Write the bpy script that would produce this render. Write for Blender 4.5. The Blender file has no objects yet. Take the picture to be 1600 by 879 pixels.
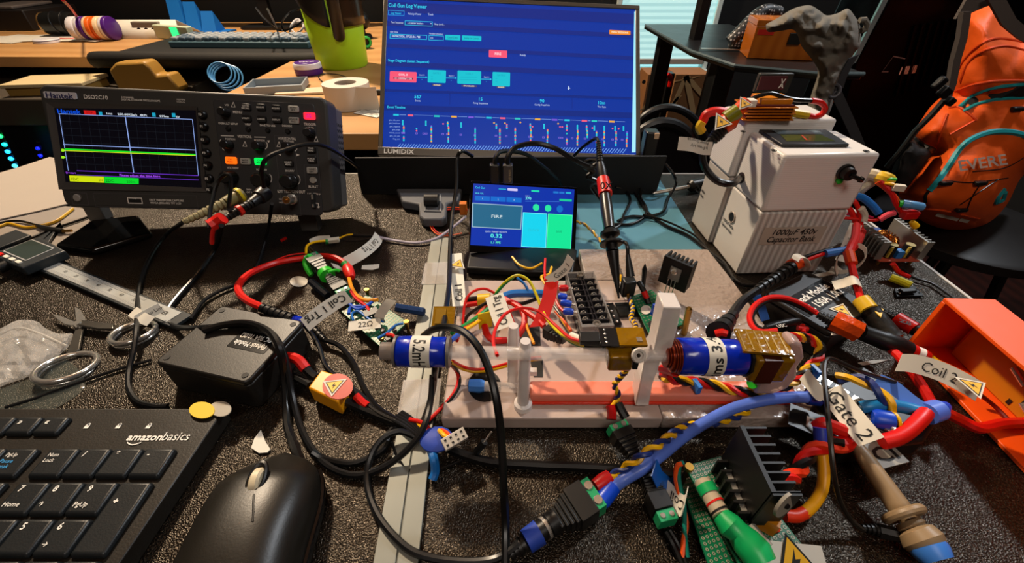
import bpy, math, random
from mathutils import Vector, Matrix, Euler
random.seed(7)
SC = bpy.context.scene; COL = SC.collection
PI = math.pi; ZD = 0.75            # desk top height
# ------------------------------------------------------------------ camera
F = 657.0; TH = math.atan(516/657.0); CT, ST = math.cos(TH), math.sin(TH); CH = 0.25
cam = bpy.data.cameras.new('camera'); cam.sensor_width = 36; cam.lens = F/1600*36
cam.clip_start = .01; cam.clip_end = 30
co = bpy.data.objects.new('camera', cam); COL.objects.link(co)
co.location = (0, 0, ZD+CH); co.rotation_euler = (PI/2-TH, 0, 0); SC.camera = co
SC.view_settings.view_transform = 'Standard'; SC.view_settings.look = 'None'
SC.view_settings.gamma = 1; SC.view_settings.use_curve_mapping = False
SC.view_settings.exposure = 0.0
# ------------------------------------------------------------------ world and lights
w = bpy.data.worlds.new('world'); SC.world = w; w.use_nodes = True
w.node_tree.nodes['Background'].inputs[0].default_value = (.5, .65, .8, 1)
w.node_tree.nodes['Background'].inputs[1].default_value = .6
def area(name, loc, target, size, power, col, shape='DISK', sy=None):
    l = bpy.data.lights.new(name, 'AREA'); l.shape = shape; l.size = size
    if sy: l.size_y = sy
    l.energy = power; l.color = col
    o = bpy.data.objects.new(name, l); COL.objects.link(o); o.location = loc
    o.rotation_euler = (Vector(target)-Vector(loc)).to_track_quat('-Z', 'Y').to_euler()
    return o
area('ceiling_light_warm', (-1.0, 1.72, 2.44), (-.15, .25, ZD), .14, 74, (1, .80, .58))
area('ceiling_light_right', (1.55, 1.25, 2.40), (.35, .25, ZD), .16, 26, (.88, .94, 1))
area('ceiling_light_room', (.15, -.75, 2.44), (.15, .6, ZD), .8, 15, (1, .90, .80))
area('added_ceiling_fill', (.0, .9, 1.85), (0, 1.0, 2.5), .5, 4, (1, .74, .50))  # unseen lamp added to brighten the ceiling that the desk reflects

# ------------------------------------------------------------------ pixel to place helpers
def ray(x, y):
    u = x-800; v = y-439.5
    return Vector((u, F*CT-v*ST, -F*ST-v*CT))
def P(x, y, h=0.0):                # point of the photograph at height h over the desk top
    r = ray(x, y); s = (h-CH)/r.z
    return Vector((r.x*s, r.y*s, h+ZD))
def D(x, y, Y):                    # point of the photograph at forward distance Y
    r = ray(x, y); s = Y/r.y
    return Vector((r.x*s, Y, ZD+CH+r.z*s))
# ------------------------------------------------------------------ materials
def lin(c):
    if isinstance(c, str):
        c = c.lstrip('#'); c = [int(c[i:i+2], 16)/255 for i in (0, 2, 4)]
    return [(v/12.92 if v <= .04045 else ((v+.055)/1.055)**2.4) for v in c]
_M = {}
def mat(name, col='#808080', rough=.5, metal=0, emit=0, trans=0, alpha=1, bump=None, var=0, varscale=30, ior=1.45, coat=0, ecol=None, sss=0):
    if name in _M: return _M[name]
    m = bpy.data.materials.new(name); m.use_nodes = True; nt = m.node_tree; N = nt.nodes; L = nt.links
    b = N['Principled BSDF']; c = lin(col)
    b.inputs['Base Color'].default_value = (*c, 1); b.inputs['Roughness'].default_value = rough
    b.inputs['Metallic'].default_value = metal; b.inputs['IOR'].default_value = ior
    b.inputs['Transmission Weight'].default_value = trans; b.inputs['Alpha'].default_value = alpha
    b.inputs['Coat Weight'].default_value = coat
    if sss: b.inputs['Subsurface Weight'].default_value = sss; b.inputs['Subsurface Radius'].default_value = (.01, .008, .006)
    if emit:
        e = lin(ecol or col); b.inputs['Emission Color'].default_value = (*e, 1); b.inputs['Emission Strength'].default_value = emit
    tc = N.new('ShaderNodeTexCoord')
    nz = N.new('ShaderNodeTexNoise'); nz.inputs['Scale'].default_value = varscale; nz.inputs['Detail'].default_value = 4
    L.new(tc.outputs['Object'], nz.inputs['Vector'])
    if var:
        mx = N.new('ShaderNodeMix'); mx.data_type = 'RGBA'; L.new(nz.outputs['Fac'], mx.inputs[0])
        mx.inputs[6].default_value = (*[v*(1-var) for v in c], 1); mx.inputs[7].default_value = (*[min(1, v*(1+var)) for v in c], 1)
        L.new(mx.outputs[2], b.inputs['Base Color'])
    if not emit:
        mr = N.new('ShaderNodeMapRange'); mr.inputs[3].default_value = max(0, rough-.05); mr.inputs[4].default_value = min(1, rough+.05)
        L.new(nz.outputs['Fac'], mr.inputs[0]); L.new(mr.outputs[0], b.inputs['Roughness'])
    if bump:
        n2 = N.new('ShaderNodeTexNoise'); n2.inputs['Scale'].default_value = bump[0]; n2.inputs['Detail'].default_value = 2
        L.new(tc.outputs['Object'], n2.inputs['Vector'])
        bp = N.new('ShaderNodeBump'); bp.inputs['Strength'].default_value = bump[1]; bp.inputs['Distance'].default_value = bump[2] if len(bump) > 2 else .001
        L.new(n2.outputs['Fac'], bp.inputs['Height']); L.new(bp.outputs[0], b.inputs['Normal'])
    _M[name] = m; return m
def glow(col, s=1.0):              # a lit pixel colour of a screen or lamp
    k = 'lit_%s_%.1f' % (col.strip('#'), s)
    if k not in _M:
        m = mat(k, '#050505', .25, emit=s, ecol=col)
    return _M[k]
def wavemat(name, c1, c2, scale, axis='Z', rough=.5, bump=.3, dist=.0005, distort=0, ior=1.45):
    if name in _M: return _M[name]
    m = mat(name, c1, rough, ior=ior); nt = m.node_tree; N = nt.nodes; L = nt.links; b = N['Principled BSDF']
    tc = N.new('ShaderNodeTexCoord'); wv = N.new('ShaderNodeTexWave'); wv.bands_direction = axis
    wv.inputs['Scale'].default_value = scale; wv.inputs['Distortion'].default_value = distort; wv.inputs['Detail'].default_value = 2
    L.new(tc.outputs['Object'], wv.inputs['Vector'])
    mx = N.new('ShaderNodeMix'); mx.data_type = 'RGBA'; L.new(wv.outputs['Fac'], mx.inputs[0])
    mx.inputs[6].default_value = (*lin(c1), 1); mx.inputs[7].default_value = (*lin(c2), 1)
    L.new(mx.outputs[2], b.inputs['Base Color'])
    bp = N.new('ShaderNodeBump'); bp.inputs['Strength'].default_value = bump; bp.inputs['Distance'].default_value = dist
    L.new(wv.outputs['Fac'], bp.inputs['Height']); L.new(bp.outputs[0], b.inputs['Normal'])
    return m
BLK = mat('black_plastic', '#0e0e0e', .4)
RUB = mat('black_cable_rubber', '#0a0a0b', .3)
RUB2 = mat('grey_cable_rubber', '#101113', .32)
SATIN = mat('charcoal_plastic', '#26262a', .45, var=.1)
WHT = mat('white_print', '#e8e4dc', .6)
PAPER = mat('label_paper', '#d9d4c6', .7, var=.04)
RED = mat('red_insulation', '#d01208', .4); YEL = mat('yellow_insulation', '#e8b000', .4)
ORG = mat('orange_insulation', '#e05010', .4); GRN = mat('green_insulation', '#1d8a3c', .4)
BLU = mat('blue_insulation', '#1450c0', .4); PUR = mat('navy_insulation', '#1c1c50', .4)
WIREBLK = mat('black_insulation', '#0c0c0c', .35)
STEEL = mat('polished_steel', '#c4c0b8', .22, .75); BRASS = mat('brass', '#b08840', .3, 1)
ALU = mat('brushed_aluminium', '#b4b2ac', .35, 1)
SHR = mat('blue_heat_shrink', '#1868b8', .35, ior=1.5); INK = mat('black_ink', '#080808', .6)
PCB = mat('green_circuit_board', '#0c6a44', .35, var=.15, varscale=200)
TERM = mat('green_terminal_plastic', '#18915c', .4)
KAP = mat('amber_polyimide_tape', '#8a6208', .16, trans=.15, var=.3, varscale=90, bump=(120, .6, .002))
TAPE = mat('blue_electrical_tape', '#0628b0', .2, bump=(90, .5, .0015), ior=1.55, var=.15)
YSIGN = mat('warning_yellow', '#f0b414', .5)
CLR = mat('clear_acrylic', '#f4f0ec', .06, trans=.92, ior=1.4)
# ------------------------------------------------------------------ mesh builder
_TX = {}
def text_data(s, bold=False):
    k = (s, bold)
    if k in _TX: return _TX[k]
    c = bpy.data.curves.new('t', 'FONT'); c.body = s; c.size = 1; c.resolution_u = 2; c.fill_mode = 'FRONT'
    if bold: c.offset = .018
    o = bpy.data.objects.new('t', c); COL.objects.link(o)
    dg = bpy.context.evaluated_depsgraph_get(); me = bpy.data.meshes.new_from_object(o.evaluated_get(dg))
    v = [tuple(p.co)[:2] for p in me.vertices]; f = [tuple(p.vertices) for p in me.polygons]
    bpy.data.objects.remove(o); bpy.data.curves.remove(c); bpy.data.meshes.remove(me)
    if not v: v = [(0, 0)]; f = []
    xs = [p[0] for p in v]; ys = [p[1] for p in v]
    _TX[k] = (v, f, min(xs), max(xs), min(ys), max(ys)); return _TX[k]
class MB:
    def __init__(s, m=None, T=None): s.v = []; s.f = []; s.mi = []; s.ms = []; s.T = T or Matrix(); s.m = None; s.use(m or BLK)
    def use(s, m):
        if m not in s.ms: s.ms.append(m)
        s.m = s.ms.index(m); return s
    def add(s, vs, fs, T=None):
        n = len(s.v); X = s.T @ T if T is not None else s.T
        s.v += [X @ Vector(p) for p in vs]
        for f in fs: s.f.append([n+i for i in f]); s.mi.append(s.m)
        return s
    def box(s, c, d, rz=0, R=None):
        x, y, z = d[0]/2, d[1]/2, d[2]/2
        T = Matrix.Translation(c) @ (R.to_4x4() if R else Matrix.Rotation(rz, 4, 'Z'))
        return s.add([(a*x, b*y, e*z) for a in (-1, 1) for b in (-1, 1) for e in (-1, 1)],
                     [(0, 1, 3, 2), (4, 6, 7, 5), (0, 4, 5, 1), (2, 3, 7, 6), (0, 2, 6, 4), (1, 5, 7, 3)], T)
    def bx(s, x0, x1, y0, y1, z0, z1): return s.box(((x0+x1)/2, (y0+y1)/2, (z0+z1)/2), (abs(x1-x0), abs(y1-y0), abs(z1-z0)))
    def prism(s, poly, z0, z1, T=None):
        n = len(poly); a = sum(poly[i][0]*poly[(i+1) % n][1]-poly[(i+1) % n][0]*poly[i][1] for i in range(n))
        if a < 0: poly = poly[::-1]
        vs = [(p[0], p[1], z0) for p in poly]+[(p[0], p[1], z1) for p in poly]
        fs = [tuple(range(n))[::-1], tuple(range(n, 2*n))]+[(i, (i+1) % n, n+(i+1) % n, n+i) for i in range(n)]
        return s.add(vs, fs, T)
    def rrect(s, x0, x1, y0, y1, r, z0, z1, n=4, T=None):
        pts = []
        for cx, cy, a0 in ((x1-r, y1-r, 0), (x0+r, y1-r, 90), (x0+r, y0+r, 180), (x1-r, y0+r, 270)):
            for i in range(n+1):
                a = math.radians(a0+90*i/n); pts.append((cx+r*math.cos(a), cy+r*math.sin(a)))
        return s.prism(pts, z0, z1, T)
    def cone(s, p0, p1, r0, r1=None, n=16, cap=True):
        return s.lathe(p0, p1, [(0, r0), (1, r0 if r1 is None else r1)], n, cap)
    def lathe(s, p0, p1, prof, n=20, cap=True):     # prof: (t along p0-p1, radius)
        p0 = Vector(p0); p1 = Vector(p1); d = p1-p0; q = d.to_track_quat('Z', 'Y').to_matrix()
        vs = []; fs = []
        for t, r in prof:
            for i in range(n):
                a = 2*PI*i/n; vs.append(p0+d*t+q @ Vector((r*math.cos(a), r*math.sin(a), 0)))
        for k in range(len(prof)-1):
            for i in range(n):
                j = (i+1) % n; fs.append((k*n+i, k*n+j, (k+1)*n+j, (k+1)*n+i))
        if cap:
            if prof[0][1] > 1e-6: fs.append(tuple(range(n))[::-1])
            if prof[-1][1] > 1e-6: fs.append(tuple(range((len(prof)-1)*n, len(prof)*n)))
        return s.add(vs, fs)
    def ball(s, c, r, n=12, sq=(1, 1, 1)):
        vs = []; fs = []; m = n//2
        for k in range(m+1):
            b = PI*k/m
            for i in range(n):
                a = 2*PI*i/n; vs.append((c[0]+r*sq[0]*math.sin(b)*math.cos(a), c[1]+r*sq[1]*math.sin(b)*math.sin(a), c[2]-r*sq[2]*math.cos(b)))
        for k in range(m):
            for i in range(n):
                j = (i+1) % n; fs.append((k*n+i, k*n+j, (k+1)*n+j, (k+1)*n+i))
        return s.add(vs, fs)
    def torus(s, c, R, r, nrm=(0, 0, 1), n=32, k=8, sx=1, sy=1):
        q = Vector(nrm).to_track_quat('Z', 'Y').to_matrix(); vs = []; fs = []
        for i in range(n):
            a = 2*PI*i/n
            for j in range(k):
                b = 2*PI*j/k; rr = R+r*math.cos(b)
                vs.append(Vector(c)+q @ Vector((rr*sx*math.cos(a), rr*sy*math.sin(a), r*math.sin(b))))
        for i in range(n):
            for j in range(k):
                fs.append((i*k+j, ((i+1) % n)*k+j, ((i+1) % n)*k+(j+1) % k, i*k+(j+1) % k))
        return s.add(vs, fs)
    def tube(s, pts, r, n=8, radii=None, cap=True):
        pts = [Vector(p) for p in pts]; N = len(pts); vs = []; fs = []; up = None
        for i, p in enumerate(pts):
            d = (pts[min(i+1, N-1)]-pts[max(i-1, 0)])
            if d.length < 1e-9: d = Vector((1, 0, 0))
            d.normalize()
            if up is None: up = d.orthogonal().normalized()
            else:
                up = up-d*up.dot(d)
                up = up.normalized() if up.length > 1e-6 else d.orthogonal().normalized()
            sd = d.cross(up); rr = radii[i] if radii else r
            for k in range(n):
                a = 2*PI*k/n; vs.append(p+up*rr*math.cos(a)+sd*rr*math.sin(a))
        for i in range(N-1):
            for k in range(n):
                j = (k+1) % n; fs.append((i*n+k, i*n+j, (i+1)*n+j, (i+1)*n+k))
        if cap: fs.append(tuple(range(n))[::-1]); fs.append(tuple(range((N-1)*n, N*n)))
        return s.add(vs, fs)
    def rect(s, x0, x1, y0, y1, z=0): return s.add([(x0, y0, z), (x1, y0, z), (x1, y1, z), (x0, y1, z)], [(0, 1, 2, 3)])
    def ribbon(s, pts, wdir, w, t=.0004):           # a thin strip of paper or tape with thickness t
        pts = [Vector(p) for p in pts]; W = Vector(wdir).normalized()*w/2; vs = []; fs = []; N = len(pts)
        for i, p in enumerate(pts):
            d = (pts[min(i+1, N-1)]-pts[max(i-1, 0)]).normalized(); nn = d.cross(W).normalized()*t/2
            vs += [p-W-nn, p+W-nn, p+W+nn, p-W+nn]
        for i in range(N-1):
            for k in range(4): fs.append((i*4+k, i*4+(k+1) % 4, i*4+4+(k+1) % 4, i*4+4+k))
        fs += [(3, 2, 1, 0), (N*4-4, N*4-3, N*4-2, N*4-1)]
        return s.add(vs, fs)
    def text(s, st, x, y, h=None, w=None, z=0, al='l', bold=False, rot=0, skew=0):   # in the XY plane; (x, y) is the baseline start, centre or end
        v, f, x0, x1, y0, y1 = text_data(st, bold)
        hh = .72; sy = (h/hh) if h else (w/(x1-x0)); sx = (w/(x1-x0)) if w else sy
        ox = {'l': x0, 'c': (x0+x1)/2, 'r': x1}[al]; c, q = math.cos(rot), math.sin(rot)
        out = []
        for a, b in v:
            X = (a-ox)*sx+b*sy*skew; Y = b*sy; out.append((x+X*c-Y*q, y+X*q+Y*c, z))
        return s.add(out, f)
    def build(s, name, parent=None, label=None, bev=0, seg=2, smooth=35, sub=0, kind=None, cat=None, group=None, origin=None, solid=0):
        me = bpy.data.meshes.new(name); o0 = Vector(origin) if origin is not None else Vector((0, 0, 0))
        me.from_pydata([tuple(p-o0) for p in s.v], [], s.f)
        for m in s.ms: me.materials.append(m)
        for p, i in zip(me.polygons, s.mi): p.material_index = i
        if smooth:
            me.polygons.foreach_set('use_smooth', [True]*len(me.polygons))
            try: me.set_sharp_from_angle(angle=math.radians(smooth))
            except Exception: pass
        me.update(); o = bpy.data.objects.new(name, me); COL.objects.link(o); o.location = o0
        if parent: o.parent = parent
        if solid: q = o.modifiers.new('s', 'SOLIDIFY'); q.thickness = solid; q.offset = 0
        if bev: q = o.modifiers.new('b', 'BEVEL'); q.width = bev; q.segments = seg; q.limit_method = 'ANGLE'; q.angle_limit = .7
        if sub: q = o.modifiers.new('u', 'SUBSURF'); q.levels = sub; q.render_levels = sub
        if label: o['label'] = label
        if kind: o['kind'] = kind
        if cat: o['category'] = cat
        if group: o['group'] = group
        return o
def thing(name, label, cat, loc=(0, 0, 0), rot=(0, 0, 0), group=None):
    o = bpy.data.objects.new(name, None); COL.objects.link(o); o.location = loc; o.rotation_euler = rot
    o.empty_display_size = .01; o['label'] = label; o['category'] = cat
    if group: o['group'] = group
    return o
def frame(o, x, y):                # matrix from an origin and two directions in the plane
    X = Vector(x).normalized(); Z = X.cross(Vector(y)).normalized(); Y = Z.cross(X)
    m = Matrix((X, Y, Z)).transposed().to_4x4(); m.translation = Vector(o); return m
def spline(pts, k=6):
    pts = [Vector(p) for p in pts]
    if len(pts) < 3: return [pts[0].lerp(pts[-1], i/k) for i in range(k+1)]
    q = [pts[0]*2-pts[1]]+pts+[pts[-1]*2-pts[-2]]; out = []
    for i in range(1, len(q)-2):
        a, b, c, d = q[i-1:i+3]
        for j in range(k):
            t = j/k; out.append(.5*((2*b)+(c-a)*t+(2*a-5*b+4*c-d)*t*t+(3*b-a-3*c+d)*t*t*t))
    out.append(pts[-1]); return out
def px(pts): return [P(*p) if len(p) == 3 else P(p[0], p[1], .003) for p in pts]
def cable(name, label, cat, pts, r, m, parent=None, group=None, n=8, k=6, raw=False):
    W = pts if raw else px(pts); b = MB(m); b.tube(spline(W, k), r, n)
    if parent: return b.build(name, parent, label)
    return b.build(name, None, label, cat=cat, group=group, origin=W[0])
def twisted(name, label, cat, pts, r, ms, turns=None, pitch=.012, rr=None, parent=None, k=8):
    W = px(pts); S = spline(W, k); t = parent or thing(name, label, cat, W[0])
    Lc = [0]
    for i in range(1, len(S)): Lc.append(Lc[-1]+(S[i]-S[i-1]).length)
    N = max(20, int(Lc[-1]/pitch*10)); R2 = []
    def at(d):
        for i in range(1, len(S)):
            if Lc[i] >= d or i == len(S)-1:
                f = (d-Lc[i-1])/max(1e-9, Lc[i]-Lc[i-1]); return S[i-1].lerp(S[i], min(1, max(0, f)))
    C = [at(Lc[-1]*i/N) for i in range(N+1)]; org = Vector() if parent else W[0]
    for q, m in enumerate(ms):
        out = []; up = None
        for i, p in enumerate(C):
            d = (C[min(i+1, N)]-C[max(i-1, 0)]).normalized()
            up = d.orthogonal().normalized() if up is None else (up-d*up.dot(d)).normalized()
            sd = d.cross(up); a = 2*PI*(Lc[-1]*i/N/pitch+q/len(ms)); e = (rr or r)
            out.append(p+up*e*math.cos(a)+sd*e*math.sin(a)-org)
        b = MB(m); b.tube(out, r, 7); b.build('wire_strand', t, None)
    return t
def flag(parent, org, pts, wdir, w, txt=None, th=None, side=1, m=None, tw=None, toff=.0, tri=False, flip=False, bold=False):
    """paper cable label: pts run along the writing; children of the cable"""
    S = spline(pts, 5); wdir = (Vector((0, -.05, ZD+CH+.1))-S[len(S)//2]).normalized().cross((S[-1]-S[0]).normalized())
    b = MB(m or PAPER); b.ribbon([p-org for p in S], wdir, w, .0004)
    lb = b.build('cable_label', parent, 'folded paper label' if not txt else 'paper label lettered %s' % txt.replace('\n', ' '))
    if txt:
        # lay the letters along the strip
        v, f, x0, x1, y0, y1 = text_data(txt, bold); L = [0]
        for i in range(1, len(S)): L.append(L[-1]+(S[i]-S[i-1]).length)
        hgt = th or w*.6; sy = hgt/.72; wid = tw or (x1-x0)*sy; sx = wid/(x1-x0); W = Vector(wdir).normalized()
        st = toff if toff else (L[-1]-wid)/2; vs = []
        for a, c in v:
            dd = st+(a-x0)*sx
            if flip: dd = L[-1]-dd
            i = 1
            while i < len(S)-1 and L[i] < dd: i += 1
            f2 = (dd-L[i-1])/max(1e-9, L[i]-L[i-1]); p = S[i-1].lerp(S[i], f2); d = (S[i]-S[i-1]).normalized()
            nn = d.cross(W).normalized()
            if nn.dot(Vector((0, 0, ZD+CH))-p) < 0: nn = -nn
            yy = (c*sy-hgt*.5)*(-1 if flip else 1)
            vs.append(p+W*yy+nn*.0005-org)
        q = MB(INK); q.add(vs, f); q.build('lettering', lb, None, smooth=0)
    return lb
def warning(b, x, y, s, z=0, rot=0, cream=True):     # high voltage triangle in the XY plane of b, s = side
    def tri(k, m, zz):
        b.use(m); h = s*k*.577; b.add([(x+h*math.cos(rot+PI/2+i*2*PI/3), y+h*math.sin(rot+PI/2+i*2*PI/3), zz) for i in range(3)], [(0, 1, 2)])
    if cream: tri(1.28, PAPER, z)
    tri(1.0, INK, z+.0001); tri(.84, YSIGN, z+.0002)
    b.use(INK); c, q = math.cos(rot), math.sin(rot)
    bolt = [(.06, .26), (-.11, -.02), (.0, -.02), (-.05, -.2), (.12, .06), (.01, .06)]
    pts = [(x+(a*s)*c-(e*s)*q, y+(a*s)*q+(e*s)*c, z+.0003) for a, e in bolt]
    b.add(pts, [(0, 1, 2, 5), (2, 3, 4, 5)])
# ================================================================== THE ROOM
def struct(name, b, **k): return b.build(name, None, kind='structure', **k)
FLM = wavemat('dark_floor_boards', '#1c0907', '#2a0e0a', 6, 'X', .4, .1)
struct('floor', MB(FLM).bx(-2.4, 2.2, -1.3, 2.4, -.05, 0))
CEIL = mat('ceiling_paint', '#b08a68', .8)
struct('ceiling', MB(CEIL).bx(-2.4, 2.2, -1.3, 2.4, 2.5, 2.55))
DKW = mat('dark_wall_panelling', '#08090c', .7)
b = MB(DKW)      # back wall with the window opening x .479 .. .95, z .55 .. 2.02
b.bx(-2.4, .479, 2.3, 2.4, 0, 2.08).bx(.955, 2.2, 2.3, 2.4, 0, 2.08).bx(.479, .955, 2.3, 2.4, 0, .52).bx(.479, .955, 2.3, 2.4, 2.02, 2.08)
b.use(CEIL).bx(-2.4, 2.2, 2.3, 2.4, 2.08, 2.5); struct('wall_back', b)
struct('wall_left', MB(DKW).bx(-2.4, -2.3, -1.3, 2.3, 0, 2.5))
struct('wall_right', MB(DKW).bx(2.1, 2.2, -1.3, 2.3, 0, 2.5))
struct('wall_front', MB(mat('room_wall_paint', '#4a3a2e', .8)).bx(-2.3, 2.1, -1.3, -1.2, 0, 2.5))
struct('baseboard_back', MB(mat('baseboard_paint', '#101012', .5)).bx(-2.3, 2.1, 2.28, 2.3, 0, .1))
# window with a pleated shade
wf = mat('window_frame_paint', '#c9d6d4', .5)
b = MB(wf); b.bx(.479, .50, 2.27, 2.34, .52, 2.02).bx(.934, .955, 2.27, 2.34, .52, 2.02).bx(.479, .955, 2.27, 2.34, 2.0, 2.02)
b.bx(.479, .955, 2.24, 2.34, .52, .545)
wo = struct('window_1', b, bev=.003)
g = MB(mat('window_daylight_glass', '#cfe8ea', .1, emit=.9, ecol='#9fd2d6')); g.bx(.50, .934, 2.325, 2.33, .545, 2.0); g.build('pane', wo)
sh = mat('pleated_shade_lit_by_daylight', '#b8d4d2', .8, emit=.75, ecol='#a4dadc')
b = MB(sh); pts = []
n = 55; z0, z1 = .585, 1.99
for i in range(2*n+1): pts.append((2.285+(.0012 if i % 2 else -.0012), z0+(z1-z0)*i/(2*n)))
vs = [(x, y, z) for (y, z) in pts for x in (.503, .931)]
b.add(vs, [(2*i, 2*i+1, 2*i+3, 2*i+2) for i in range(len(pts)-1)]); so = b.build('pleated_shade', wo, smooth=0, solid=.002)
MB(mat('shade_rail_taupe', '#8d8178', .5)).bx(.503, .931, 2.268, 2.298, .565, .588).build('shade_bottom_rail', wo, bev=.003)
MB(mat('clear_handle', '#d5dfe0', .2)).bx(.70, .745, 2.255, 2.27, .57, .582).build('shade_pull', wo, bev=.003)

# ================================================================== DESKS
def desktop_material():
    m = bpy.data.materials.new('black_textured_desk_top'); m.use_nodes = True; nt = m.node_tree; N = nt.nodes; L = nt.links; b = N['Principled BSDF']
    tc = N.new('ShaderNodeTexCoord'); n = N.new('ShaderNodeTexNoise'); n.inputs['Scale'].default_value = 1350; n.inputs['Detail'].default_value = 0.5
    n3 = N.new('ShaderNodeTexNoise'); n3.inputs['Scale'].default_value = 1100; n3.inputs['Detail'].default_value = 2
    bp = N.new('ShaderNodeBump'); bp.inputs['Strength'].default_value = .8; bp.inputs['Distance'].default_value = .0008
    L.new(tc.outputs['Object'], n.inputs['Vector']); L.new(tc.outputs['Object'], n3.inputs['Vector'])
    L.new(n.outputs['Fac'], bp.inputs['Height']); L.new(bp.outputs[0], b.inputs['Normal'])
    mx = N.new('ShaderNodeMix'); mx.data_type = 'RGBA'; mr = N.new('ShaderNodeMapRange'); mr.inputs[1].default_value = .52; mr.inputs[2].default_value = .72; L.new(n3.outputs['Fac'], mr.inputs[0]); L.new(mr.outputs[0], mx.inputs[0])
    mx.inputs[6].default_value = (.002, .0018, .0016, 1); mx.inputs[7].default_value = (.044, .030, .018, 1); L.new(mx.outputs[2], b.inputs['Base Color'])  # brown flecks in the base colour imitate lamplight glinting on the texture
    b.inputs['Roughness'].default_value = .28; b.inputs['IOR'].default_value = 1.48; b.inputs['Specular Tint'].default_value = (1, .84, .66, 1)
    return m
dk = thing('desk', 'black desk with sparkling textured top and pale edge band carrying the whole test setup', 'desk', (0, 0, 0))
MB(desktop_material()).bx(-1.05, .418, -.18, .565, ZD-.025, ZD).build('desk_top', dk)
eb = mat('pale_edge_band', '#b9b6b0', .4)
MB(eb).bx(.418, .421, -.18, .568, ZD-.025, ZD+.0005).bx(-1.05, .4179, .5655, .5685, ZD-.025, ZD+.0005).build('edge_band', dk, 'pale grey edge band')
for x in (-1.0, .37):
    for y in (-.13, .52): MB(BLK).bx(x-.02, x+.02, y-.02, y+.02, 0, ZD-.0255).build('leg', dk, bev=.002)
MB(mat('teal_sheet_surface', '#4d8094', .5, var=.05)).rrect(.052, .205, .3585, .563, .006, ZD+.0001, ZD+.0008).build('teal_sheet', None, 'flat teal blue sheet between the big monitor stand and the capacitor bank', cat='mat', origin=(.13, .46, ZD))  # thin teal sheet laid over the desk behind the rig base
WOOD = wavemat('beech_wood', '#b5854f', '#c2935c', 3, 'Y', .45, .05, .0003, 4)
wd = thing('wooden_desk', 'light beech desk top running along the back and coming forward behind the oscilloscope', 'desk', (0, 0, 0))
MB(WOOD).prism([(-2.15, 2.2), (-2.15, 1.43), (-.64, 1.40), (-.64, .735), (.12, .735), (.12, 2.2)], ZD-.03, ZD).build('desk_top', wd, bev=.002)
for x, y in ((-2.1, 1.5), (-2.1, 2.1), (-.6, .79), (.07, .79), (.07, 2.1)): MB(BLK).bx(x-.025, x+.025, y-.025, y+.025, 0, ZD-.0305).build('leg', wd, bev=.002)
W0 = .0005
def on(x, y, h=0): return P(x, y, h)
# black desk mat with a rolled front edge
b = MB(mat('desk_mat_cloth', '#0d0b09', .75, bump=(400, .3)))
b.rrect(-1.22, -.535, 1.40, 1.78, .03, ZD+W0, ZD+.006)
b.tube(spline([(-1.235, 1.385, ZD-.004), (-1.18, 1.375, ZD-.0), (-.9, 1.37, ZD-.002), (-.66, 1.365, ZD-.002), (-.52, 1.372, ZD-.0)], 8), .0215, 14)
b.build('desk_mat', None, 'thick black desk mat with rolled front edge under the blue grey keyboard', cat='desk mat', origin=(-.9, 1.5, ZD))
# far keyboard
kb = thing('mechanical_keyboard', 'blue grey mechanical keyboard with pale keys on the black desk mat at the back', 'keyboard', (-.86, 1.575, ZD+.0065), (0, 0, -.03))
kbm = mat('blue_grey_keyboard_case', '#3f5a66', .5); MB(kbm).prism([(-.23, -.065), (.22, -.065), (.22, .065), (-.23, .065)], 0, .018).build('case', kb, bev=.003)
km = mat('pale_grey_keycap', '#8d949a', .5); km2 = mat('slate_keycap', '#4c5d6c', .5)
for r in range(5):
    q = MB(km)
    for c in range(17):
        x = -.222+c*.0257; q.use(km2 if (c < 2 or c > 14 or r == 0) and (c+r) % 3 else km)
        q.prism([(x, -.058+r*.0235), (x+.021, -.058+r*.0235), (x+.021, -.038+r*.0235), (x, -.038+r*.0235)], .019, .03)
    q.build('key_row', kb, bev=.003, seg=1)
# things on the wooden desk --------------------------------------------------
b = MB(mat('dark_box', '#100c0c', .5)); b.bx(-2.12, -1.90, 1.93, 2.18, ZD+W0, ZD+.07)
b.use(mat('grey_box_lid', '#5c5450', .5)).prism([(-2.12, 1.95), (-1.95, 1.95), (-1.99, 2.18), (-2.12, 2.18)], ZD+.0702, ZD+.082)
b.build('storage_box', None, 'dark storage box with grey lid at the far left end of the wooden desk', cat='box', bev=.004, origin=(-2.05, 2.05, ZD))
b = MB(PAPER)
for i, (dx, r) in enumerate(((0, .1), (.05, -.2), (.1, .3), (.28, .05), (.33, -.3))): b.box((-1.84+dx, 1.72+.01*i, ZD+.0012+i*.0007), (.19, .16, .0006), r)
b.build('paper_sheets', None, 'loose white paper sheets under the tins on the wooden desk', cat='paper', origin=(-1.7, 1.75, ZD))
# black reel with gilt rim
t = thing('cable_reel', 'black round reel with gilt rim beside the stacked tins', 'reel', (-1.66, 1.80, ZD+.041))
MB(BLK).lathe((-.055, 0, 0), (.06, 0, 0), [(0, .033), (.2, .036), (.21, .036), (.9, .036), (1, .033)], 24).build('reel_body', t)
MB(mat('gilt', '#a07c4c', .3, .9)).torus((-.05, 0, 0), .031, .0045, (1, 0, 0)).build('rim', t); MB(RUB2).torus((.0, 0, 0), .037, .0025, (1, 0, .2)).torus((.03, 0, 0), .037, .0025, (1, .1, -.1)).build('winding', t)
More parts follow.
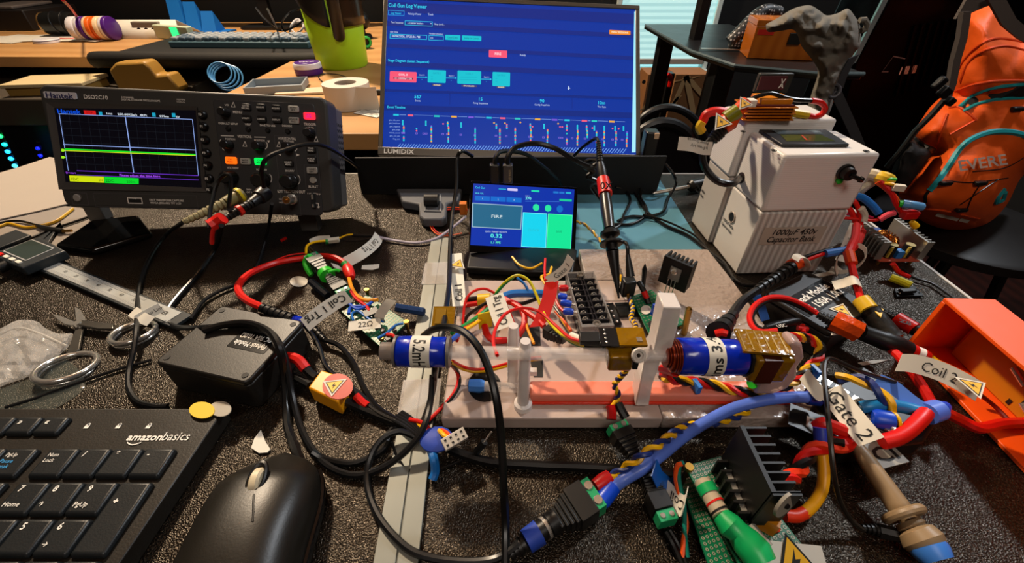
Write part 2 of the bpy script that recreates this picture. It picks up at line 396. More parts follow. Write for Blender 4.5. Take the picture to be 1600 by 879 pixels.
# tins lying on their side
TW = mat('tin_white', '#dedbe0', .35); TP = mat('tin_purple', '#4a1a78', .35); TO = mat('tin_orange', '#e0641a', .35); TC = mat('tin_cream', '#e6c9a0', .35)
def tin(name, label, cat, loc, rot, body, band, r=.036, h=.024, txt=None, group=None):
    t = thing(name, label, cat, loc, rot, group)
    MB(body).lathe((0, 0, 0), (0, 0, h*.52), [(0, r*.93), (.08, r*.98), (.2, r), (1, r)], 32).build('tin_base', t, smooth=50)
    q = MB(band); q.lathe((0, 0, h*.55), (0, 0, h), [(0, r*1.0), (.8, r*1.0), (1, r*.94)], 32); li = q.build('lid', t, smooth=50)
    q = MB(body); q.lathe((0, 0, h), (0, 0, h+.0006), [(0, r*.9), (1, r*.9)], 32); q.use(TP); q.lathe((0, 0, h+.0006), (0, 0, h+.001), [(0, r*.62), (1, r*.6)], 24)
    if txt: q.use(TW); q.text(txt, 0, -r*.17, w=r*1.15, h=r*.36, z=h+.0012, al='c', bold=True)
    q.build('lid_print', li, smooth=0); return t
R90 = (0, -PI/2+.25, 0)
x0 = -1.515
for i, (lab, bo, ba, tx) in enumerate((('white and purple tin with VELO on its lid, first of the tins on their sides', TW, TW, 'VELO'),
        ('white tin with purple band, second of the tins lying on their sides', TP, TW, None),
        ('orange and cream tin, third of the tins lying on their sides', TO, TC, None), ('orange tin with cream rim, fourth of the tins lying on their sides', TC, TO, None), ('white tin with purple band, last of the row beside the grey button box', TP, TW, None))):
    tin('round_tin', lab, 'tin', (x0+i*.0262+.012, 1.70+i*.002, ZD+.0375), (PI/2, 0, -PI/2-.0), bo, ba, txt=tx, group='tins lying on their sides')
tin('round_tin', 'round white and purple tin lying flat in front of the green jug', 'tin', P(477, 120)+Vector((0, .03, .001)), (0, 0, .2), TP, TW, r=.034, h=.027, txt='VELO')
b = MB(TW); b.lathe((0, 0, 0), (0, 0, .006), [(0, .037), (.9, .037), (1, .035)], 32); b.use(TP); b.lathe((0, 0, .0062), (0, 0, .008), [(0, .0345), (1, .0345)], 32)
b.use(TW); b.lathe((0, 0, .0082), (0, 0, .011), [(0, .037), (1, .034)], 32)
b.v = [p+P(67, 68)+Vector((0, .02, .001)) for p in b.v]; b.build('tin_lid', None, 'thin white lid with purple rim lying alone on the wooden desk', cat='lid', origin=P(67, 68))
b = MB(PAPER); c = P(210, 61)
b.add([(c.x-.165, c.y, ZD+.001), (c.x+.17, c.y, ZD+.001), (c.x+.15, c.y+.04, ZD+.055), (c.x-.165, c.y+.04, ZD+.055), (c.x-.165, c.y+.11, ZD+.001), (c.x+.2, c.y+.11, ZD+.001)], [(0, 1, 2, 3), (3, 2, 5, 4)])
b.build('folded_card', None, 'white folded card standing as a tent beside the black desk mat', cat='card', solid=.001, origin=c)
t = thing('button_box', 'small grey box with three dark round windows behind the folded card', 'electronics', (-1.32, 1.78, ZD+.001))
MB(mat('taupe_plastic', '#7d7468', .5)).box((0, 0, .025), (.10, .045, .05)).build('housing', t, bev=.003)
for i in range(3): MB(mat('smoked_lens', '#1a1c30', .2)).cone((-.026+i*.026, -.0235, .022), (-.026+i*.026, -.0255, .022), .0095, n=20).build('lens', t)
t = thing('led_light_bar', 'white bar glowing green at its middle in front of the blue rack', 'light', (-1.20, 1.72, ZD+.001), (0, 0, -.35))
MB(mat('cream_plastic', '#b9c4a8', .5)).box((.0, 0, .022), (.17, .022, .042)).build('housing', t, bev=.003)
MB(glow('#20f07a', 1.6)).box((.02, -.0125, .026), (.035, .002, .028)).build('lit_window', t, bev=.001)
b = MB(mat('blue_printed_plastic', '#1068b8', .5))
for i in range(3): b.add([(-1.30+i*.055, 1.86, ZD+.001), (-1.245+i*.055, 1.86, ZD+.001), (-1.255+i*.055, 1.90, ZD+.13-.03*i), (-1.30+i*.055, 1.90, ZD+.13-.03*i), (-1.30+i*.055, 1.93, ZD+.001), (-1.245+i*.055, 1.93, ZD+.001)], [(0, 1, 2, 3), (3, 2, 5, 4), (0, 3, 4), (1, 5, 2), (0, 4, 5, 1)])
b.bx(-1.31, -1.10, 1.85, 1.94, ZD+.0005, ZD+.006)
b.build('printed_rack', None, 'blue printed rack of sloping fins behind the glowing bar', cat='rack', smooth=0, origin=(-1.2, 1.88, ZD))
cable('red_lead', 'red lead with black plug running over the white paper by the tins', 'cable', [(98, 0, .16), (110, 12, .12), (122, 28, .06), (132, 38, .03), (133, 50, .006), (122, 59, .003), (105, 61, .003), (86, 60, .003)], .0035, RED)
# jug ------------------------------------------------------------------------
jc = P(525, 111)+Vector((.0, .065, .0005)); jg = thing('water_jug', 'neon yellow green sports water jug with black sleeve and brown black handle', 'jug', jc, (0, 0, .1))
NEON = mat('neon_green_plastic', '#a9d81a', .45, var=.05); JB = mat('jug_black_rubber', '#101210', .5)
MB(NEON).lathe((0, 0, 0), (0, 0, .30), [(0, .062), (.02, .066), (.35, .073), (.36, .071), (.8, .078), (.95, .078), (1, .07)], 40).build('body', jg, smooth=50)
def patch(a0, a1, zlo, zhi, r0_, r1_, m, nm, lab=None, n=14, th=.004):      # curved panel on the tapering jug
    vs = []; fs = []
    for i in range(n+1):
        t = i/n; a = math.radians(a0+(a1-a0)*t); k = 8; lo = zlo(t) if callable(zlo) else zlo; hi = zhi(t) if callable(zhi) else zhi
        for j in range(k+1): z = lo+(hi-lo)*j/k; r = r0_+(r1_-r0_)*z/.27; vs.append((r*math.cos(a), r*math.sin(a), z))
        if i: fs += [((i-1)*(k+1)+j, i*(k+1)+j, i*(k+1)+j+1, (i-1)*(k+1)+j+1) for j in range(k)]
    return MB(m).add(vs, fs).build(nm, jg, lab, solid=th)
patch(298, 375, .10, .26, .0735, .0805, mat('jug_smoke_window', '#2a1d12', .25), 'window_band', 'dark smoked window')
patch(196, 276, lambda t: .10+.075*(1-t)**1.5*(1 if t < .7 else 1), lambda t: .262-.05*(1-t)**3, .0745, .082, JB, 'sleeve', 'black rubber sleeve', th=.005)
MB(mat('jug_handle_brown', '#1e1610', .45)).tube(spline([(r_*math.cos(math.radians(288)), r_*math.sin(math.radians(288)), z_) for r_, z_ in ((.078, .315), (.110, .30), (.116, .23), (.110, .15), (.088, .09), (.076, .082))], 8), .0145, 12).build('handle', jg, 'dark brown black moulded handle')
MB(JB).lathe((0, 0, .30), (0, 0, .36), [(0, .062), (.3, .07), (.9, .07), (1, .06)], 32).build('lid', jg)
q = MB(WHT, Matrix.Translation((0, 0, .01)) @ Matrix.Rotation(math.radians(218-270), 4, 'Z') @ Matrix.Translation((.05, -.004, 0)))
a = -.9
for s in (-1, 1): q.add([(-.05+.0, -.0815, .2+s*.022), (-.03, -.0835, .2+s*.008), (-.045, -.083, .2), (-.06, -.08, .2+s*.004), (-.066, -.078, .2+s*.022)], [(0, 1, 2, 3, 4)])
q.build('emblem', jg, 'white emblem of two crossing arcs', smooth=0, solid=.001)
# small things near the jug ---------------------------------------------------
t = thing('parts_tray', 'shallow grey open parts tray on the wooden desk behind the oscilloscope', 'tray', P(427, 146)+Vector((0, .03, .001)), (0, 0, .22))
gt = mat('light_grey_tray', '#8b9296', .5)
MB(gt).bx(-.058, .058, -.04, .04, 0, .002).build('tray_floor', t)
MB(gt).bx(-.06, .06, -.042, -.039, .0021, .016).bx(-.06, .06, .039, .042, .0021, .016).bx(-.06, -.057, -.0389, .0389, .0021, .016).bx(.057, .06, -.0389, .0389, .0021, .016).build('tray_rim', t)
b = MB(mat('pale_card', '#cbb898', .6)); o = P(475, 147)
b.box((o.x, o.y+.01, ZD+.003), (.12, .04, .005), .15).box((o.x+.01, o.y+.035, ZD+.0025), (.13, .012, .004), .25)
b.build('wood_offcuts', None, 'thin pale wood offcuts between the grey tray and the tape roll', cat='offcuts', bev=.001, origin=o)
t = thing('tape_roll', 'wide roll of white tape lying flat on the wooden desk', 'tape', P(537, 176)+Vector((0, .045, .001)))
tm = mat('white_tape', '#cfc6b8', .55); b = MB(tm)
n = 40; vs = []; fs = []
for i in range(n):
    a = 2*PI*i/n
    for r, z in ((.021, 0), (.045, 0), (.045, .044), (.021, .044)): vs.append((r*math.cos(a), r*math.sin(a), z))
for i in range(n):
    for k in range(4): fs.append((i*4+k, ((i+1) % n)*4+k, ((i+1) % n)*4+(k+1) % 4, i*4+(k+1) % 4))
b.add(vs, fs); b.build('tape_winding', t)
q = MB(mat('cardboard_core', '#6b5a48', .7)); q.lathe((0, 0, .0005), (0, 0, .0435), [(0, .0208), (1, .0208)], 32, cap=False); q.build('core', t, solid=.0015)
MB(tm).ribbon([(.03, -.033, .022), (.055, -.034, .022), (.068, -.03, .022)], (0, 0, 1), .042, .0006).build('tape_tail', t)
b = MB(PAPER); o = P(582, 180); T = frame((o.x, o.y+.02, ZD+.001), (1, -.55, 0), (.55, 1, 0)); b.T = T
b.bx(-.03, .03, -.028, .028, 0, .0006); b.use(INK); b.text('SAVE', 0, .008, h=.009, z=.0008, al='c', bold=True)
for i in range(4): b.rect(-.024, .022-.008*(i % 2), -.004-i*.006, -.002-i*.006, .0008)
b.build('printed_card', None, 'small white printed card on the wooden desk next to the monitor', cat='card', smooth=0, origin=o)
t = thing('small_screwdriver', 'small screwdriver with black handle and red shaft lying behind the tape roll', 'screwdriver', P(584, 148)+Vector((0, 0, .006)), (0, 0, -.05))
MB(BLK).lathe((.0, 0, 0), (.045, 0, 0), [(0, .004), (.2, .006), (.8, .005), (1, .003)], 12).build('handle', t); MB(RED).cone((-.06, .02, -.004), (.0, .02, -.004), .0018, n=8).build('shaft', t)
cable('thin_black_lead', 'thin black lead curling between the jug and the tape roll', 'cable', [(510, 132), (500, 124), (498, 118), (510, 115), (535, 118), (560, 132)], .0012, WIREBLK)
# lower drawer unit with boxes, seen under the wooden desk
b = MB(mat('grey_drawer', '#4a4238', .5)); b.bx(-2.1, -.98, 1.24, 1.9, ZD-.15, ZD-.075); b.use(BLK).bx(-2.1, -.98, 1.26, 1.9, .0, ZD-.1502)
t = thing('drawer_unit', 'grey brown drawer unit under the left end of the wooden desk', 'drawers', (0, 0, 0)); b.build('carcass', t, bev=.004)
MB(mat('brass_pull', '#6b5838', .4)).bx(-1.12, -1.07, 1.228, 1.2395, ZD-.13, ZD-.1).build('pull', t, bev=.003)
for (l, px_, z, d, m, c) in (('tan cardboard carton at the bottom of the pair on the drawer unit', 78, 0, (.20, .11, .022), '#a8843e', .0), ('cream box resting on the tan carton under the wooden desk', 78, .0225, (.21, .12, .010), '#c8b488', .03)):
    o = D(px_+10, 122, 1.33); b = MB(mat('card_'+m.strip('#'), m, .6)); b.box((o.x, 1.325, ZD-.0745+z+d[2]/2), d, .1+c); b.build('carton', None, l, cat='box', bev=.002, origin=(o.x, 1.325, ZD-.07))
tn = mat('tan_plastic', '#a8803a', .45); b = MB(tn)
b.prism([(-.09, 0), (.075, 0), (.084, .012), (.07, .052), (.036, .048), (.028, .07), (.02, .084), (-.062, .08), (-.09, .062)], 0, .05, Matrix.Translation((-1.04, 1.34, ZD-.0745)) @ Matrix.Rotation(PI/2, 4, 'X'))
b.build('tan_shell', None, 'tan curved plastic shell under the front edge of the black desk mat', cat='shell', bev=.006, origin=(-1.04, 1.3, ZD-.07))
b = MB(mat('light_blue_cable', '#4a90c8', .4))
for i in range(4): b.torus((-.745-.006*i, 1.20, ZD-.012+.004*i), .034-.002*i, .0022, (.2, -.8, .7))
b.build('coiled_cable', None, 'coiled light blue cable hanging under the wooden desk', cat='cable', origin=(-.745, 1.2, ZD-.02))
# black gear at the back of the wooden desk
def gear(lab, x, y, wdt, dp, ht, m=BLK):
    t = thing('computer_monitor', lab, 'monitor', (x, y, ZD+.001))
    MB(m).rrect(-.1, .1, -.07, .07, .03, 0, .008).build('foot', t); MB(m).bx(-.02, .02, -.012, .012, .0082, .12).build('stem', t)
    MB(m).bx(-wdt/2, wdt/2, -dp/2, dp/2, .10, .10+ht).build('screen', t, bev=.006)
gear('big black switched off monitor behind the blue grey keyboard', -1.0, 2.02, .75, .03, .42)
gear('second black switched off monitor behind the neon green jug', -.28, 2.05, .60, .03, .36)
for nm, pts, r, m, lab in (
    ('power_cord', [(455, 60, .02), (440, 40, .05), (452, 20, .10), (475, 15, .10), (470, 35, .06), (440, 48, .03), (415, 30, .08), (400, 12, .12)], .0028, RUB, 'tangled black cord looping above the blue grey keyboard'),
    ('usb_cable', [(452, 55, .015), (456, 38, .05), (466, 30, .06), (474, 42, .04), (462, 52, .02), (455, 40, .04), (470, 34, .055), (478, 48, .02)], .0035, mat('white_cord', '#c8c4c4', .4), 'bundled white cord beside the neon green jug'),
    ('audio_cable', [(418, 14, .12), (425, 28, .08), (432, 44, .04), (436, 56, .02)], .003, mat('grey_cord', '#8a8a90', .4), 'straight grey cord rising behind the blue grey keyboard')):
    cable(nm, lab, 'cable', pts, r, m)
t = thing('webcam', 'small black webcam with blue light right of the jug', 'webcam', P(566, 62)+Vector((0, .03, .001)))
MB(BLK).lathe((0, 0, 0), (0, 0, .012), [(0, .03), (1, .026)], 20).build('base', t); MB(BLK).ball((0, 0, .055), .03, 16).build('head', t); MB(BLK).cone((0, 0, .012), (0, 0, .03), .008).build('neck', t)
MB(glow('#3a90ff', 1.5)).box((-.01, -.031, .058), (.014, .004, .014)).build('indicator', t)
t = thing('rotary_tool', 'black tool with a green ring lying right of the jug', 'tool', P(572, 78)+Vector((0, .02, .02)), (0, 0, -.3))
MB(BLK).lathe((-.08, .05, .0), (.0, 0, 0), [(0, .012), (.3, .018), (.8, .016), (1, .019)], 16).build('body', t); MB(mat('green_ring', '#30c050', .4)).torus((.002, -.003, 0), .013, .004, (.8, -.5, 0)).build('ring', t)
# LED strip in the dark at the left -----------------------------------------
t = thing('led_strip', 'blue and cyan glowing LED strip hanging in the dark at the far left', 'light', (0, 0, 0))
pts = [D(x, y, 1.2) for x, y in ((-10, 190), (2, 212), (9, 225), (14, 236), (19, 247), (25, 258), (28, 275))]
MB(BLK).ribbon([p+Vector((0, .002, 0)) for p in spline(pts, 3)], (1, 0, .4), .012, .001).build('strip', t)
for i, p in enumerate(pts[1:6]): MB(glow(('#20ff70', '#10c0c0', '#20a0ff', '#20b0ff', '#40c8ff')[i], 3)).ball(p-Vector((0, .004, 0)), .0062, 8).build('diode', t)
t = thing('led_pair', 'dim deep blue LED pair glowing left of the oscilloscope', 'light', (0, 0, 0))
MB(BLK).ribbon([D(60, 222, 1.1), D(64, 246, 1.1)], (1, 0, 0), .012, .001).build('strip', t)
for x, y in ((61, 231), (65, 242)): MB(glow('#1020e0', 1.6)).ball(D(x, y, 1.1)-Vector((0, .004, 0)), .005, 8).build('diode', t)
# ================================================================== FACES THAT CARRY PRINT AND BUTTONS
class Face:                         # 2D frame on a flat face of a thing; h() finds where a point of the photograph lies on it
    def __init__(s, t, loc, rot, Fl=None):
        s.F = Fl or Matrix.Rotation(PI/2, 4, 'X')
        M = Matrix.Translation(loc) @ Euler(rot).to_matrix().to_4x4() @ s.F
        s.inv = M.inverted(); s.inv3 = s.inv.to_3x3()
    def h(s, x, y):
        o = s.inv @ Vector((0, 0, ZD+CH)); d = s.inv3 @ ray(x, y); t = -o.z/d.z; p = o+d*t; return (p.x, p.y)
    def sc(s, x, y):
        a = s.h(x, y-1); b = s.h(x, y+1); return math.hypot(a[0]-b[0], a[1]-b[1])/2
    def mb(s, m): return MB(m, s.F.copy())
    def R(s, b, m, x0, y0, x1, y1, z=0, z1=None, r=None):
        p = s.h(x0, y0); q = s.h(x1, y1); b.use(m)
        X0, X1 = sorted((p[0], q[0])); Y0, Y1 = sorted((p[1], q[1]))
        if z1 is None: b.rect(X0, X1, Y0, Y1, z)
        else: b.rrect(X0, X1, Y0, Y1, r or min(X1-X0, Y1-Y0)*.2, z, z1, 3)
        return b
    def O(s, b, m, x0, y0, x1, y1, z, w):      # outline rectangle
        p = s.h(x0, y0); q = s.h(x1, y1); b.use(m)
        X0, X1 = sorted((p[0], q[0])); Y0, Y1 = sorted((p[1], q[1]))
        b.rect(X0, X1, Y0, Y0+w, z); b.rect(X0, X1, Y1-w, Y1, z); b.rect(X0, X0+w, Y0+w, Y1-w, z); b.rect(X1-w, X1, Y0+w, Y1-w, z)
    def Q(s, b, m, pts, z=0):
        b.use(m); v = [(*s.h(*p), z) for p in pts]
        a = sum(v[i][0]*v[(i+1) % len(v)][1]-v[(i+1) % len(v)][0]*v[i][1] for i in range(len(v)))
        b.add(v if a > 0 else v[::-1], [tuple(range(len(v)))])
    def line(s, b, m, p, q, w, z=0):
        b.use(m); a = Vector(s.h(*p)); c = Vector(s.h(*q)); n = (c-a).normalized(); n = Vector((-n.y, n.x))*w/2
        b.add([(*(a-n), z), (*(c-n), z), (*(c+n), z), (*(a+n), z)], [(0, 1, 2, 3)])
    def t(s, b, m, st, x, y, hp, z=0, al='c', wp=None, bold=False):      # hp, wp: height and width in photograph pixels, (x, y) the middle of the letters
        k = s.sc(x, y); c = s.h(x, y); b.use(m); b.text(st, c[0], c[1]-hp*k*.5, h=hp*k, w=wp*s.kx(x, y) if wp else None, z=z, al=al, bold=bold)
    def kx(s, x, y):
        a = s.h(x-1, y); b = s.h(x+1, y); return math.hypot(a[0]-b[0], a[1]-b[1])/2
# ================================================================== OSCILLOSCOPE
sloc = Vector((-.449, .378, ZD+.0483)); srot = (math.radians(-23.8), math.radians(3.5), math.radians(3.66)); k_ = .875
sc = thing('oscilloscope', 'dark grey bench oscilloscope showing flat green and yellow traces on its screen', 'oscilloscope', sloc, srot)
f = Face(sc, sloc, srot); SW, SH = .30*k_, .13*k_
body = mat('scope_body_grey', '#34322f', .5, var=.06); face = mat('scope_face_charcoal', '#2b2a2b', .5, var=.05)
b = f.mb(body); b.rrect(0, SW, 0, SH, .008, -.03, 0, 5); b.build('front_bezel', sc, bev=.0025, seg=3)
b = MB(mat('scope_rear_grey', '#5c5854', .5, var=.05), f.F.copy())
b.prism([(.004, .003), (SW-.003, .003), (SW-.003, SH-.004), (.004, SH-.004)], -.060, -.0302)
b.build('rear_housing', sc, bev=.003)
b = MB(INK, Matrix.Translation((SW-.0028, 0, 0)) @ Matrix.Rotation(PI/2, 4, 'Z') @ Matrix.Rotation(PI/2, 4, 'X'))
for i in range(9):
    for j in range(4): b.prism([(.034+j*.006+i*.0000, .042+i*.006), (.038+j*.006, .044+i*.006), (.038+j*.006, .0455+i*.006), (.034+j*.006, .0435+i*.006)], 0, .0003)
b.build('vent_slots', sc, smooth=0)
z1 = lambda X, Y: (300+X/6.154, 145+Y/6.154)
z3 = lambda X, Y: (60+X/4.396, 130+Y/4.396)
# panels
b = f.mb(face)
f.R(b, face, *z1(200, 60), *z1(1262, 1180), 0, .001, .004); b.build('control_panel', sc, bev=.0006)
b = f.mb(body); 
bez = [f.h(x, y) for x, y in (z3(60, 130), z3(1095, 160), z3(1165, 745), z3(150, 728))]
inn = [f.h(x, y) for x, y in (z3(112, 170), z3(1080, 186), z3(1122, 716), z3(190, 676))]
bm_ = mat('scope_inner_bezel', '#3f3b38', .45); b.use(bm_)
vs = [(x, y, .0015) for x, y in bez]+[(x, y, .0002) for x, y in inn]
b.add(vs, [(i, (i+1) % 4, 4+(i+1) % 4, 4+i) for i in range(4)]); b.build('screen_bezel', sc, smooth=0)
b = f.mb(glow('#05060c', .8)); b.use(mat('scope_lcd_glass', '#04050c', .15, emit=.8, ecol='#03040b'))
b.add([(x, y, .0005) for x, y in inn][::-1], [(3, 2, 1, 0)] if False else [(0, 1, 2, 3)])
SI = b; zz = .0008
f.t(SI, glow('#0a50e0'), 'Hantek', *z3(215, 193), 6.5, zz, wp=36, bold=True)
f.R(SI, glow('#d01818'), *z3(315, 186), *z3(402, 218), zz); f.t(SI, glow('#500404'), 'STOP', *z3(358, 202), 3, zz+.0002)
for X in (432, 797, 933): f.R(SI, glow('#1aa0c0'), *z3(X-14, 192+X*.02-5), *z3(X+14, 220+X*.02-5), zz)
for tx, X, Y, wp in (('1ms', 492, 208, 9), ('250.00KSa/s', 615, 215, 30), ('4KPt', 726, 220, 11), ('4.99ms', 866, 227, 15), ('5V', 962, 232, 6)): f.t(SI, glow('#d8e0e8'), tx, *z3(X, Y), 3.2, zz, wp=wp, bold=True)
gr = glow('#1b2028', 1)
for i in range(1, 14): f.line(SI, gr, z3(150+i*65, 212+i*2.6), z3(212+i*63, 596+i*2.5), .00022, zz)
for i in range(1, 8): f.line(SI, gr, z3(150+i*7.7, 212+i*48), z3(1062+i*5, 249+i*48), .00022, zz)
lv = glow('#8fa8e8')
for p, q, w_ in (((145, 210), (1062, 249), .0005), ((150, 212), (212, 600), .0005), ((1062, 249), (1103, 633), .0005), ((603, 232), (660, 614), .0008), ((178, 420), (1082, 459), .0007)): f.line(SI, lv, z3(*p), z3(*q), w_, zz+.0002)
pu = glow('#7a3ae0')
f.line(SI, pu, z3(270, 600), z3(1103, 634), .0005, zz+.0002); f.line(SI, pu, z3(270, 628), z3(1105, 664), .0004, zz+.0002)
f.t(SI, glow('#b050ff'), 'Please adjust the time base.', *z3(705, 634), 3.4, zz+.0003, wp=64, bold=True); f.t(SI, glow('#b050ff'), 'D>start', *z3(228, 614), 3, zz, wp=15)
f.line(SI, glow('#20e828'), z3(187, 452), z3(1085, 490), .0012, zz+.0003); f.line(SI, glow('#c8e020'), z3(187, 462), z3(1085, 497), .0007, zz+.0004)
for Y in (460, 508): f.Q(SI, glow('#a0f020'), [z3(166, Y-9), z3(180, Y-9), z3(196, Y+2), z3(180, Y+10), z3(166, Y+8)], zz+.0004)
f.Q(SI, glow('#d2e010'), [z3(217, 632), z3(455, 641), z3(455, 683), z3(222, 673)], zz); f.Q(SI, glow('#08d82c'), [z3(458, 641), z3(693, 652), z3(693, 693), z3(458, 684)], zz)
f.t(SI, glow('#405008'), '1DC', *z3(258, 658), 4.5, zz+.0002); f.t(SI, glow('#04501a'), '2DC', *z3(496, 667), 4.5, zz+.0002)
f.t(SI, glow('#607010'), '2V', *z3(435, 664), 4, zz+.0002); f.t(SI, glow('#04801a'), '200m', *z3(640, 676), 4, zz+.0002)
SI.build('screen', sc, 'lit screen with flat green and yellow traces', smooth=0)
# printed front text
b = f.mb(mat('name_plate', '#c0bcc0', .4)); f.R(b, mat('name_plate', '#c0bcc0'), *z3(40, 56), *z3(272, 112), .0002, .0012, .001)
f.t(b, mat('navy_print', '#1c1c50', .5), 'Hantek', *z3(155, 85), 8.5, .0015, wp=42, bold=True); b.build('brand_plate', sc, smooth=0)
b = f.mb(WHT); PT = mat('grey_print', '#e4ddd4', .6)
f.t(b, PT, 'DSO2C10', *z3(397, 95), 6.2, .0004, wp=37, bold=True)
f.t(b, PT, '2 CHANNEL', *z3(615, 97), 2.6, .0004, wp=19, bold=True); f.t(b, PT, 'DIGITAL STORAGE OSCILLOSCOPE', *z3(705, 116), 2.8, .0004, wp=60, bold=True)
f.t(b, PT, '100MHz', *z3(981, 112), 2.6, .0004, wp=13); f.t(b, PT, '1GSa/s', *z3(981, 128), 2.6, .0004, wp=12)
f.t(b, PT, 'FAST WAVEFORM CAPTURE', *z3(883, 803), 3, .0004, wp=53, bold=True); f.t(b, PT, 'WVGA (800x480) TFT LCD', *z3(876, 822), 3, .0004, wp=48, bold=True)
f.t(b, PT, 'USB', *z3(661, 790), 2.4, .0004)
tz = .0014
for tx, X, Y, h_, w_ in (('V0', 340, 118, 3, 6), ('MENU', 445, 186, 4, 14), ('DEFAULT SETUP', 357, 297, 3, 30), ('HELP', 546, 303, 3, 9), ('SAVE TO USB', 733, 315, 3, 24), ('DECODE', 920, 318, 3, 15),
        ('VERTICAL', 512, 420, 4, 22), ('POSITION', 375, 445, 3, 15), ('POSITION', 655, 457, 3, 16), ('HORIZONTAL', 920, 440, 4, 28), ('POSITION', 935, 468, 3, 15), ('TRIGGER', 1140, 303, 4, 19), ('LEVEL', 1147, 337, 3, 10),
        ('VOLTS/DIV', 400, 722, 3, 18), ('VOLTS/DIV', 675, 738, 3, 17), ('SEC/DIV', 945, 748, 3, 14), ('CH1', 420, 925, 4.4, 11), ('CH2', 690, 935, 4.4, 11), ('300V', 555, 928, 2.6, 8), ('CAT II', 556, 953, 2.6, 8), ('EXT TRIG/GEN OUT', 962, 947, 4.4, 43), ('BURST', 1172, 901, 4, 15), ('1 kHz/3 Vp-p', 1178, 967, 2.5, 20), ('MAX', 862, 1020, 2, 6), ('1MΩ', 862, 1052, 2, 6)):
    f.t(b, PT, tx, *z1(X, Y), h_, tz, wp=w_, bold=True)
for X, Y, up in ((283, 460, 1), (743, 468, -1)): f.Q(b, PT, [z1(X-14, Y+10*up), z1(X+14, Y+10*up), z1(X, Y-14*up)], tz)
f.Q(b, PT, [z1(832, 590), z1(860, 578), z1(860, 606)], tz); f.Q(b, PT, [z1(1040, 597), z1(1010, 583), z1(1010, 611)], tz)
for p, q in (((285, 412), (412, 416)), ((605, 425), (715, 428)), ((1195, 1060), (1220, 1062)), ((1220, 1062), (1221, 1100)), ((1208, 1090), (1221, 1105)), ((1234, 1092), (1221, 1105))): f.line(b, PT, z1(*p), z1(*q), .0007, tz)
for X, Y in ((405, 115), (516, 492), (842, 495), (1200, 445)):
    f.line(b, PT, z1(X-20, Y+25), z1(X, Y-25), .0005, tz); f.line(b, PT, z1(X+18, Y+25), z1(X, Y-25), .0005, tz); f.line(b, PT, z1(X-20, Y+22), z1(X+20, Y+24), .0005, tz)
for cx, cy, r, a0, a1 in ((690, 505, 42, -50, 60), (975, 525, 42, -50, 60), (715, 825, 58, -50, 50), (985, 835, 60, -50, 50), (345, 510, 50, 120, 160)):
    for i in range(6):
        A = math.radians(a0+(a1-a0)*i/6); B = math.radians(a0+(a1-a0)*(i+1)/6)
        f.line(b, PT, z1(cx+r*math.cos(A), cy+r*math.sin(A)), z1(cx+r*math.cos(B), cy+r*math.sin(B)), .0006, tz)
f.O(b, PT, *z3(610, 783), *z3(720, 828), .0004, .0008)
b.build('printed_lettering', sc, smooth=0)
PG = mat('panel_groove', '#4c484a', .5)
for c0_, c1_, z_, w_ in ((z1(795, 410), z1(1055, 1180), .0012, .0004), (z1(1080, 690), z1(1245, 932), .0012, .0004), (z3(375, 752), z3(1100, 862), .0003, .0004), (z3(220, 748), z3(352, 838), .0003, .0006)):
    b = f.mb(PG); f.O(b, PG, *c0_, *c1_, z_, w_); b.build('panel_outline', sc, smooth=0)
def sbtn(nm, X, Y, w, hgt, m, tx=None, tm=None, lab=None, zf=z1, txh=2.6):
    x, y = zf(X, Y); b = f.mb(m); f.R(b, m, x-w/2, y-hgt/2, x+w/2, y+hgt/2, .0011, .0032)
    o = b.build(nm, sc, lab, bev=.0004)
    if tx:
        q = f.mb(tm); L_ = tx.split('\n')
        for i, l in enumerate(L_): f.t(q, tm, l, x-.5, y+(i-(len(L_)-1)/2)*3.6, txh, .0034, wp=min(w*.8, len(l)*2.2), bold=True)
        q.build('lettering', o, smooth=0)
BB = mat('scope_button_black', '#0c0c0d', .4); GB = mat('scope_button_grey', '#a8a49c', .5)
for X, Y, tx in ((535, 140, 'SAVE/\nRECALL'), (675, 142, 'MEASURE'), (822, 152, 'ACQUIRE'), (538, 248, 'UTILITY'), (682, 255, 'CURSOR'), (828, 262, 'DISPLAY'), (1155, 545, 'TRIG\nMENU'), (1160, 643, 'FORCE\nTRIG'), (940, 677, 'HORIZ\nMENU')):
    sbtn('push_button', X, Y, 15, 11, BB, tx, WHT)
for X, Y, tx in ((985, 158, 'AUTO\nSET'), (990, 268, 'SINGLE\nSEQ'), (1163, 745, 'WAVE\nGEN'), (527, 658, 'MATH\nMENU')): sbtn('push_button', X, Y, 17, 10.5, GB, tx, INK, 'pale grey push button')
sbtn('push_button', 1138, 225, 19, 12, glow('#ff2840', 1.3), 'RUN\nSTOP', glow('#8010a0', 1), 'push button glowing red')
sbtn('push_button', 388, 650, 19, 12, glow('#ff6a10', 1.3), 'CH1\nMENU', glow('#b03000', 1), 'push button glowing orange')
sbtn('push_button', 667, 660, 19, 12, glow('#00e050', 1.3), 'CH2\nMENU', glow('#008030', 1), 'push button glowing green')
for i, (X, Y) in enumerate(((108, 212), (120, 325), (132, 452), (145, 578), (158, 697), (170, 823))):
    x, y = z1(X, Y); c = f.h(x, y); k = f.sc(x, y); b = f.mb(BB); b.lathe((*c, 0), (*c, .004), [(0, 7*k), (.7, 6.5*k), (1, 5*k)], 20); o = b.build('push_button', sc)
    q = f.mb(WHT); f.t(q, WHT, 'F%d' % i, x-1, y, 3.6, .0042, bold=True); q.build('lettering', o, smooth=0)
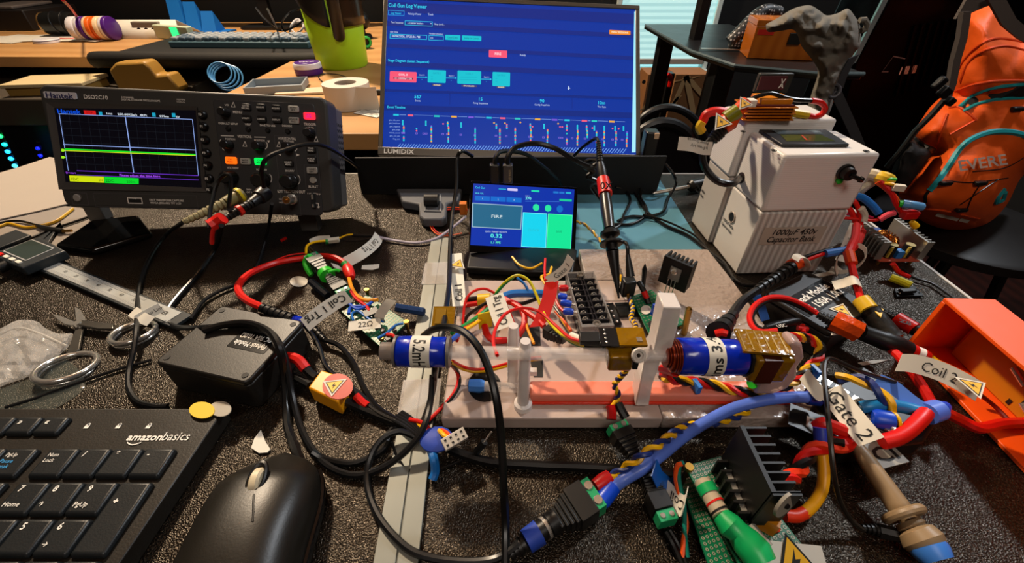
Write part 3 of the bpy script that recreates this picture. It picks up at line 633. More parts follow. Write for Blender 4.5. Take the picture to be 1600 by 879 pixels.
b = f.mb(BB); c = f.h(*z1(180, 928)); b.lathe((*c, 0), (*c, .004), [(0, .0032), (1, .0026)], 20); o = b.build('push_button', sc); q = f.mb(WHT); f.t(q, WHT, 'F6', *z1(178, 928), 3.4, .0042, bold=True); q.build('lettering', o, smooth=0)
for X, Y in ((357, 347), (548, 352), (737, 362), (928, 372)): c = f.h(*z1(X, Y)); f.mb(BB).lathe((*c, 0), (*c, .0032), [(0, .0024), (.7, .0024), (1, .0016)], 16).build('push_button', sc)
c = f.h(*z1(1170, 838)); f.mb(GB).lathe((*c, 0), (*c, .003), [(0, .0034), (.7, .0034), (1, .003)], 20).build('push_button', sc, 'round pale grey burst button')
c = f.h(*z3(272, 785)); f.mb(mat('power_button', '#8c8680', .4)).lathe((*c, 0), (*c, .002), [(0, .0036), (.7, .0036), (1, .003)], 24).build('power_button', sc)
b = f.mb(INK); f.R(b, INK, *z3(628, 797), *z3(706, 815), .0004, .001); b.build('usb_socket', sc)
for X, Y, r, d in ((335, 188, 8.5, .011), (365, 500, 8.5, .012), (660, 512, 8.5, .012), (940, 522, 9, .012), (1145, 385, 9, .012), (390, 812, 12, .015), (690, 838, 13, .015), (955, 848, 13, .015)):
    x, y = z1(X, Y); c = f.h(x, y); k = f.sc(x, y); b = f.mb(mat('scope_knob', '#141314', .35)); R_ = r*k*.8
    b.lathe((*c, .0011), (*c, d), [(0, R_*1.12), (.15, R_*1.08), (.2, R_), (.92, R_*.94), (1, R_*.8)], 28)
    for a in range(14): A = 2*PI*a/14; b.box((c[0]+R_*.97*math.cos(A), c[1]+R_*.97*math.sin(A), d*.55), (R_*.12, R_*.12, d*.7), A)
    b.build('knob', sc)
c = f.h(*z1(975, 1020)); b = f.mb(STEEL); b.lathe((*c, 0), (*c, .017), [(0, .0055), (.3, .0055), (.32, .0042), (1, .0042)], 24); b.use(mat('gold_plating', '#c09050', .3, 1)).lathe((*c, .0165), (*c, .0175), [(0, .0036), (1, .0034)], 24); b.cone((*c, .0175), (*c, .0205), .0008); b.build('bnc_socket', sc, 'gilt trigger socket')
b = f.mb(INK); c = f.h(*z1(1175, 1035)); b.rrect(c[0]-.002, c[0]+.002, c[1]-.0075, c[1]+.0075, .001, .001, .004); b.use(STEEL); b.box((c[0], c[1]+.004, .0045), (.0016, .005, .002)).box((c[0], c[1]-.005, .0045), (.0016, .003, .002)); b.build('probe_terminal', sc)
inv = (Matrix.Translation(sloc) @ Euler(srot).to_matrix().to_4x4()).inverted()
for X, Y in ((154, 346), (485, 362)):        # front feet stand on the desk, drawn in local axes
    g_ = P(X, Y)
    p = [Vector((g_.x+dx, g_.y+.006+dy+(.006 if up else 0), ZD+(.040 if X > 300 else .056) if up else ZD+.0008)) for up in (0, 1) for dx, dy in ((-.010, -.006), (.010, -.006), (.010, .006), (-.010, .006))]
    b = MB(mat('grey_rubber_foot', '#45423e', .6)); b.add([inv @ v for v in p], [(3, 2, 1, 0), (4, 5, 6, 7), (0, 1, 5, 4), (1, 2, 6, 5), (2, 3, 7, 6), (3, 0, 4, 7)]); b.build('foot', sc, bev=.001)
# probe plugs on the front
def at2(pts): return [P(*p) for p in pts]
# ================================================================== MONITOR
mloc = Vector((-.1789, .5453, ZD+.0362)); mrot = tuple(math.radians(a) for a in (-41.87, 2.26, 1.23)); MW, MH = .355, .225
mo = thing('portable_monitor', 'large leaning grey monitor showing a deep blue log viewer page', 'monitor', mloc, mrot)
f = Face(mo, mloc, mrot); gb = mat('monitor_bezel', '#5a534a', .35, .3)
b = f.mb(gb); b.bx(0, MW, 0, .011, -.008, .0012); b.bx(0, .006, .011, MH-.006, -.008, .0012).bx(MW-.006, MW, .011, MH-.006, -.008, .0012).bx(0, MW, MH-.006, MH, -.008, .0012); b.build('bezel', mo, bev=.0008)
f.mb(BLK).bx(.002, MW-.002, .002, MH-.002, -.016, -.0085).build('back_shell', mo)
b = f.mb(WHT); p = f.h(599, 241); b.text('LUMIDIX', p[0]+.001, .0022, h=.0062, w=.040, z=.0014, bold=True); b.build('brand_lettering', mo, smooth=0)
BG = mat('monitor_lcd', '#0a1440', .22, emit=.9, ecol='#0836a0', coat=.3)
b = f.mb(BG); b.bx(.006, MW-.006, .011, MH-.006, -.008, -.0002)
zz = .0002
def mz(X, Y, z=4): return (590+X/6.762, Y/6.762) if z == 4 else (600+X/7.325, 130+Y/7.325) if z == 5 else (800+X/7.324, 130+Y/7.324)
dk2 = glow('#162c84', 1)
for y0_, y1_ in ((0, 16), (31, 38), (66, 72), (93, 101)): f.Q(b, dk2, [(604, y0_+2), (992, y0_+22), (992, y1_+22), (604, y1_+2)], zz)
for y0_, y1_ in ((139, 143), (163, 172)): f.Q(b, glow('#0c2a82', 1), [(600, y0_), (990, y0_+13), (990, y1_+13), (600, y1_)], zz)
f.line(b, glow('#0c2a82', 1), (703, 144), (703, 163), .0006, zz); f.line(b, glow('#0c2a82', 1), (894, 152), (894, 170), .0006, zz)
f.Q(b, glow('#a8f0ff', 1), [(991, 18), (996, 18), (993, 238), (987, 238)], zz+.0001)
cy = glow('#30d0f0'); cyb = glow('#10c8d8', .95); pk = glow('#f85878', 1); wt = glow('#d8e8ff', .9)
f.t(b, cy, 'Coil Gun Log Viewer', *mz(318, 62), 6, zz+.0002, wp=60, bold=True)
f.O(b, glow('#30a8f0'), *mz(113, 108), *mz(282, 168), zz+.0002, .0006); f.t(b, cy, 'Log Viewer', *mz(197, 139), 3.4, zz+.0002, wp=16)
f.t(b, wt, 'Velocity Viewer', *mz(390, 147), 3.4, zz+.0002, wp=21); f.t(b, wt, 'Touch', *mz(560, 153), 3.4, zz+.0002, wp=8)
f.t(b, wt, 'Test Sequence', *mz(207, 238), 3, zz+.0002, wp=19); f.O(b, cy, *mz(290, 218), *mz(580, 280), zz+.0002, .0006); f.t(b, wt, '-- Custom Session --', *mz(405, 246), 3.2, zz+.0002, wp=26, bold=True); f.Q(b, wt, [mz(555, 247), mz(575, 248), mz(565, 258)], zz+.0002); f.t(b, wt, 'Stop (ctrl)...', *mz(655, 257), 3, zz+.0002, wp=16)
f.t(b, wt, 'End Time', *mz(175, 338), 2.8, zz+.0002, wp=12); f.O(b, cy, *mz(130, 357), *mz(520, 422), zz+.0002, .0006); f.t(b, wt, '04/04/2026, 07:25:36 PM', *mz(300, 386), 3.4, zz+.0002, wp=44, bold=True)
f.t(b, wt, 'Window (minutes)', *mz(618, 358), 2.6, zz+.0002, wp=22); f.O(b, cy, *mz(540, 373), *mz(697, 432), zz+.0002, .0006); f.t(b, wt, '10', *mz(572, 402), 3.4, zz+.0002)
for X0, X1, tx in ((715, 873, 'Load Data'), (892, 1096, 'Jump to Latest')):
    f.R(b, cyb, *mz(X0, 368+(X0-715)*.04), *mz(X1, 428+(X0-715)*.04), zz+.0001, zz+.0002, .0008); f.t(b, glow('#085868'), tx, *mz((X0+X1)/2, 398+(X0-715)*.04), 3, zz+.0004, wp=len(tx)*1.7)
f.R(b, pk, *mz(1176, 528), *mz(1367, 612), zz+.0001, zz+.0002, .001); f.t(b, glow('#ffd8e0'), 'FIRE', *mz(1272, 570), 4, zz+.0004, bold=True)
f.R(b, glow('#f08a28'), 952, 47, 985, 55, zz+.0001, zz+.0002, .0006); f.t(b, glow('#fff0d0'), 'NEW SESSIONS', 968.5, 51, 2.8, zz+.0004, wp=26, bold=True)
f.t(b, wt, 'Ready', 817, 86, 3, zz+.0002, wp=9); f.Q(b, wt, [(888, 134), (891, 139), (889, 138), (889, 141), (887, 139)], zz+.0002)
f.t(b, cy, 'Stage Diagram (Latest Sequence)', *mz(328, 645), 4, zz+.0002, wp=64, bold=True)
f.R(b, pk, *mz(131, 752), *mz(410, 872), zz+.0001, zz+.0002, .0012); f.t(b, glow('#ffe8f0'), 'COIL 0', *mz(270, 790), 3.2, zz+.0004, bold=True); f.R(b, glow('#782040'), *mz(168, 816), *mz(375, 842), zz+.0003); f.t(b, glow('#ffe8f0'), 'C1: 11000000uF Z ON', *mz(272, 829), 2.6, zz+.0004, wp=27, bold=True)
for X0, X1, Y0, Y1, tx in ((533, 720, 738, 878, 'GATE 1'), (845, 1093, 745, 893, 'COIL 1'), (1215, 1398, 760, 915, 'GATE 2')):
    f.R(b, cyb, *mz(X0, Y0), *mz(X1, Y1), zz+.0001, zz+.0002, .0012); f.t(b, glow('#0890b0'), tx, *mz((X0+X1)/2, Y0+36), 2.8, zz+.0004)
    for i in range(2): f.line(b, glow('#0890b0'), mz(X0+30, Y0+70+i*30), mz(X0+30+(X1-X0)*(.12 if X1-X0 < 200 else .7), Y0+71+i*30), .0004, zz+.0004)
for X0, X1, Y in ((412, 525, 816), (722, 835, 825), (1095, 1205, 838)):
    f.line(b, cy, mz(X0, Y-1), mz(X1-10, Y+1), .0008, zz+.0002); f.Q(b, cy, [mz(X1-16, Y-10), mz(X1+2, Y+1), mz(X1-16, Y+11)], zz+.0003); f.t(b, wt, 'Start 0.1', *mz((X0+X1)/2, Y-24), 2.2, zz+.0002, wp=8); f.t(b, cy, '+', *mz((X0+X1)/2, Y+26), 2, zz+.0002)
for x, y, w_ in ((683, 133, 15), (733, 134.5, 24), (783, 136.5, 14)): f.R(b, glow('#50486c'), x-w_/2, y-1.8, x+w_/2, y+1.8, zz+.0002); f.t(b, glow('#ffe8c0'), 'ENABLED', x, y, 2, zz+.0004, wp=w_*.7, bold=True)
for x, y, n_, l_ in ((653, 151, '567', 'Events'), (751, 155, '15', 'Firing Sequences'), (847, 157.5, '90', 'Config Snapshots'), (940, 160.5, '10m', 'Time Span')): f.t(b, cy, n_, x, y, 5, zz+.0002, bold=True); f.t(b, wt, l_, x, y+6.2, 2.8, zz+.0002, wp=len(l_)*1.45)
f.t(b, cy, 'Event Timeline', *mz(142, 274, 5), 3.8, zz+.0002, wp=28, bold=True)
cols = {'c': '#20c8e0', 'p': '#f06080', 't': '#28c8c0', 'o': '#f0b040', 'v': '#7a58d8'}
for x, c_, w_ in ((619, 'c', 10), (641.5, 'p', 30), (682.5, 't', 16), (709.5, 'o', 15), (736, 'v', 17), (764, 'c', 11), (785.5, 'p', 16), (809, 't', 20), (840, 'o', 16), (866.5, 'v', 8), (886, 'c', 16), (913, 'p', 4), (928.5, 't', 16), (956, 'o', 15)):
    y = 179.5+(x-619)*.0315; f.R(b, glow(cols[c_]), x-4.3, y-1.5, x+4.3, y+1.5, zz+.0002); f.R(b, glow('#7aa0e8', .8), x+5.5, y-.7, x+5.5+w_, y+.7, zz+.0002)
for i, (tx, w_) in enumerate((('gate_idle_start', 17), ('gate_breakbeam', 17), ('gate_triggered', 16), ('gate_stage', 12), ('velocity_stored', 17), ('gate_coil_pair', 16), ('firing_start', 11))): f.t(b, glow('#90b0f0', .9), tx, 625-w_/2, 187.6+i*4.9, 2.5, zz+.0002, wp=w_)
random.seed(3)
def dots(x, y0_, y1_, pal):
    n_ = max(1, int((y1_-y0_)/2)); 
    for i in range(n_+1):
        y = y0_+(y1_-y0_)*i/max(1, n_); c = f.h(x, y); r = f.sc(x, y)*1.35
        b.use(glow(cols.get(pal[i % len(pal)], '#ffffff'))); b.add([(c[0]+r*math.cos(a*PI/4), c[1]+r*math.sin(a*PI/4), zz+.0003+i*.00001) for a in range(8)], [tuple(range(8))])
sl_ = .0315
for x, a, e, pal in ((629.5, 0, 6, 'cc'), (631, 8, 19, 'vopct'), (631, 25, 31, 'cpc'), (651, 12, 15, 'cp'), (665.5, 0, 6, 'ctc'), (674, 7, 19, 'vcpoct'), (674, 22, 31, 'ocpc'), (692.5, 3, 3, 'p'), (699.5, 0, 6, 'coc'), (701, 8, 19, 'poct'), (700.5, 24, 31, 'cpc'), (720.5, 1, 7, 'cc'), (742.5, 8, 21, 'vctt'), (742.5, 24, 31, 'cpc'), (772, -1, -1, 'o'), (775.5, 1, 7, 'cpc'), (781, 8, 19, 'vopct'), (781, 21, 30, 'ocpc'), (789, -1, -1, 'o'), (792, 1, 7, 'pc'),
        (805, 6, 18, 'vopct'), (805, 22, 29, 'cpc'), (813, -3, -3, 'o'), (828.5, -1, 5, 'cpc'), (832, 3, 3, 'p'), (829.5, 7, 18, 'poct'), (829, 22, 29, 'cpc'), (850, -1, 5, 'cc'), (855.5, 7, 19, 'poctv'), (855, 22, 29, 'cpc'), (872, -3, -3, 'oo'), (875, 2, 2, 'p'), (878.5, 2, 2, 'p'), (885.5, -1, 7, 'cpc'), (885.5, 12, 12, 't'), (885.5, 20, 29, 'vocp'), (902, -1, 5, 'cc'), (902.5, 7, 18, 'poct'), (902, 20, 29, 'ocpc'), (916.5, -1, 5, 'cpc'), (917.5, 7, 17, 'oct'), (925.5, 2, 2, 'p'), (928.5, -1, 5, 'cc'), (932, 7, 18, 'voct'), (932, 22, 29, 'cpc'), (944, -1, 5, 'cc'), (944, 7, 17, 'poct'), (944, 22, 29, 'cpc'), (957, 2, 2, 'p'), (961, -1, 5, 'cc'), (962.5, 7, 18, 'poct'), (962, 22, 28, 'cpc'), (966.5, 2, 2, 'p'), (974, -1, 4, 'cc'), (979.5, 7, 16, 'vct'), (979, 18, 29, 'popc')):
    y = 188.5+(x-625)*sl_; dots(x, y+a, y+e, pal)
for x in (629, 631, 651, 662, 666, 692, 699, 720, 742, 775, 791, 805, 827, 831, 849, 874, 878, 894, 902, 914, 926, 942, 957, 963, 972): y = 207.5+(x-625)*sl_; f.O(b, glow('#9a78e8'), x-1.6, y-1.3, x+1.6, y+1.3, zz+.0002, .0004)
for i in range(82):
    x = 623+i*4.35; y = 228+(x-625)*.022; f.line(b, glow('#78b0ff', .9), (x-2.6, y+3.6), (x+2.8, y-3.2), .0009, zz+.0002)
b.build('screen', mo, 'lit blue page with pink, cyan and orange blocks', smooth=0)
# black shelf under the monitor
st = thing('monitor_stand', 'long matte black low stand with sloping ends under the big monitor', 'stand', (0, 0, 0))
q0, q1, q2, q3 = D(553, 247, .5), D(1043, 244, .5), D(1028, 290, .5), D(562, 291, .5)
mbk = mat('matte_black_sheet', '#060606', .6); b = MB(mbk)
b.add([q0, q1, Vector((q2.x, .5, ZD+.0008)), Vector((q3.x, .5, ZD+.0008))]+[v+Vector((0, .004, 0)) for v in (q0, q1, Vector((q2.x, .5, ZD+.0008)), Vector((q3.x, .5, ZD+.0008)))], [(3, 2, 1, 0), (4, 5, 6, 7), (0, 1, 5, 4), (1, 2, 6, 5), (2, 3, 7, 6), (3, 0, 4, 7)]); b.build('front_board', st, bev=.0008)
MB(mbk).bx(q0.x+.01, q1.x-.01, .5045, .535, ZD+.022, ZD+.026).bx(-.17, .16, .515, .535, ZD+.0008, ZD+.0215).build('shelf', st)
MB(mbk).add([(-.06, .600, ZD+.0012), (.06, .600, ZD+.0012), (.06, .655, ZD+.10), (-.06, .655, ZD+.10)], [(0, 1, 2, 3)]).build('back_rest', st, solid=.003)
t = thing('grey_clamp', 'grey printed bracket with black wheel lying below the black monitor stand', 'bracket', (0, 0, 0))
gp = mat('grey_printed_plastic', '#54565a', .5); b = MB(gp)
pts = [P(x, y, .012) for x, y in ((619, 294), (722, 294), (716, 312), (698, 317), (697, 338), (690, 342), (662, 342), (655, 336), (654, 318), (628, 314))]
b.prism([(p.x, p.y) for p in pts], ZD+.001, ZD+.012); b.build('plate', t, bev=.002)
c = P(675, 318, .013); MB(BLK).cone((c.x-.008, c.y, c.z+.004), (c.x+.008, c.y, c.z+.004), .008, n=20).build('wheel', t)
MB(mat('grey_print_rim', '#7c7e80', .5)).tube([P(x, y, .0125) for x, y in ((664, 304), (664, 330), (688, 331), (688, 304))], .0012, 6).build('rim', t)
# ================================================================== TOUCH DISPLAY
tloc = Vector((-.0432, .3502, ZD+.0125)); trot = tuple(math.radians(a) for a in (-32.464, 8.2, 9.5)); TWd, THt = .113, .0706
td = thing('touch_display', 'small black touch display with FIRE box and cyan and green panels', 'display', tloc, trot)
f = Face(td, tloc, trot); gl = mat('display_black_glass', '#050506', .12)
f.mb(gl).rrect(0, TWd, 0, THt, .002, -.004, 0).build('glass_front', td, bev=.0004)
f.mb(BLK).bx(.006, TWd-.006, .006, THt-.006, -.016, -.0042).build('back_case', td, bev=.001)
tz_ = lambda X, Y: (725+X/6.278, 275+Y/6.278)
b = f.mb(glow('#0a2ca0', .9)); f.Q(b, glow('#0c36b0', .9), [tz_(92, 72), tz_(1083, 130), tz_(1050, 722), tz_(62, 675)], .0002)
for i, X0 in enumerate((107, 262, 417)): f.R(b, glow('#1070d8', .9), *tz_(X0, 192+i*7), *tz_(X0+146, 245+i*8), .0004); f.t(b, wt, '123'[i], *tz_(X0+72, 220+i*7), 2.4, .0006)
for p in (((80, 262), (575, 292), (558, 526), (76, 500)),): f.Q(b, glow('#a8c8d8', .9), [tz_(*q) for q in p], .0004); f.Q(b, glow('#286c90', .9), [tz_(*q) for q in ((90, 270), (568, 299), (550, 518), (85, 493))], .0006)
f.t(b, glow('#e0f0f0'), 'FIRE', *tz_(322, 396), 5, .0008, wp=17)
f.t(b, wt, 'GATE 1 TRANSIT VELOCITY', *tz_(316, 546), 2.4, .0006, wp=34); f.t(b, glow('#60f8e8'), '0.32', *tz_(316, 584), 6, .0006, wp=18, bold=True); f.t(b, wt, 'm/s', *tz_(310, 622), 1.8, .0006); f.t(b, glow('#60f8b8'), '1.1 FPS', *tz_(311, 650), 3.6, .0006, wp=15, bold=True)
f.t(b, cy, 'Coil Gun', *tz_(158, 113), 3, .0006, wp=15, bold=True); f.t(b, glow('#60f0f0'), 'BANK: COIL', *tz_(150, 168), 2.4, .0006, wp=13)
f.R(b, glow('#d0c8f8'), *tz_(427, 118), *tz_(524, 148), .0004, .0005); f.R(b, glow('#20a0c8'), *tz_(340, 120), *tz_(412, 135), .0004); f.R(b, glow('#20d8b0'), *tz_(660, 136), *tz_(738, 158), .0004, .0005)
for X in (900, 958, 1022): f.R(b, glow('#2078d0' if X < 1000 else '#20b0d0'), *tz_(X-25, 148+(X-900)*.05), *tz_(X+25, 170+(X-900)*.05), .0004, .0005)
f.R(b, glow('#18c898'), *tz_(935, 222), *tz_(1055, 250), .0004, .0005); f.t(b, wt, 'CAP V', *tz_(624, 194), 2, .0006); f.t(b, glow('#80f8f0'), '370', *tz_(630, 219), 4, .0006, wp=9, bold=True); f.line(b, glow('#4888e0'), tz_(600, 246), tz_(935, 250), .0004, .0004)
for X, Y, c_ in ((706, 308, '#28e8a0'), (823, 315, '#28e8a0'), (938, 322, '#1070c8')):
    c = f.h(*tz_(X, Y)); r = f.sc(815, 325)*5.4; b.use(glow(c_)); b.add([(c[0]+r*math.cos(a*PI/10), c[1]+r*math.sin(a*PI/10), .0005) for a in range(20)], [tuple(range(20))])
f.Q(b, glow('#80ffff'), [tz_(*q) for q in ((577, 354), (814, 368), (802, 706), (560, 692))], .0004); f.Q(b, glow('#14d4f0'), [tz_(*q) for q in ((582, 360), (809, 374), (797, 700), (566, 686))], .0006)
f.Q(b, glow('#60ffb0'), [tz_(*q) for q in ((823, 368), (1063, 381), (1046, 722), (805, 707))], .0004); f.Q(b, glow('#14e898'), [tz_(*q) for q in ((828, 374), (1058, 387), (1041, 716), (811, 701))], .0006)
f.t(b, glow('#28c0d0'), 'CLOCK', *tz_(683, 528), 4, .0008, wp=18); f.t(b, glow('#108858'), 'SAVE', *tz_(930, 543), 3.4, .0008, wp=9)
b.build('screen', td, 'lit blue touch page', smooth=0)
tinv = (Matrix.Translation(tloc) @ Euler(trot).to_matrix().to_4x4()).inverted()
b = MB(BLK); base = [P(*q) for q in ((728, 418, .009), (896, 426, .009), (902, 388, .009), (736, 380, .009))]  # display base, widened so its black also stands in for the shadow
vs = [tinv @ Vector((p.x, p.y, ZD+.0008)) for p in base]+[tinv @ Vector((p.x, p.y, ZD+.009)) for p in base]
b.add(vs, [(3, 2, 1, 0), (4, 5, 6, 7), (0, 1, 5, 4), (1, 2, 6, 5), (2, 3, 7, 6), (3, 0, 4, 7)]); b.build('base', td, bev=.002)
f.mb(BLK).bx(.03, .09, .008, .045, -.030, -.0162).build('support', td, bev=.003)
# ================================================================== SOFT SHAPES FROM AN OUTLINE
from mathutils.geometry import delaunay_2d_cdt
from mathutils.bvhtree import BVHTree
from mathutils import noise
def puff(pos, outline, depth, R, step, fold=(.05, 0), back=.01, smooth_k=4, fn=None):
    """pillow shape: pos(x, y, e) gives the place of an outline point raised by e; returns vertices and faces"""
    o = [Vector((p[0], p[1], 0)) for p in outline]
    if smooth_k > 1: o = [p for p in spline(o+[o[0]], smooth_k)][:-1]
    n = len(o); pts = [Vector((p.x, p.y)) for p in o]
    def dist(p):
        m = 1e9
        for i in range(n):
            a, b = pts[i], pts[(i+1) % n]; ab = b-a; t = max(0, min(1, (p-a).dot(ab)/max(1e-9, ab.length_squared))); m = min(m, (p-a-ab*t).length)
        return m
    def inside(p):
        c = False
        for i in range(n):
            a, b = pts[i], pts[(i+1) % n]
            if (a.y > p.y) != (b.y > p.y) and p.x < (b.x-a.x)*(p.y-a.y)/(b.y-a.y)+a.x: c = not c
        return c
    x0, x1 = min(p.x for p in pts), max(p.x for p in pts); y0, y1 = min(p.y for p in pts), max(p.y for p in pts)
    inner = []; ds = []
    j = 0; y = y0+step/2
    while y < y1:
        x = x0+(step/2 if j % 2 else 0)
        while x < x1:
            p = Vector((x, y))
            if inside(p):
                d = dist(p)
                if d > step*.45: inner.append(p); ds.append(d)
            x += step
        y += step*.87; j += 1
    allp = pts+inner
    r = delaunay_2d_cdt(allp, [(i, (i+1) % n) for i in range(n)], [], 1, 1e-5)
    V, Fc, orig = r[0], r[2], r[3]
    def el(i, p):
        d = 0
        for k in orig[i]:
            if k >= n: d = ds[k-n]
        if d == 0: return 0
        t = min(1, d/R); e = depth*math.sqrt(1-(1-t)**2)
        if fold[1]: e += fold[1]*min(1, d/(R*.4))*(abs(noise.noise(Vector((p.x*fold[0], p.y*fold[0]*.7, 3))))*2-.5+.5*noise.noise(Vector((p.x*fold[0]*2.3, p.y*fold[0]*2.3, 9))))
        if fn: e += fn(p.x, p.y, d)
        return max(e, .0002)
    vs = [pos(p.x, p.y, el(i, p)) for i, p in enumerate(V)]; N = len(vs)
    fr = [tuple(f) for f in Fc]; bk = [pos(p.x, p.y, -back if el(i, p) > 0 else 0) for i, p in enumerate(V)]
    fs = fr+[tuple(N+k for k in f[::-1]) for f in Fc]
    be = {}
    for f in Fc:
        for i in range(len(f)):
            a, b = f[i], f[(i+1) % len(f)]; be[(a, b)] = 1
    for a, b in list(be):
        if (b, a) not in be: fs.append((b, a, N+a, N+b))
    return vs+bk, fs, BVHTree.FromPolygons(vs, fr)
def onsurf(bvh, x, y, off=.002):
    o = Vector((0, 0, ZD+CH)); d = ray(x, y).normalized(); h = bvh.ray_cast(o, d)
    return None if h[0] is None else h[0]-d*off
def strip(bvh, pts, r, m, name, parent, lab=None, off=.001, k=6):
    S = [onsurf(bvh, p.x, p.y, off) for p in spline([Vector((x, y, 0)) for x, y in pts], k)]
    S = [p for p in S if p is not None]
    if len(S) > 1: return MB(m).tube(S, r, 6).build(name, parent, lab)
# ================================================================== RIGHT HAND BACKGROUND
ST_ = mat('black_table_top', '#141213', .35); tb = thing('black_table', 'black table with angled corner standing under the window with a wooden box on it', 'table', (0, 0, 0)); TZ = ZD+.06
b = MB(ST_); b.prism([(.439, 1.152), (.477, .99), (.609, .918), (.70, .915), (.72, 1.62), (.439, 1.62)], TZ-.014, TZ); b.build('table_top', tb, bev=.002)
MB(mat('slate_edge', '#4a5a60', .4)).tube([(.437, 1.60, TZ-.002), (.437, 1.152, TZ-.002), (.475, .988, TZ-.002), (.609, .915, TZ-.002), (.70, .912, TZ-.002)], .004, 6).build('edge_strip', tb)
for x, y in ((.50, 1.10), (.67, .97), (.50, 1.56), (.69, 1.56)): MB(BLK).bx(x-.022, x+.022, y-.022, y+.022, 0, TZ-.0142).build('leg', tb, bev=.002)
MB(BLK).bx(.492, .515, 1.30, 1.34, TZ+.0002, 1.75).build('upright_post', tb)
# wooden box on the table
wl = P(1178, 92, .062); wb = thing('wooden_box', 'small varnished wooden box with red label patch and black latch on the black table', 'box', (wl.x+.05, wl.y+.045, TZ+.0005), (0, 0, -.22))
vw = wavemat('varnished_wood', '#a85a14', '#b8681c', 12, 'X', .25, .05, .0003, 3); MB(vw).bx(-.05, .10, -.04, .05, 0, .062).build('carcass', wb, bev=.001); MB(vw).bx(-.051, .101, -.041, .051, .0622, .074).build('lid', wb, bev=.001)
MB(mat('red_box_label', '#c01c0c', .5)).bx(-.044, -.012, -.0412, -.0402, .046, .056).build('label_patch', wb); MB(BLK).bx(.02, .045, -.046, -.0402, .03, .052).build('latch', wb, bev=.001)
t = thing('cut_gloves', 'black pair of gloves with white dotted grip on the black table', 'gloves', P(1165, 80, .062)+Vector((0, .03, 0)))
dm = bpy.data.materials.new('dotted_black_fabric'); dm.use_nodes = True; nt = dm.node_tree; vo = nt.nodes.new('ShaderNodeTexVoronoi'); vo.inputs['Scale'].default_value = 140; vo.inputs['Randomness'].default_value = .2
cr = nt.nodes.new('ShaderNodeValToRGB'); cr.color_ramp.elements[0].position = .28; cr.color_ramp.elements[0].color = (.4, .4, .4, 1); cr.color_ramp.elements[1].position = .34; cr.color_ramp.elements[1].color = (.006, .006, .006, 1)
tc = nt.nodes.new('ShaderNodeTexCoord'); nt.links.new(tc.outputs['Object'], vo.inputs['Vector']); nt.links.new(vo.outputs['Distance'], cr.inputs[0]); nt.links.new(cr.outputs[0], nt.nodes['Principled BSDF'].inputs['Base Color'])
MB(dm).tube(spline([(-.03, 0, .014), (-.015, .0, .03), (.01, .01, .055), (.04, .02, .075), (.08, .03, .07)], 5), .016, 12).build('glove', t, smooth=80); MB(dm).tube(spline([(-.03, .0, .013), (.0, -.005, .013), (.03, -.0, .012)], 4), .012, 10).build('glove', t)
t = thing('metal_rule', 'short steel rule lying on the black table behind the gloves', 'ruler', P(1130, 80, .062)+Vector((0, .02, .0005))); MB(STEEL).box((0, 0, .001), (.09, .014, .0015), -.1).build('blade', t)
# meter on a tall black supply behind the capacitor bank
mt = thing('panel_meter', 'black boxed panel meter with dark red window reading V and A behind the capacitor bank', 'meter', (0, 0, 0))
a = D(1175, 144, .50); c = D(1239, 113, .50)
MB(BLK).bx(a.x+.016, c.x-.004, .503, .515, ZD+.0008, c.z-.006).build('case', mt, bev=.001)
b = MB(mat('meter_bezel', '#2c2c28', .4)); b.bx(a.x, c.x, .495, .5015, a.z, c.z); b.build('bezel', mt, bev=.0015)
b = MB(mat('meter_window', '#4a2428', .25)); w0, w1 = D(1182, 140, .4935), D(1231, 119, .4935); b.bx(w0.x, w1.x, .4925, .4938, w0.z, w1.z)
T = frame((0, .4922, 0), (1, 0, 0), (0, 0, 1)); b.T = T; b.use(WHT); b.text('V', w1.x-.004, w1.z-.0075, h=.0055, al='c', bold=True); b.text('A', w1.x-.004, w0.z+.002, h=.0055, al='c', bold=True)
b.build('window', mt, smooth=0)
# cardboard by the window
cbm = mat('corrugated_cardboard', '#8a5a30', .75, var=.12, varscale=18)
for i, (x0_, x1_, yy, lab) in enumerate(((1002, 1036, 1.72, 'brown cardboard carton with round hole left of the black post'), (1043, 1112, 1.70, 'brown cardboard carton taped over with creased clear tape'))):
    p, q = D(x0_, 175, yy), D(x1_, 116, yy); t = thing('cardboard_carton', lab, 'box', (0, 0, 0))
    MB(cbm).bx(p.x, q.x, yy, yy+.12, .0008, q.z).build('carton_body', t, bev=.002)
    if i: 
        tp = mat('clear_packing_tape', '#c8a070', .15, alpha=.6); b = MB(tp)
        for s_, e_ in (((1072, 118), (1050, 170)), ((1072, 118), (1084, 178)), ((1052, 128), (1090, 120)), ((1072, 118), (1108, 160)), ((1046, 168), (1062, 150))):
            u, v = D(*s_, yy-.001), D(*e_, yy-.001); b.ribbon([u, u.lerp(v, .5), v], (1, 0, .4), .02, .0006)
        b.build('packing_tape', t)
    else:
        h_ = D(1006, 128, yy-.001); MB(INK).cone((h_.x, yy-.001, h_.z), (h_.x, yy+.0, h_.z), .007, n=16).build('hand_hole', t)
        b = MB(mat('clear_packing_tape', '#c8a070', .15)); u, v = D(1003, 172, yy-.001), D(1030, 138, yy-.001); b.ribbon([u, v], (1, 0, .4), .018, .0006); b.build('packing_tape', t)
p, q = D(1030, 230, 1.62), D(1045, 115, 1.62); b = MB(BLK); b.bx(p.x, q.x, 1.62, 1.66, .0008, q.z); b.build('black_post', None, 'upright black post between the two brown cardboard cartons', cat='post', bev=.002, origin=((p.x+q.x)/2, 1.64, 0))
cable('red_ribbon', 'short red ribbon hooked over the black post', 'ribbon', [D(1043, 116, 1.60), D(1048, 122, 1.60), D(1046, 135, 1.60)], .008, RED, raw=True)
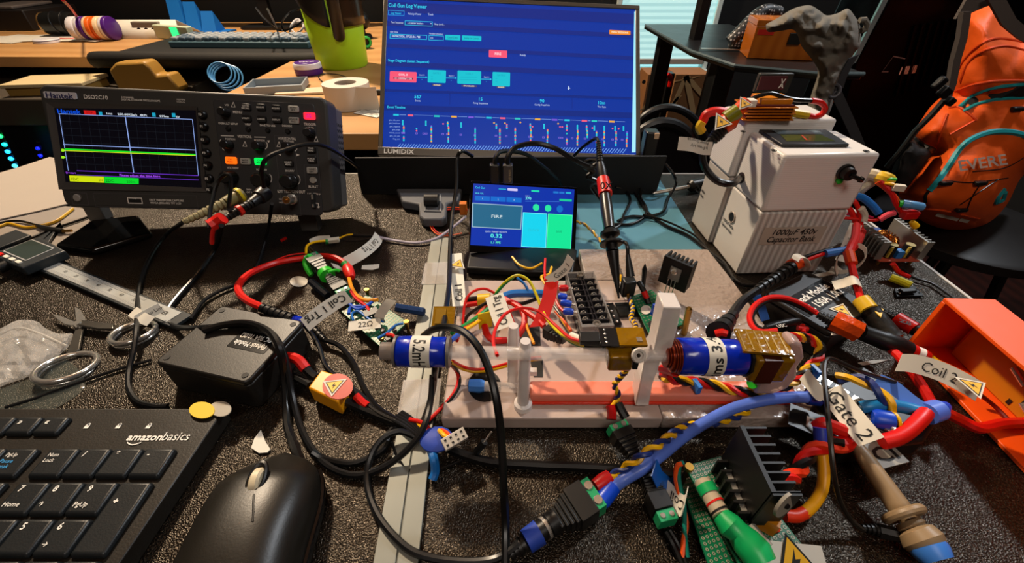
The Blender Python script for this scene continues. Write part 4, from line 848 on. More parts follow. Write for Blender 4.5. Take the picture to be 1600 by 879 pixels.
# black wheel like chair arm and dark chair behind the monitor
ch = thing('office_chair', 'black office chair with curved arm rising behind the monitor', 'chair', (.40, .95, 0))
cm = mat('chair_black', '#0d0d10', .4)
MB(cm).tube(spline([D(x, y, .93)-Vector((.40, .95, 0)) for x, y in ((985, 215), (998, 190), (1020, 173), (1050, 168), (1078, 180), (1098, 205), (1108, 235))], 6), .008, 10).build('armrest', ch)
MB(cm).tube(spline([D(x, y, .96)-Vector((.40, .95, 0)) for x, y in ((980, 225), (1010, 200), (1040, 192), (1070, 205), (1090, 240))], 6), .013, 10).build('backrest_rim', ch)
MB(cm).prism([(D(x, y, .975).x-.40, D(x, y, .975).z) for x, y in ((975, 232), (985, 212), (1010, 197), (1040, 191), (1070, 203), (1092, 238), (1100, 300), (975, 300))], -.035, -.01, Matrix.Rotation(PI/2, 4, 'X')).build('backrest', ch, bev=.006)
MB(cm).rrect(-.23, .12, -.18, .24, .06, .42, .49).build('seat', ch, bev=.015); MB(cm).cone((-.05, .02, .09), (-.05, .02, .4195), .028, n=16).build('column', ch)
MB(cm).tube([D(1100, 225, .94)-Vector((.40, .95, 0)), Vector((.13, .0, .47))], .012, 8).tube([D(983, 222, .94)-Vector((.40, .95, 0)), Vector((-.22, .0, .47))], .012, 8).build('arm_support', ch)
for k in range(5):
    A = k*2*PI/5+.3; MB(cm).tube([(-.05, .02, .085), (-.05+.25*math.cos(A), .02+.25*math.sin(A), .06)], .016, 8).build('base_leg', ch); MB(cm).cone((-.05+.25*math.cos(A)-.012, .02+.25*math.sin(A), .027), (-.05+.25*math.cos(A)+.012, .02+.25*math.sin(A), .027), .026, n=16).build('caster', ch)
t = thing('power_adapter', 'small black adapter block with cream square at its corner right of the monitor', 'adapter', (0, 0, 0))
a, c = D(1002, 240, .552), D(1030, 204, .552); MB(BLK).bx(a.x, c.x, .545, .563, ZD+.001, c.z).build('housing', t, bev=.002); e = D(1033, 212, .545); MB(mat('cream_plastic2', '#c8a888', .5)).box((e.x-.006, .5440, e.z), (.006, .0018, .007)).build('key', t)
# grey jacket
JK = mat('grey_jacket_cloth', '#6e695f', .9, bump=(260, .25), var=.08)
jp = lambda x, y, e: D(x, y, .885-e)
jk = thing('grey_jacket', 'crumpled grey brown jacket hanging over the table edge and the wooden box', 'jacket', (0, 0, 0))
vs, fs, jb = puff(jp, [(1196, 38), (1215, 28), (1240, 13), (1265, 8), (1280, 16), (1292, 24), (1310, 20), (1325, 13), (1336, 26), (1344, 40), (1345, 68), (1336, 82), (1326, 96), (1318, 112), (1312, 128), (1304, 150), (1298, 172), (1286, 190), (1268, 182), (1262, 168), (1270, 140), (1278, 112), (1268, 92), (1252, 72), (1246, 54), (1238, 46), (1222, 48), (1200, 50)], .05, 20, 4, (.05, .014), .02)
b = MB(JK); b.add(vs, fs); b.build('jacket_body', jk, smooth=60, sub=1)
strip(jb, [(1344, 30), (1352, 32), (1354, 42), (1346, 48)], .004, JK, 'hanger_loop', jk)
MB(JK).tube([D(x, y, .87) for x, y in ((1343, 32), (1351, 31), (1355, 38), (1352, 46), (1345, 48))], .005, 8).build('cuff', jk)
# big black case
cs = thing('black_case', 'large glossy black ribbed case with pale teal piping leaning behind the orange backpack', 'case', (0, 0, 0))
csm = mat('glossy_black_case', '#020203', .35, ior=1.15, bump=(14, .2, .02)); CY = 1.12
ol = [D(x, y, CY) for x, y in ((1393, -18), (1374, 18), (1352, 60), (1330, 102), (1314, 160), (1306, 220))]
pl = [(p.x, p.z) for p in ol]+[(ol[-1].x, .02), (1.28, .02), (1.28, ol[0].z+.02)]
b = MB(csm, Matrix.Rotation(PI/2, 4, 'X')); b.prism([(x, z) for x, z in pl], -CY-.16, -CY); b.build('shell', cs, bev=.012, seg=3)
b = MB(csm)
for i in range(9):
    p0_ = D(1400+i*12, 150-i*4, CY-.003); p1_ = D(1430+i*12, 40-i*2, CY-.003); b.tube([p0_, p1_], .004, 6)
b.build('moulded_ribs', cs)
MB(mat('pale_teal_piping', '#64909a', .5)).ribbon([D(x, y, CY-.004) for x, y in ((1391, -18), (1374, 16), (1352, 58), (1331, 100))], (1, 0, .6), .014, .006).build('piping', cs)
b = MB(WHT, frame(D(1404, 117, CY-.004), (.9, 0, .1), (-.25, 0, 1))); random.seed(5)
x = 0
while x < .04: w_ = random.choice((.0012, .002, .003)); b.rect(x, x+w_, 0, .018, 0); x += w_+random.choice((.001, .002))
b.build('barcode_label', cs, smooth=0)
b = MB(mat('label_outline', '#6a6a6a', .5)); 
for s_, e_ in (((1396, 88), (1416, 92)), ((1380, 110), (1396, 88)), ((1378, 112), (1388, 112))): b.ribbon([D(*s_, CY-.004), D(*e_, CY-.004)], (0, 0, 1), .0025, .0006)
b.build('printed_sticker', cs)
sg = mat('grey_webbing', '#3c3c40', .7)
t = thing('webbing_strap', 'grey webbing strap with buckle hanging between the jacket and the black case', 'strap', (0, 0, 0))
MB(sg).ribbon([D(x, y, .86) for x, y in ((1334, 88), (1322, 108), (1314, 126), (1310, 140))], (1, 0, .5), .016, .003).build('upper_webbing', t)
MB(sg).ribbon([D(x, y, .86) for x, y in ((1306, 144), (1318, 170), (1334, 205), (1352, 248))], (1, 0, .5), .018, .003).build('lower_webbing', t)
b = MB(mat('grey_buckle', '#55555a', .4)); p = D(1303, 142, .855); b.torus(p, .011, .003, (0, -1, .3)).torus(p+Vector((-.006, 0, -.008)), .009, .003, (.3, -1, .3)); b.build('buckle', t)
# orange backpack
OR_ = mat('orange_ripstop', '#ee5c0e', .6, bump=(60, .25, .004), var=.08, varscale=14); OR2 = mat('orange_seam', '#d8480a', .6); TEAL = mat('teal_zip', '#1f97a0', .5); MG = mat('grey_mesh_strap', '#5e5652', .8, bump=(500, .5)); BKF = mat('black_bag_fabric', '#0a0a0b', .7)
bp = thing('backpack', 'orange hiking backpack with teal zips and grey straps sitting at the right', 'backpack', (0, 0, 0))
YB = lambda y: .90+(358-y)*.0003
bpos = lambda x, y, e: D(x, y, YB(y)-e)
vs, fs, b1 = puff(bpos, [(1508, 24), (1500, 70), (1490, 110), (1484, 145), (1470, 152), (1455, 165), (1440, 186), (1430, 204), (1437, 225), (1455, 235), (1440, 262), (1416, 292), (1404, 302), (1412, 316), (1435, 342), (1470, 357), (1505, 359), (1545, 348), (1575, 318), (1600, 272), (1655, 240), (1655, 60), (1598, 55), (1572, 34), (1558, 6)], .10, 60, 8, (.025, .006), .06, fn=lambda x, y, d: .03*math.exp(-((y-290)/60)**2)*min(1, d/25)-.02*math.exp(-((y-150)/12)**2)*min(1, d/20))
b = MB(OR_); b.add(vs, fs); b.build('main_body', bp, smooth=70, sub=1)
b = MB(BKF); S = [(1500, 166), (1520, 150), (1550, 138), (1600, 133), (1655, 134), (1655, 150), (1600, 152), (1560, 155), (1525, 163), (1506, 172)]
pts = [onsurf(b1, *p, .003) for p in S]; pts = [p for p in pts if p]
if len(pts) > 4: b.add(pts, [tuple(range(len(pts)))])
b.build('open_compartment', bp, 'black open compartment mouth', smooth=0)
for pts, r in (([(1452, 298), (1466, 282), (1484, 256), (1500, 232), (1520, 216), (1552, 206), (1590, 208), (1640, 226)], .0058), ([(1499, 167), (1520, 150), (1550, 138), (1600, 132), (1650, 134)], .0035), ([(1506, 173), (1528, 162), (1560, 155), (1600, 153), (1650, 152)], .0035)): strip(b1, pts, r, TEAL, 'zip', bp, 'teal zip')
strip(b1, [(1450, 300), (1446, 306), (1446, 316)], .003, BLK, 'zip_puller', bp); strip(b1, [(1570, 300), (1566, 312), (1556, 316), (1560, 306), (1568, 296)], .005, TEAL, 'teal_tab', bp)
for pts in ([(1488, 150), (1496, 112), (1520, 78), (1555, 60), (1600, 66), (1650, 80)], [(1500, 128), (1512, 98), (1535, 80), (1570, 72), (1600, 78)], [(1492, 142), (1530, 130), (1580, 126), (1650, 128)], [(1482, 168), (1500, 168), (1524, 186), (1520, 190), (1485, 210)], [(1440, 325), (1480, 330), (1530, 342)], [(1462, 232), (1470, 205), (1480, 178)]): strip(b1, pts, .0022, OR2, 'seam', bp)
for pts in ([(1508, 18), (1502, 60), (1492, 95), (1486, 130), (1478, 152)],): MB(MG).ribbon([D(x, y, .86-.0*(y)) for x, y in pts], (1, .2, .0), .017, .008).build('shoulder_strap', bp, 'grey shoulder strap edge')
MB(MG).ribbon([D(x, y, .885) for x, y in ((1500, 14), (1520, 5), (1542, -4), (1560, -12))], (0, 0, 1), .03, .006).build('strap_yoke', bp, 'grey mesh yoke')
MB(MG).ribbon([D(x, y, .87) for x, y in ((1552, -8), (1562, 10), (1575, 34), (1600, 55), (1620, 66))], (1, 0, .6), .02, .006).build('shoulder_strap', bp)
MB(BLK).tube([D(x, y, .84) for x, y in ((1480, 152), (1455, 180), (1430, 205), (1408, 235), (1385, 262))], .0055, 8).build('side_strap', bp, 'thin black side strap')
b = MB(BLK); 
for (x, y), w_, h_ in (((1468, 130), .014, .022), ((1476, 144), .020, .018), ((1484, 158), .016, .014)): p = D(x, y, .82); b.box(p, (w_, .012, h_), R=Euler((0, .5, 0)).to_matrix())
b.build('buckle', bp, 'black side release buckle', bev=.003)
msh = mat('dark_mesh_pocket', '#1c1a1a', .8, bump=(300, .5)); vs, fs, b2 = puff(lambda x, y, e: D(x, y, .87-e), [(1428, 214), (1440, 226), (1458, 234), (1440, 262), (1420, 290), (1405, 300), (1392, 296), (1392, 272), (1402, 246), (1416, 222)], .05, 20, 6, (.05, .01), .02)
MB(msh).add(vs, fs).build('side_pocket', bp, 'dark mesh side pocket', smooth=70)
strip(b2, [(1428, 216), (1440, 227), (1457, 235)], .006, BLK, 'pocket_hem', bp)
p = onsurf(b1, 1490, 262, .004); q = onsurf(b1, 1560, 252, .004)
if p and q:
    X = (q-p); up = (onsurf(b1, 1490, 250, .004)-p); b = MB(mat('grey_logo', '#8a7468', .6), frame(p+Vector((0, -.016, 0)), X, up)); b.text('EVERE', 0, 0, w=X.length*1.05, h=.022, bold=True); b.build('brand_lettering', bp, smooth=0)
for pts in ([(1464, 334), (1486, 339), (1498, 342)], [(1501, 342), (1514, 345)]):
    S = [onsurf(b1, *p, .004) for p in pts]; MB(mat('reflective_tape', '#a89a8c', .5)).ribbon(S, (.1, 0, 1), .011, .001).build('reflective_patch', bp, 'pale reflective patch')
for pts in ([(1478, 282), (1520, 285), (1575, 278)], [(1520, 268), (1570, 262), (1610, 240)], [(1530, 290), (1518, 310), (1510, 330)], [(1500, 320), (1530, 300), (1560, 280)]): strip(b1, pts, .0012, BLK, 'bungee_cord', bp)
for x, y in ((1532, 286), (1478, 286), (1502, 328), (1590, 170)):
    p = onsurf(b1, x, y, .006)
    if p: MB(mat('cord_lock', '#1c1a1a', .35)).box(p, (.024, .01, .008), .1).build('cord_lock', bp, bev=.002)
# stool that carries the bag
so_ = thing('low_stool', 'dark round topped stool under the orange backpack', 'stool', (.0, 0, 0)); cz = D(1500, 357, .90)
MB(mat('dark_stool', '#120c0a', .5)).lathe((cz.x+.05, .93, cz.z-.035), (cz.x+.05, .93, cz.z-.002), [(0, .19), (.2, .2), (.8, .2), (1, .19)], 40).build('seat', so_)
for k in range(4): A = PI/4+k*PI/2; MB(BLK).tube([(cz.x+.05+.1*math.cos(A), .93+.1*math.sin(A), cz.z-.0355), (cz.x+.05+.19*math.cos(A), .93+.19*math.sin(A), .012)], .012, 8).build('leg', so_)
# ================================================================== CAPACITOR BANK
cl = Vector((.2200, .329, ZD+.0005)); crt = (0, 0, math.radians(3)); cb = thing('capacitor_bank', 'tall white translucent printed box lettered Capacitor Bank with black screen on its top', 'electronics', cl, crt)
PLA = wavemat('white_translucent_print', '#d4cfc8', '#a8a098', 55, 'X', .36, .5, .0006); PLA.node_tree.nodes['Principled BSDF'].inputs['Subsurface Weight'].default_value = .25; PLA.node_tree.nodes['Principled BSDF'].inputs['Subsurface Radius'].default_value = (.01, .008, .006)
PLB = wavemat('white_print_smooth', '#dedad6', '#d4cfca', 180, 'Z', .35, .2, .0002)
MB(PLA).bx(0, .0805, 0, .0565, 0, .068).build('lower_housing', cb, bev=.0015); MB(PLB).bx(-.0005, .081, -.0005, .0565, .0685, .1205).build('upper_housing', cb, bev=.003)
MB(PLA).bx(-.004, .0775, .057, .104, 0, .075).build('rear_lower_housing', cb, bev=.0015); MB(PLB).bx(-.006, .079, .057, .104, .0755, .130).build('rear_upper_housing', cb, bev=.003)
tf = Face(cb, cl, crt, Matrix.Translation((0, 0, .1205))); zA = lambda X, Y: (1050+X/4.7, 130+Y/4.7); zB = lambda X, Y: (1050+X/4.7, 250+Y/4.7)
b = tf.mb(BLK); b.prism([tf.h(*zA(*p)) for p in ((632, 362), (1120, 362), (1292, 472), (800, 472))], .0002, .003); bz = b.build('lcd_bezel', cb, bev=.0006)
b = tf.mb(mat('lcd_grey_glass', '#56646a', .12)); tf.Q(b, mat('lcd_grey_glass', '#56646a', .12), [zA(*p) for p in ((722, 368), (1050, 368), (1105, 398), (770, 398))], .0032); tf.Q(b, mat('lcd_green_glass', '#3c4428', .12), [zA(*p) for p in ((782, 402), (1075, 402), (1190, 452), (832, 452))], .0032)
tf.Q(b, mat('lcd_red_digit', '#b04028', .3), [zA(*p) for p in ((935, 410), (948, 410), (985, 445), (970, 445))], .0034); b.build('lcd_screen', bz, smooth=0)
for X, Y in ((747, 495), (1425, 500), (520, 355)):
    c = tf.h(*zA(X, Y)); b = tf.mb(INK); b.torus((*c, .0003), .0022, .0003, n=16, k=4); b.box((*c, .0003), (.003, .0006, .0004)).box((*c, .0003), (.0006, .003, .0004)); b.build('screw', cb)
ff = Face(cb, cl, crt, Matrix.Translation((0, 0, 0)) @ Matrix.Rotation(PI/2, 4, 'X'))
b = ff.mb(mat('clear_label_tape', '#b8a898', .3)); ff.R(b, mat('clear_label_tape', '#b8a898', .3), *zB(680, 495), *zB(1075, 608), .0003, .0005, .0006)
for tx, X, Y, w_ in (('1000µF 450v', 900, 525, 67), ('Capacitor Bank', 870, 578, 74)):
    c = ff.h(*zB(X, Y)); k = ff.sc(*zB(X, Y)); b.use(INK); b.text(tx, c[0], c[1]-3.6*k, h=8.2*k, w=w_*ff.kx(*zB(X, Y)), z=.0007, al='c', bold=True, skew=.2)
b.build('front_label', cb, 'label lettered 1000µF 450v Capacitor Bank', smooth=0)
lf = Face(cb, cl, crt, Matrix(((0, 0, -1, 0), (-1, 0, 0, 0), (0, 1, 0, 0), (0, 0, 0, 1))))
b = lf.mb(INK)
for (X, Y) in ((410, 480), (235, 225)):
    c = lf.h(*zB(X, Y)); oz = .0005 if X > 300 else .0045
    b.text('1000µF 450v', c[0], c[1]+.001, h=.003, w=.022, z=oz, al='c', bold=True); b.text('Capacitor Bank', c[0], c[1]-.004, h=.003, w=.022, z=oz, al='c', bold=True)
b.build('side_lettering', cb, smooth=0)
b = lf.mb(INK); c = lf.h(*zB(443, 418)); b.lathe((*c, .0002), (*c, .0008), [(0, .0046), (1, .0046)], 20); b.build('side_hole', cb); b = lf.mb(mat('hole_rim', '#a89c90', .5)); b.torus((*c, .0005), .0052, .0008, n=20, k=5); b.build('hole_rim', cb)
c = lf.h(*zB(515, 130)); b = lf.mb(mat('dark_hole', '#2a1a18', .6)); b.lathe((*c, .0006), (*c, .0014), [(0, .0052), (1, .0052)], 20); b.build('cable_hole', cb)
hole = Matrix.Translation(cl) @ Euler(crt).to_matrix().to_4x4() @ lf.F @ Vector((*c, .002))
c = ff.h(*zA(1262, 645)); b = ff.mb(BLK); b.lathe((*c, .0006), (*c, .008), [(0, .0066), (.35, .0066), (.36, .0055), (1, .005)], 24); b.use(mat('switch_shine', '#101010', .15)); b.lathe((*c, .008), (c[0]+.009, c[1]-.003, .012), [(0, .0018), (.7, .0018), (.75, .0026), (1, .0022)], 12); b.build('toggle_switch', cb)
c2 = ff.h(*zA(1215, 708)); ff.mb(mat('green_knob', '#18c028', .4)).lathe((*c2, .0006), (*c2, .005), [(0, .002), (.6, .0026), (1, .001)], 14).build('green_indicator', cb)
# gold resistor block on the rear housing
rt = .1305; W4 = lambda x, y, h: P(x, y, h)
gr_ = thing('power_resistor', 'stack of amber taped plates on top of the capacitor bank', 'electronics', (0, 0, 0)); a = P(1160, 189, .131); c = P(1240, 189, .131); d_ = .026
AM = mat('amber_plate', '#c46a08', .2, .3, var=.2, varscale=60)
for k in range(5):
    j = (k % 2)*.002; MB(AM).bx(a.x+j, c.x-j, a.y, a.y+d_, ZD+.131+k*.0026, ZD+.131+k*.0026+.0012).build('plate', gr_, bev=.0004); MB(mat('dark_red_core', '#5a1008', .5)).bx(a.x+.003, c.x-.003, a.y+.002, a.y+d_-.002, ZD+.1323+k*.0026, ZD+.1335+k*.0026).build('spacer', gr_)
MB(mat('orange_top_plate', '#d07a10', .3)).bx(a.x+.014, c.x-.004, a.y+.005, a.y+d_, ZD+.1428, ZD+.148).build('top_plate', gr_, bev=.0006)
p = P(1226, 162, .158); MB(PAPER).box((p.x, a.y+.004, ZD+.1455), (.008, .008, .006)).build('white_block', gr_, bev=.0006)
hv = thing('high_voltage_cable', 'thick black cable with orange warning flags looping from the capacitor bank side to its top', 'cable', hole)
pts = [hole]+[D(x, y, Y) for x, y, Y in ((1143, 287, .345), (1120, 282, .345), (1102, 262, .352), (1098, 240, .358), (1106, 224, .362), (1118, 212, .365))]
MB(RUB).tube([p-hole for p in spline(pts, 6)], .0032, 10).build('sheath', hv)
b = MB(BLK); p0_, p1_ = D(1112, 220, .363)-hole, D(1128, 202, .368)-hole
b.lathe(p0_, p1_, [(0, .0036), (.1, .005), (.2, .004), (.3, .0055), (.4, .0044), (.5, .006), (.6, .0048), (.7, .0062), (.8, .005), (1, .006)], 14); b.build('strain_relief', hv)
b = MB(mat('orange_heat_shrink', '#d84408', .35)); b.tube([p-hole for p in (D(1126, 203, .368), D(1138, 190, .372), D(1150, 176, .376), D(1166, 158, .380))], .006, 10, radii=[.006, .0085, .006, .005]); b.build('orange_sleeve', hv, 'orange sleeve')
for (x, y, Y, s_) in ((1127, 191, .360, .013), (1163, 162, .372, .010)):
    b = MB(PAPER, frame(D(x, y, Y)-hole, (1, .1, .1), (0, .75, .6))); warning(b, 0, 0, s_, 0, .2); b.build('warning_sticker', hv, 'yellow high voltage triangle sticker', smooth=0, solid=.0004)
b = MB(mat('kapton_green', '#7a7a10', .3)); p = D(1144, 180, .370)-hole; b.lathe(p-Vector((.004, 0, .003)), p+Vector((.004, 0, .004)), [(0, .0065), (1, .0062)], 12); b.build('olive_tape_band', hv)
flag(hv, hole, [D(1112, 232, .358), D(1098, 231, .352), D(1080, 226, .35), D(1060, 224, .35)], (0, .6, .8), .011, 'In From HV\nPower Source', .0028)
MB(WIREBLK).tube([p-hole for p in spline([D(x, y, .392) for x, y in ((1166, 158), (1185, 150), (1205, 146), (1225, 152), (1245, 156), (1268, 157))], 6)], .0018, 8).build('black_wire', hv)
MB(RED).tube([p-hole for p in spline([D(x, y, .392) for x, y in ((1268, 157), (1282, 160), (1289, 169), (1283, 179), (1272, 182), (1262, 180))], 6)], .0024, 8).build('red_wire', hv)
MB(mat('yellow_heat_shrink', '#d8b020', .4)).tube([p-hole for p in (D(1262, 180, .392), D(1250, 178, .392), D(1238, 176, .392))], .0035, 8).build('yellow_sleeve', hv)
MB(mat('red_heat_shrink', '#c81c10', .4)).tube([p-hole for p in spline([D(x, y, .395) for x, y in ((1134, 176), (1118, 174), (1104, 178), (1098, 190))], 4)], .0042, 8).build('red_sleeve', hv)
MB(mat('yellow_heat_shrink', '#d8b020', .4)).tube([p-hole for p in spline([D(x, y, .39) for x, y in ((1098, 190), (1093, 198), (1097, 206))], 4)], .004, 8).build('yellow_plug', hv)
# ================================================================== FOREGROUND LEFT
KT = .0157; KP = .0125            # key top and plate heights
kbt = thing('computer_keyboard', 'black full size keyboard with white legends and amazonbasics lettering in the near left corner', 'keyboard', (-.19, .167, ZD+.0005))
kpl = mat('keyboard_plate', '#1b1712', .42, bump=(900, .15, .0005)); kcap = mat('keycap_black', '#181b1d', .4, bump=(1200, .15, .0004))
X0 = -.1895-(-.19)
b = MB(kpl); b.prism([(0, 0), (-.006, -.140), (-.45, -.140), (-.45, 0)], 0, KP-.0005); b.build('case', kbt, bev=.001)
kx = lambda x: x+.19; ky = lambda y: y-.167
def key(x1, yb, w=.0178, d=.0168, leg=None, leg2=None, blue=None):      # x1 right edge, yb back edge, in desk coordinates
    b = MB(kcap); x1 = kx(x1)-.0; yb = ky(yb); x0 = x1-w; yf = yb-d; e = .0012
    v = [(x0-e*.3, yf-e, KP-.0003), (x1+e*.3, yf-e, KP-.0003), (x1+e*.3, yb+e*.3, KP-.0003), (x0-e*.3, yb+e*.3, KP-.0003), (x0+e*.5, yf+e*.2, KT-.0004), (x1-e*.5, yf+e*.2, KT-.0004), (x1-e*.5, yb-e*.4, KT), (x0+e*.5, yb-e*.4, KT)]
    b.add(v, [(3, 2, 1, 0), (4, 5, 6, 7), (0, 1, 5, 4), (1, 2, 6, 5), (2, 3, 7, 6), (3, 0, 4, 7)]); o = b.build('key', kbt, bev=.0012, seg=3)
    if leg:
        q = MB(WHT); z = KT+.0002
        for i, l in enumerate(leg.split('\n')): q.text(l, x0+w*.22 if len(l) < 3 else x0+w*.16, yb-.0055-i*.0034, h=.0034 if len(l) < 3 else .0023, z=z, bold=len(l) < 3)
        if leg2: q.text(leg2, x0+w*.16, yb-.0135, h=.0026, z=z)
        if blue: q.use(mat('blue_print', '#3a9ad8', .5)); [q.text(l, x0+w*.16, yb-.0095-i*.0032, h=.0024, z=z) for i, l in enumerate(blue.split('\n'))]
        q.build('legend', o, smooth=0)
RB = [.1366, .1162, .0968, .0775, .0583]
NX = [-.2585, -.2395, -.2205, -.2015]
for x, l in zip(NX, ('Num\nLock', '/', '*', '-')): key(x, RB[0], leg=l)
for x, l, l2 in zip(NX, '789', ('Home', '↑', 'PgUp')): key(x, RB[1], leg=l, leg2=l2)
for x, l, l2 in zip(NX, '456', ('←', None, '→')): key(x, RB[2], leg=l, leg2=l2)
for x, l, l2 in zip(NX, '123', ('End', '↓', 'PgDn')): key(x, RB[3], leg=l, leg2=l2)
key(NX[3], RB[1], d=.0168+.0194, leg='\n\n+'); key(NX[3], RB[3], d=.0168+.0194, leg='Enter'); key(NX[1], RB[4], w=.0368, leg='0', leg2='Ins'); key(NX[2], RB[4], leg='.', leg2='Del')
VX = [-.3213, -.3023, -.2833]
for x, l, bl in zip(VX, ('Insert', 'Home', 'PgUp'), (None, None, 'Pause\nBreak')): key(x, RB[0], leg=l, blue=bl)
for x, l in zip(VX, ('Delete', 'End', 'PgDn')): key(x, RB[1], leg=l)
key(VX[1], RB[3], leg='↑')
for x, l in zip(VX, ('←', '↓', '→')): key(x, RB[4], leg=l)
for x in (-.2825, -.2995, -.3165, -.352, -.369, -.386, -.403, -.438, -.455, -.472, -.489): key(x, .1583, w=.0155, d=.0115, leg='«' if x > -.29 else ('»' if x > -.31 else None))
ch_ = ['`1234567890-=', 'QWERTYUIOP[]', "ASDFGHJKL;'", 'ZXCVBNM,./']
for r, row in enumerate(ch_):
    for i, c in enumerate(row[::-1]): key(-.362-i*.019-(0, .0, .019, .034)[r], RB[r], leg=c)
key(-.346, RB[0], w=.0165, leg='«'); key(-.346, RB[1], w=.0165, leg='\\'); key(-.346, RB[2], w=.034, leg='Enter'); key(-.346, RB[3], w=.048, leg='Shift')
for i in range(7): key(-.346-i*.024, RB[4], w=.0225) if i not in (3, 4) else None
key(-.346-3*.024, RB[4], w=.0225+.024*1.0)
q = MB(WHT); z = KP
def kp(x, y): p = P(x, y, KP); return (p.x+.19, p.y-.167)
p0_ = kp(197, 688); p1_ = kp(292, 690); q.text('amazon', p0_[0], p0_[1], w=(p1_[0]-p0_[0])*.56, h=.0048, z=z, bold=True, skew=.0); q.text('basics', p0_[0]+(p1_[0]-p0_[0])*.57, p0_[1], w=(p1_[0]-p0_[0])*.43, h=.0060, z=z)
a_ = [(p0_[0]+.002+.0085*i/6, p0_[1]-.0014-.0016*math.sin(PI*i/6), z) for i in range(7)]; q.ribbon(a_, (0, 1, 0), .0007, .0001); q.build('printed_lettering', kbt, smooth=0)
for x in (137, 186, 233):
    c = kp(x, 666); q = MB(WHT); q.rect(c[0]-.0014, c[0]+.0014, c[1]-.0016, c[1]+.0006, z); q.torus((c[0], c[1]+.001, z), .0009, .0003, n=12, k=4); q.build('lock_symbol', kbt, smooth=0)
# mouse -----------------------------------------------------------------------
mm = mat('mouse_black_rubber', '#17140f', .38, bump=(900, .1, .0004)); ms = thing('computer_mouse', 'matte black mouse with cream scroll wheel in the near centre left', 'mouse', (-.133, .078, ZD+.0005), (0, 0, math.radians(4)))
def mouse_ring(t):          # t 0 at the far end .. 1 at the near end
    y = .058-.118*t; w_ = .0315*(1-abs(2*t-1.02)**3.2)**.42 if abs(2*t-1.02) < 1 else .002; w_ = max(w_, .003)*(1-.07*math.exp(-((t-.45)/.2)**2)); hh = .010+.026*math.sin(PI*min(1, t*.62+.17))**1.2*(1-.2*t); return y, w_, hh*min(1, .45+3*t) 
vs = []; fs = []; n = 28; m_ = 26
for i in range(m_+1):
    t = i/m_; y, w_, hh = mouse_ring(t)
    for k in range(n):
        a = PI*k/(n-1); ca, sa = math.cos(a), math.sin(a)
        x = -w_*math.copysign(abs(ca)**.75, ca); vs.append((x, y, .002+hh*sa**.62))
for i in range(m_):
    for k in range(n-1): fs.append((i*n+k, (i+1)*n+k, (i+1)*n+k+1, i*n+k+1))
for i in range(m_): fs.append((i*n, i*n+n-1, (i+1)*n+n-1, (i+1)*n))
fs.append(tuple(range(n))); fs.append(tuple(range(m_*n, m_*n+n))[::-1])
MB(mm).add(vs, fs).build('shell', ms, smooth=60)
def mtop(x, y):
    t = (.058-y)/.118; _, w_, hh = mouse_ring(t); ca = min(1, abs(x)/w_)**(1/.75); return .002+hh*math.sin(math.acos(ca))**.62
bvm = BVHTree.FromPolygons([Vector(v) for v in vs], fs); Mi = (Matrix.Translation((-.133, .078, ZD+.0005)) @ Matrix.Rotation(math.radians(4), 4, 'Z')).inverted()
def mhit(x, y, off=.0005):
    o = Mi @ Vector((0, 0, ZD+CH)); d = (Mi.to_3x3() @ ray(x, y)).normalized(); h = bvm.ray_cast(o, d); return h[0]-d*off if h[0] else None
MB(BLK).tube([mhit(x, y, -.0002) for x, y in ((397, 772), (396, 785), (396, 800), (395, 815)) if mhit(x, y)], .0006, 6).build('button_split', ms)
wc = mhit(404, 752, -.003); b = MB(BLK); b.torus(wc+Vector((0, 0, .0022)), .0066, .0016, (0, -.15, 1), sx=.62, sy=1.25); b.build('wheel_well', ms)
b = MB(mat('cream_rubber', '#cfc0a0', .45)); b.lathe(wc+Vector((-.0026, 0, -.001)), wc+Vector((.0026, 0, -.001)), [(0, .0062), (.2, .0074), (.8, .0074), (1, .0062)], 28); b.build('scroll_wheel', ms)
b = MB(mat('mouse_gloss_trim', '#0a0a0c', .12))
for s_ in (-1, 1): b.tube([(s_*(mouse_ring(t)[1]+.0003), mouse_ring(t)[0], .010) for t in [i/20 for i in range(2, 20)]], .0014, 6)
b.build('side_trim', ms)
# flyback boxes -----------------------------------------------------------------
ABS = mat('abs_box_black', '#1a1714', .42, bump=(1000, .12, .0004))
def module(name, lab, loc, rz, dims, txt, flip):
    t = thing(name, lab, 'electronics', loc, (0, 0, rz)); w_, d, h = dims
    MB(ABS).rrect(-w_/2, w_/2, -d/2, d/2, .004, 0, h*.82, 5).build('housing', t, bev=.001); lid = MB(ABS).rrect(-w_/2-.0005, w_/2+.0005, -d/2-.0005, d/2+.0005, .0045, h*.82+.0003, h, 5).build('lid', t, bev=.0015, seg=3)
    for sx in (-1, 1):
        for sy in (-1, 1): MB(INK).lathe((sx*(w_/2-.005), sy*(d/2-.005), h+.00005), (sx*(w_/2-.005), sy*(d/2-.005), h+.0004), [(0, .0022), (1, .0022)], 16).build('screw_hole', t, smooth=0)
    return t, h
t, h = module('flyback_module', 'black flyback module box with its label upside down in the left foreground', (-.2027, .2136, ZD+.0005), math.radians(-14), (.074, .060, .0275), 0, 1)
b = MB(mat('label_black_tape', '#0c0c0c', .2)); b.rrect(.0, .031, -.006, .011, .001, h+.0001, h+.0003); b.T = Matrix.Translation((.0155, .0025, 0)) @ Matrix.Rotation(PI, 4, 'Z'); b.use(WHT); b.text('Flyback Module', 0, -.0066+.008, w=.026, h=.0044, z=h+.0004, al='c', bold=True); b.text('SiC 90A 10.0Ω', 0, -.0058, w=.026, h=.0044, z=h+.0004, al='c', bold=True); b.build('module_label', t, 'black label with white lettering', smooth=0)
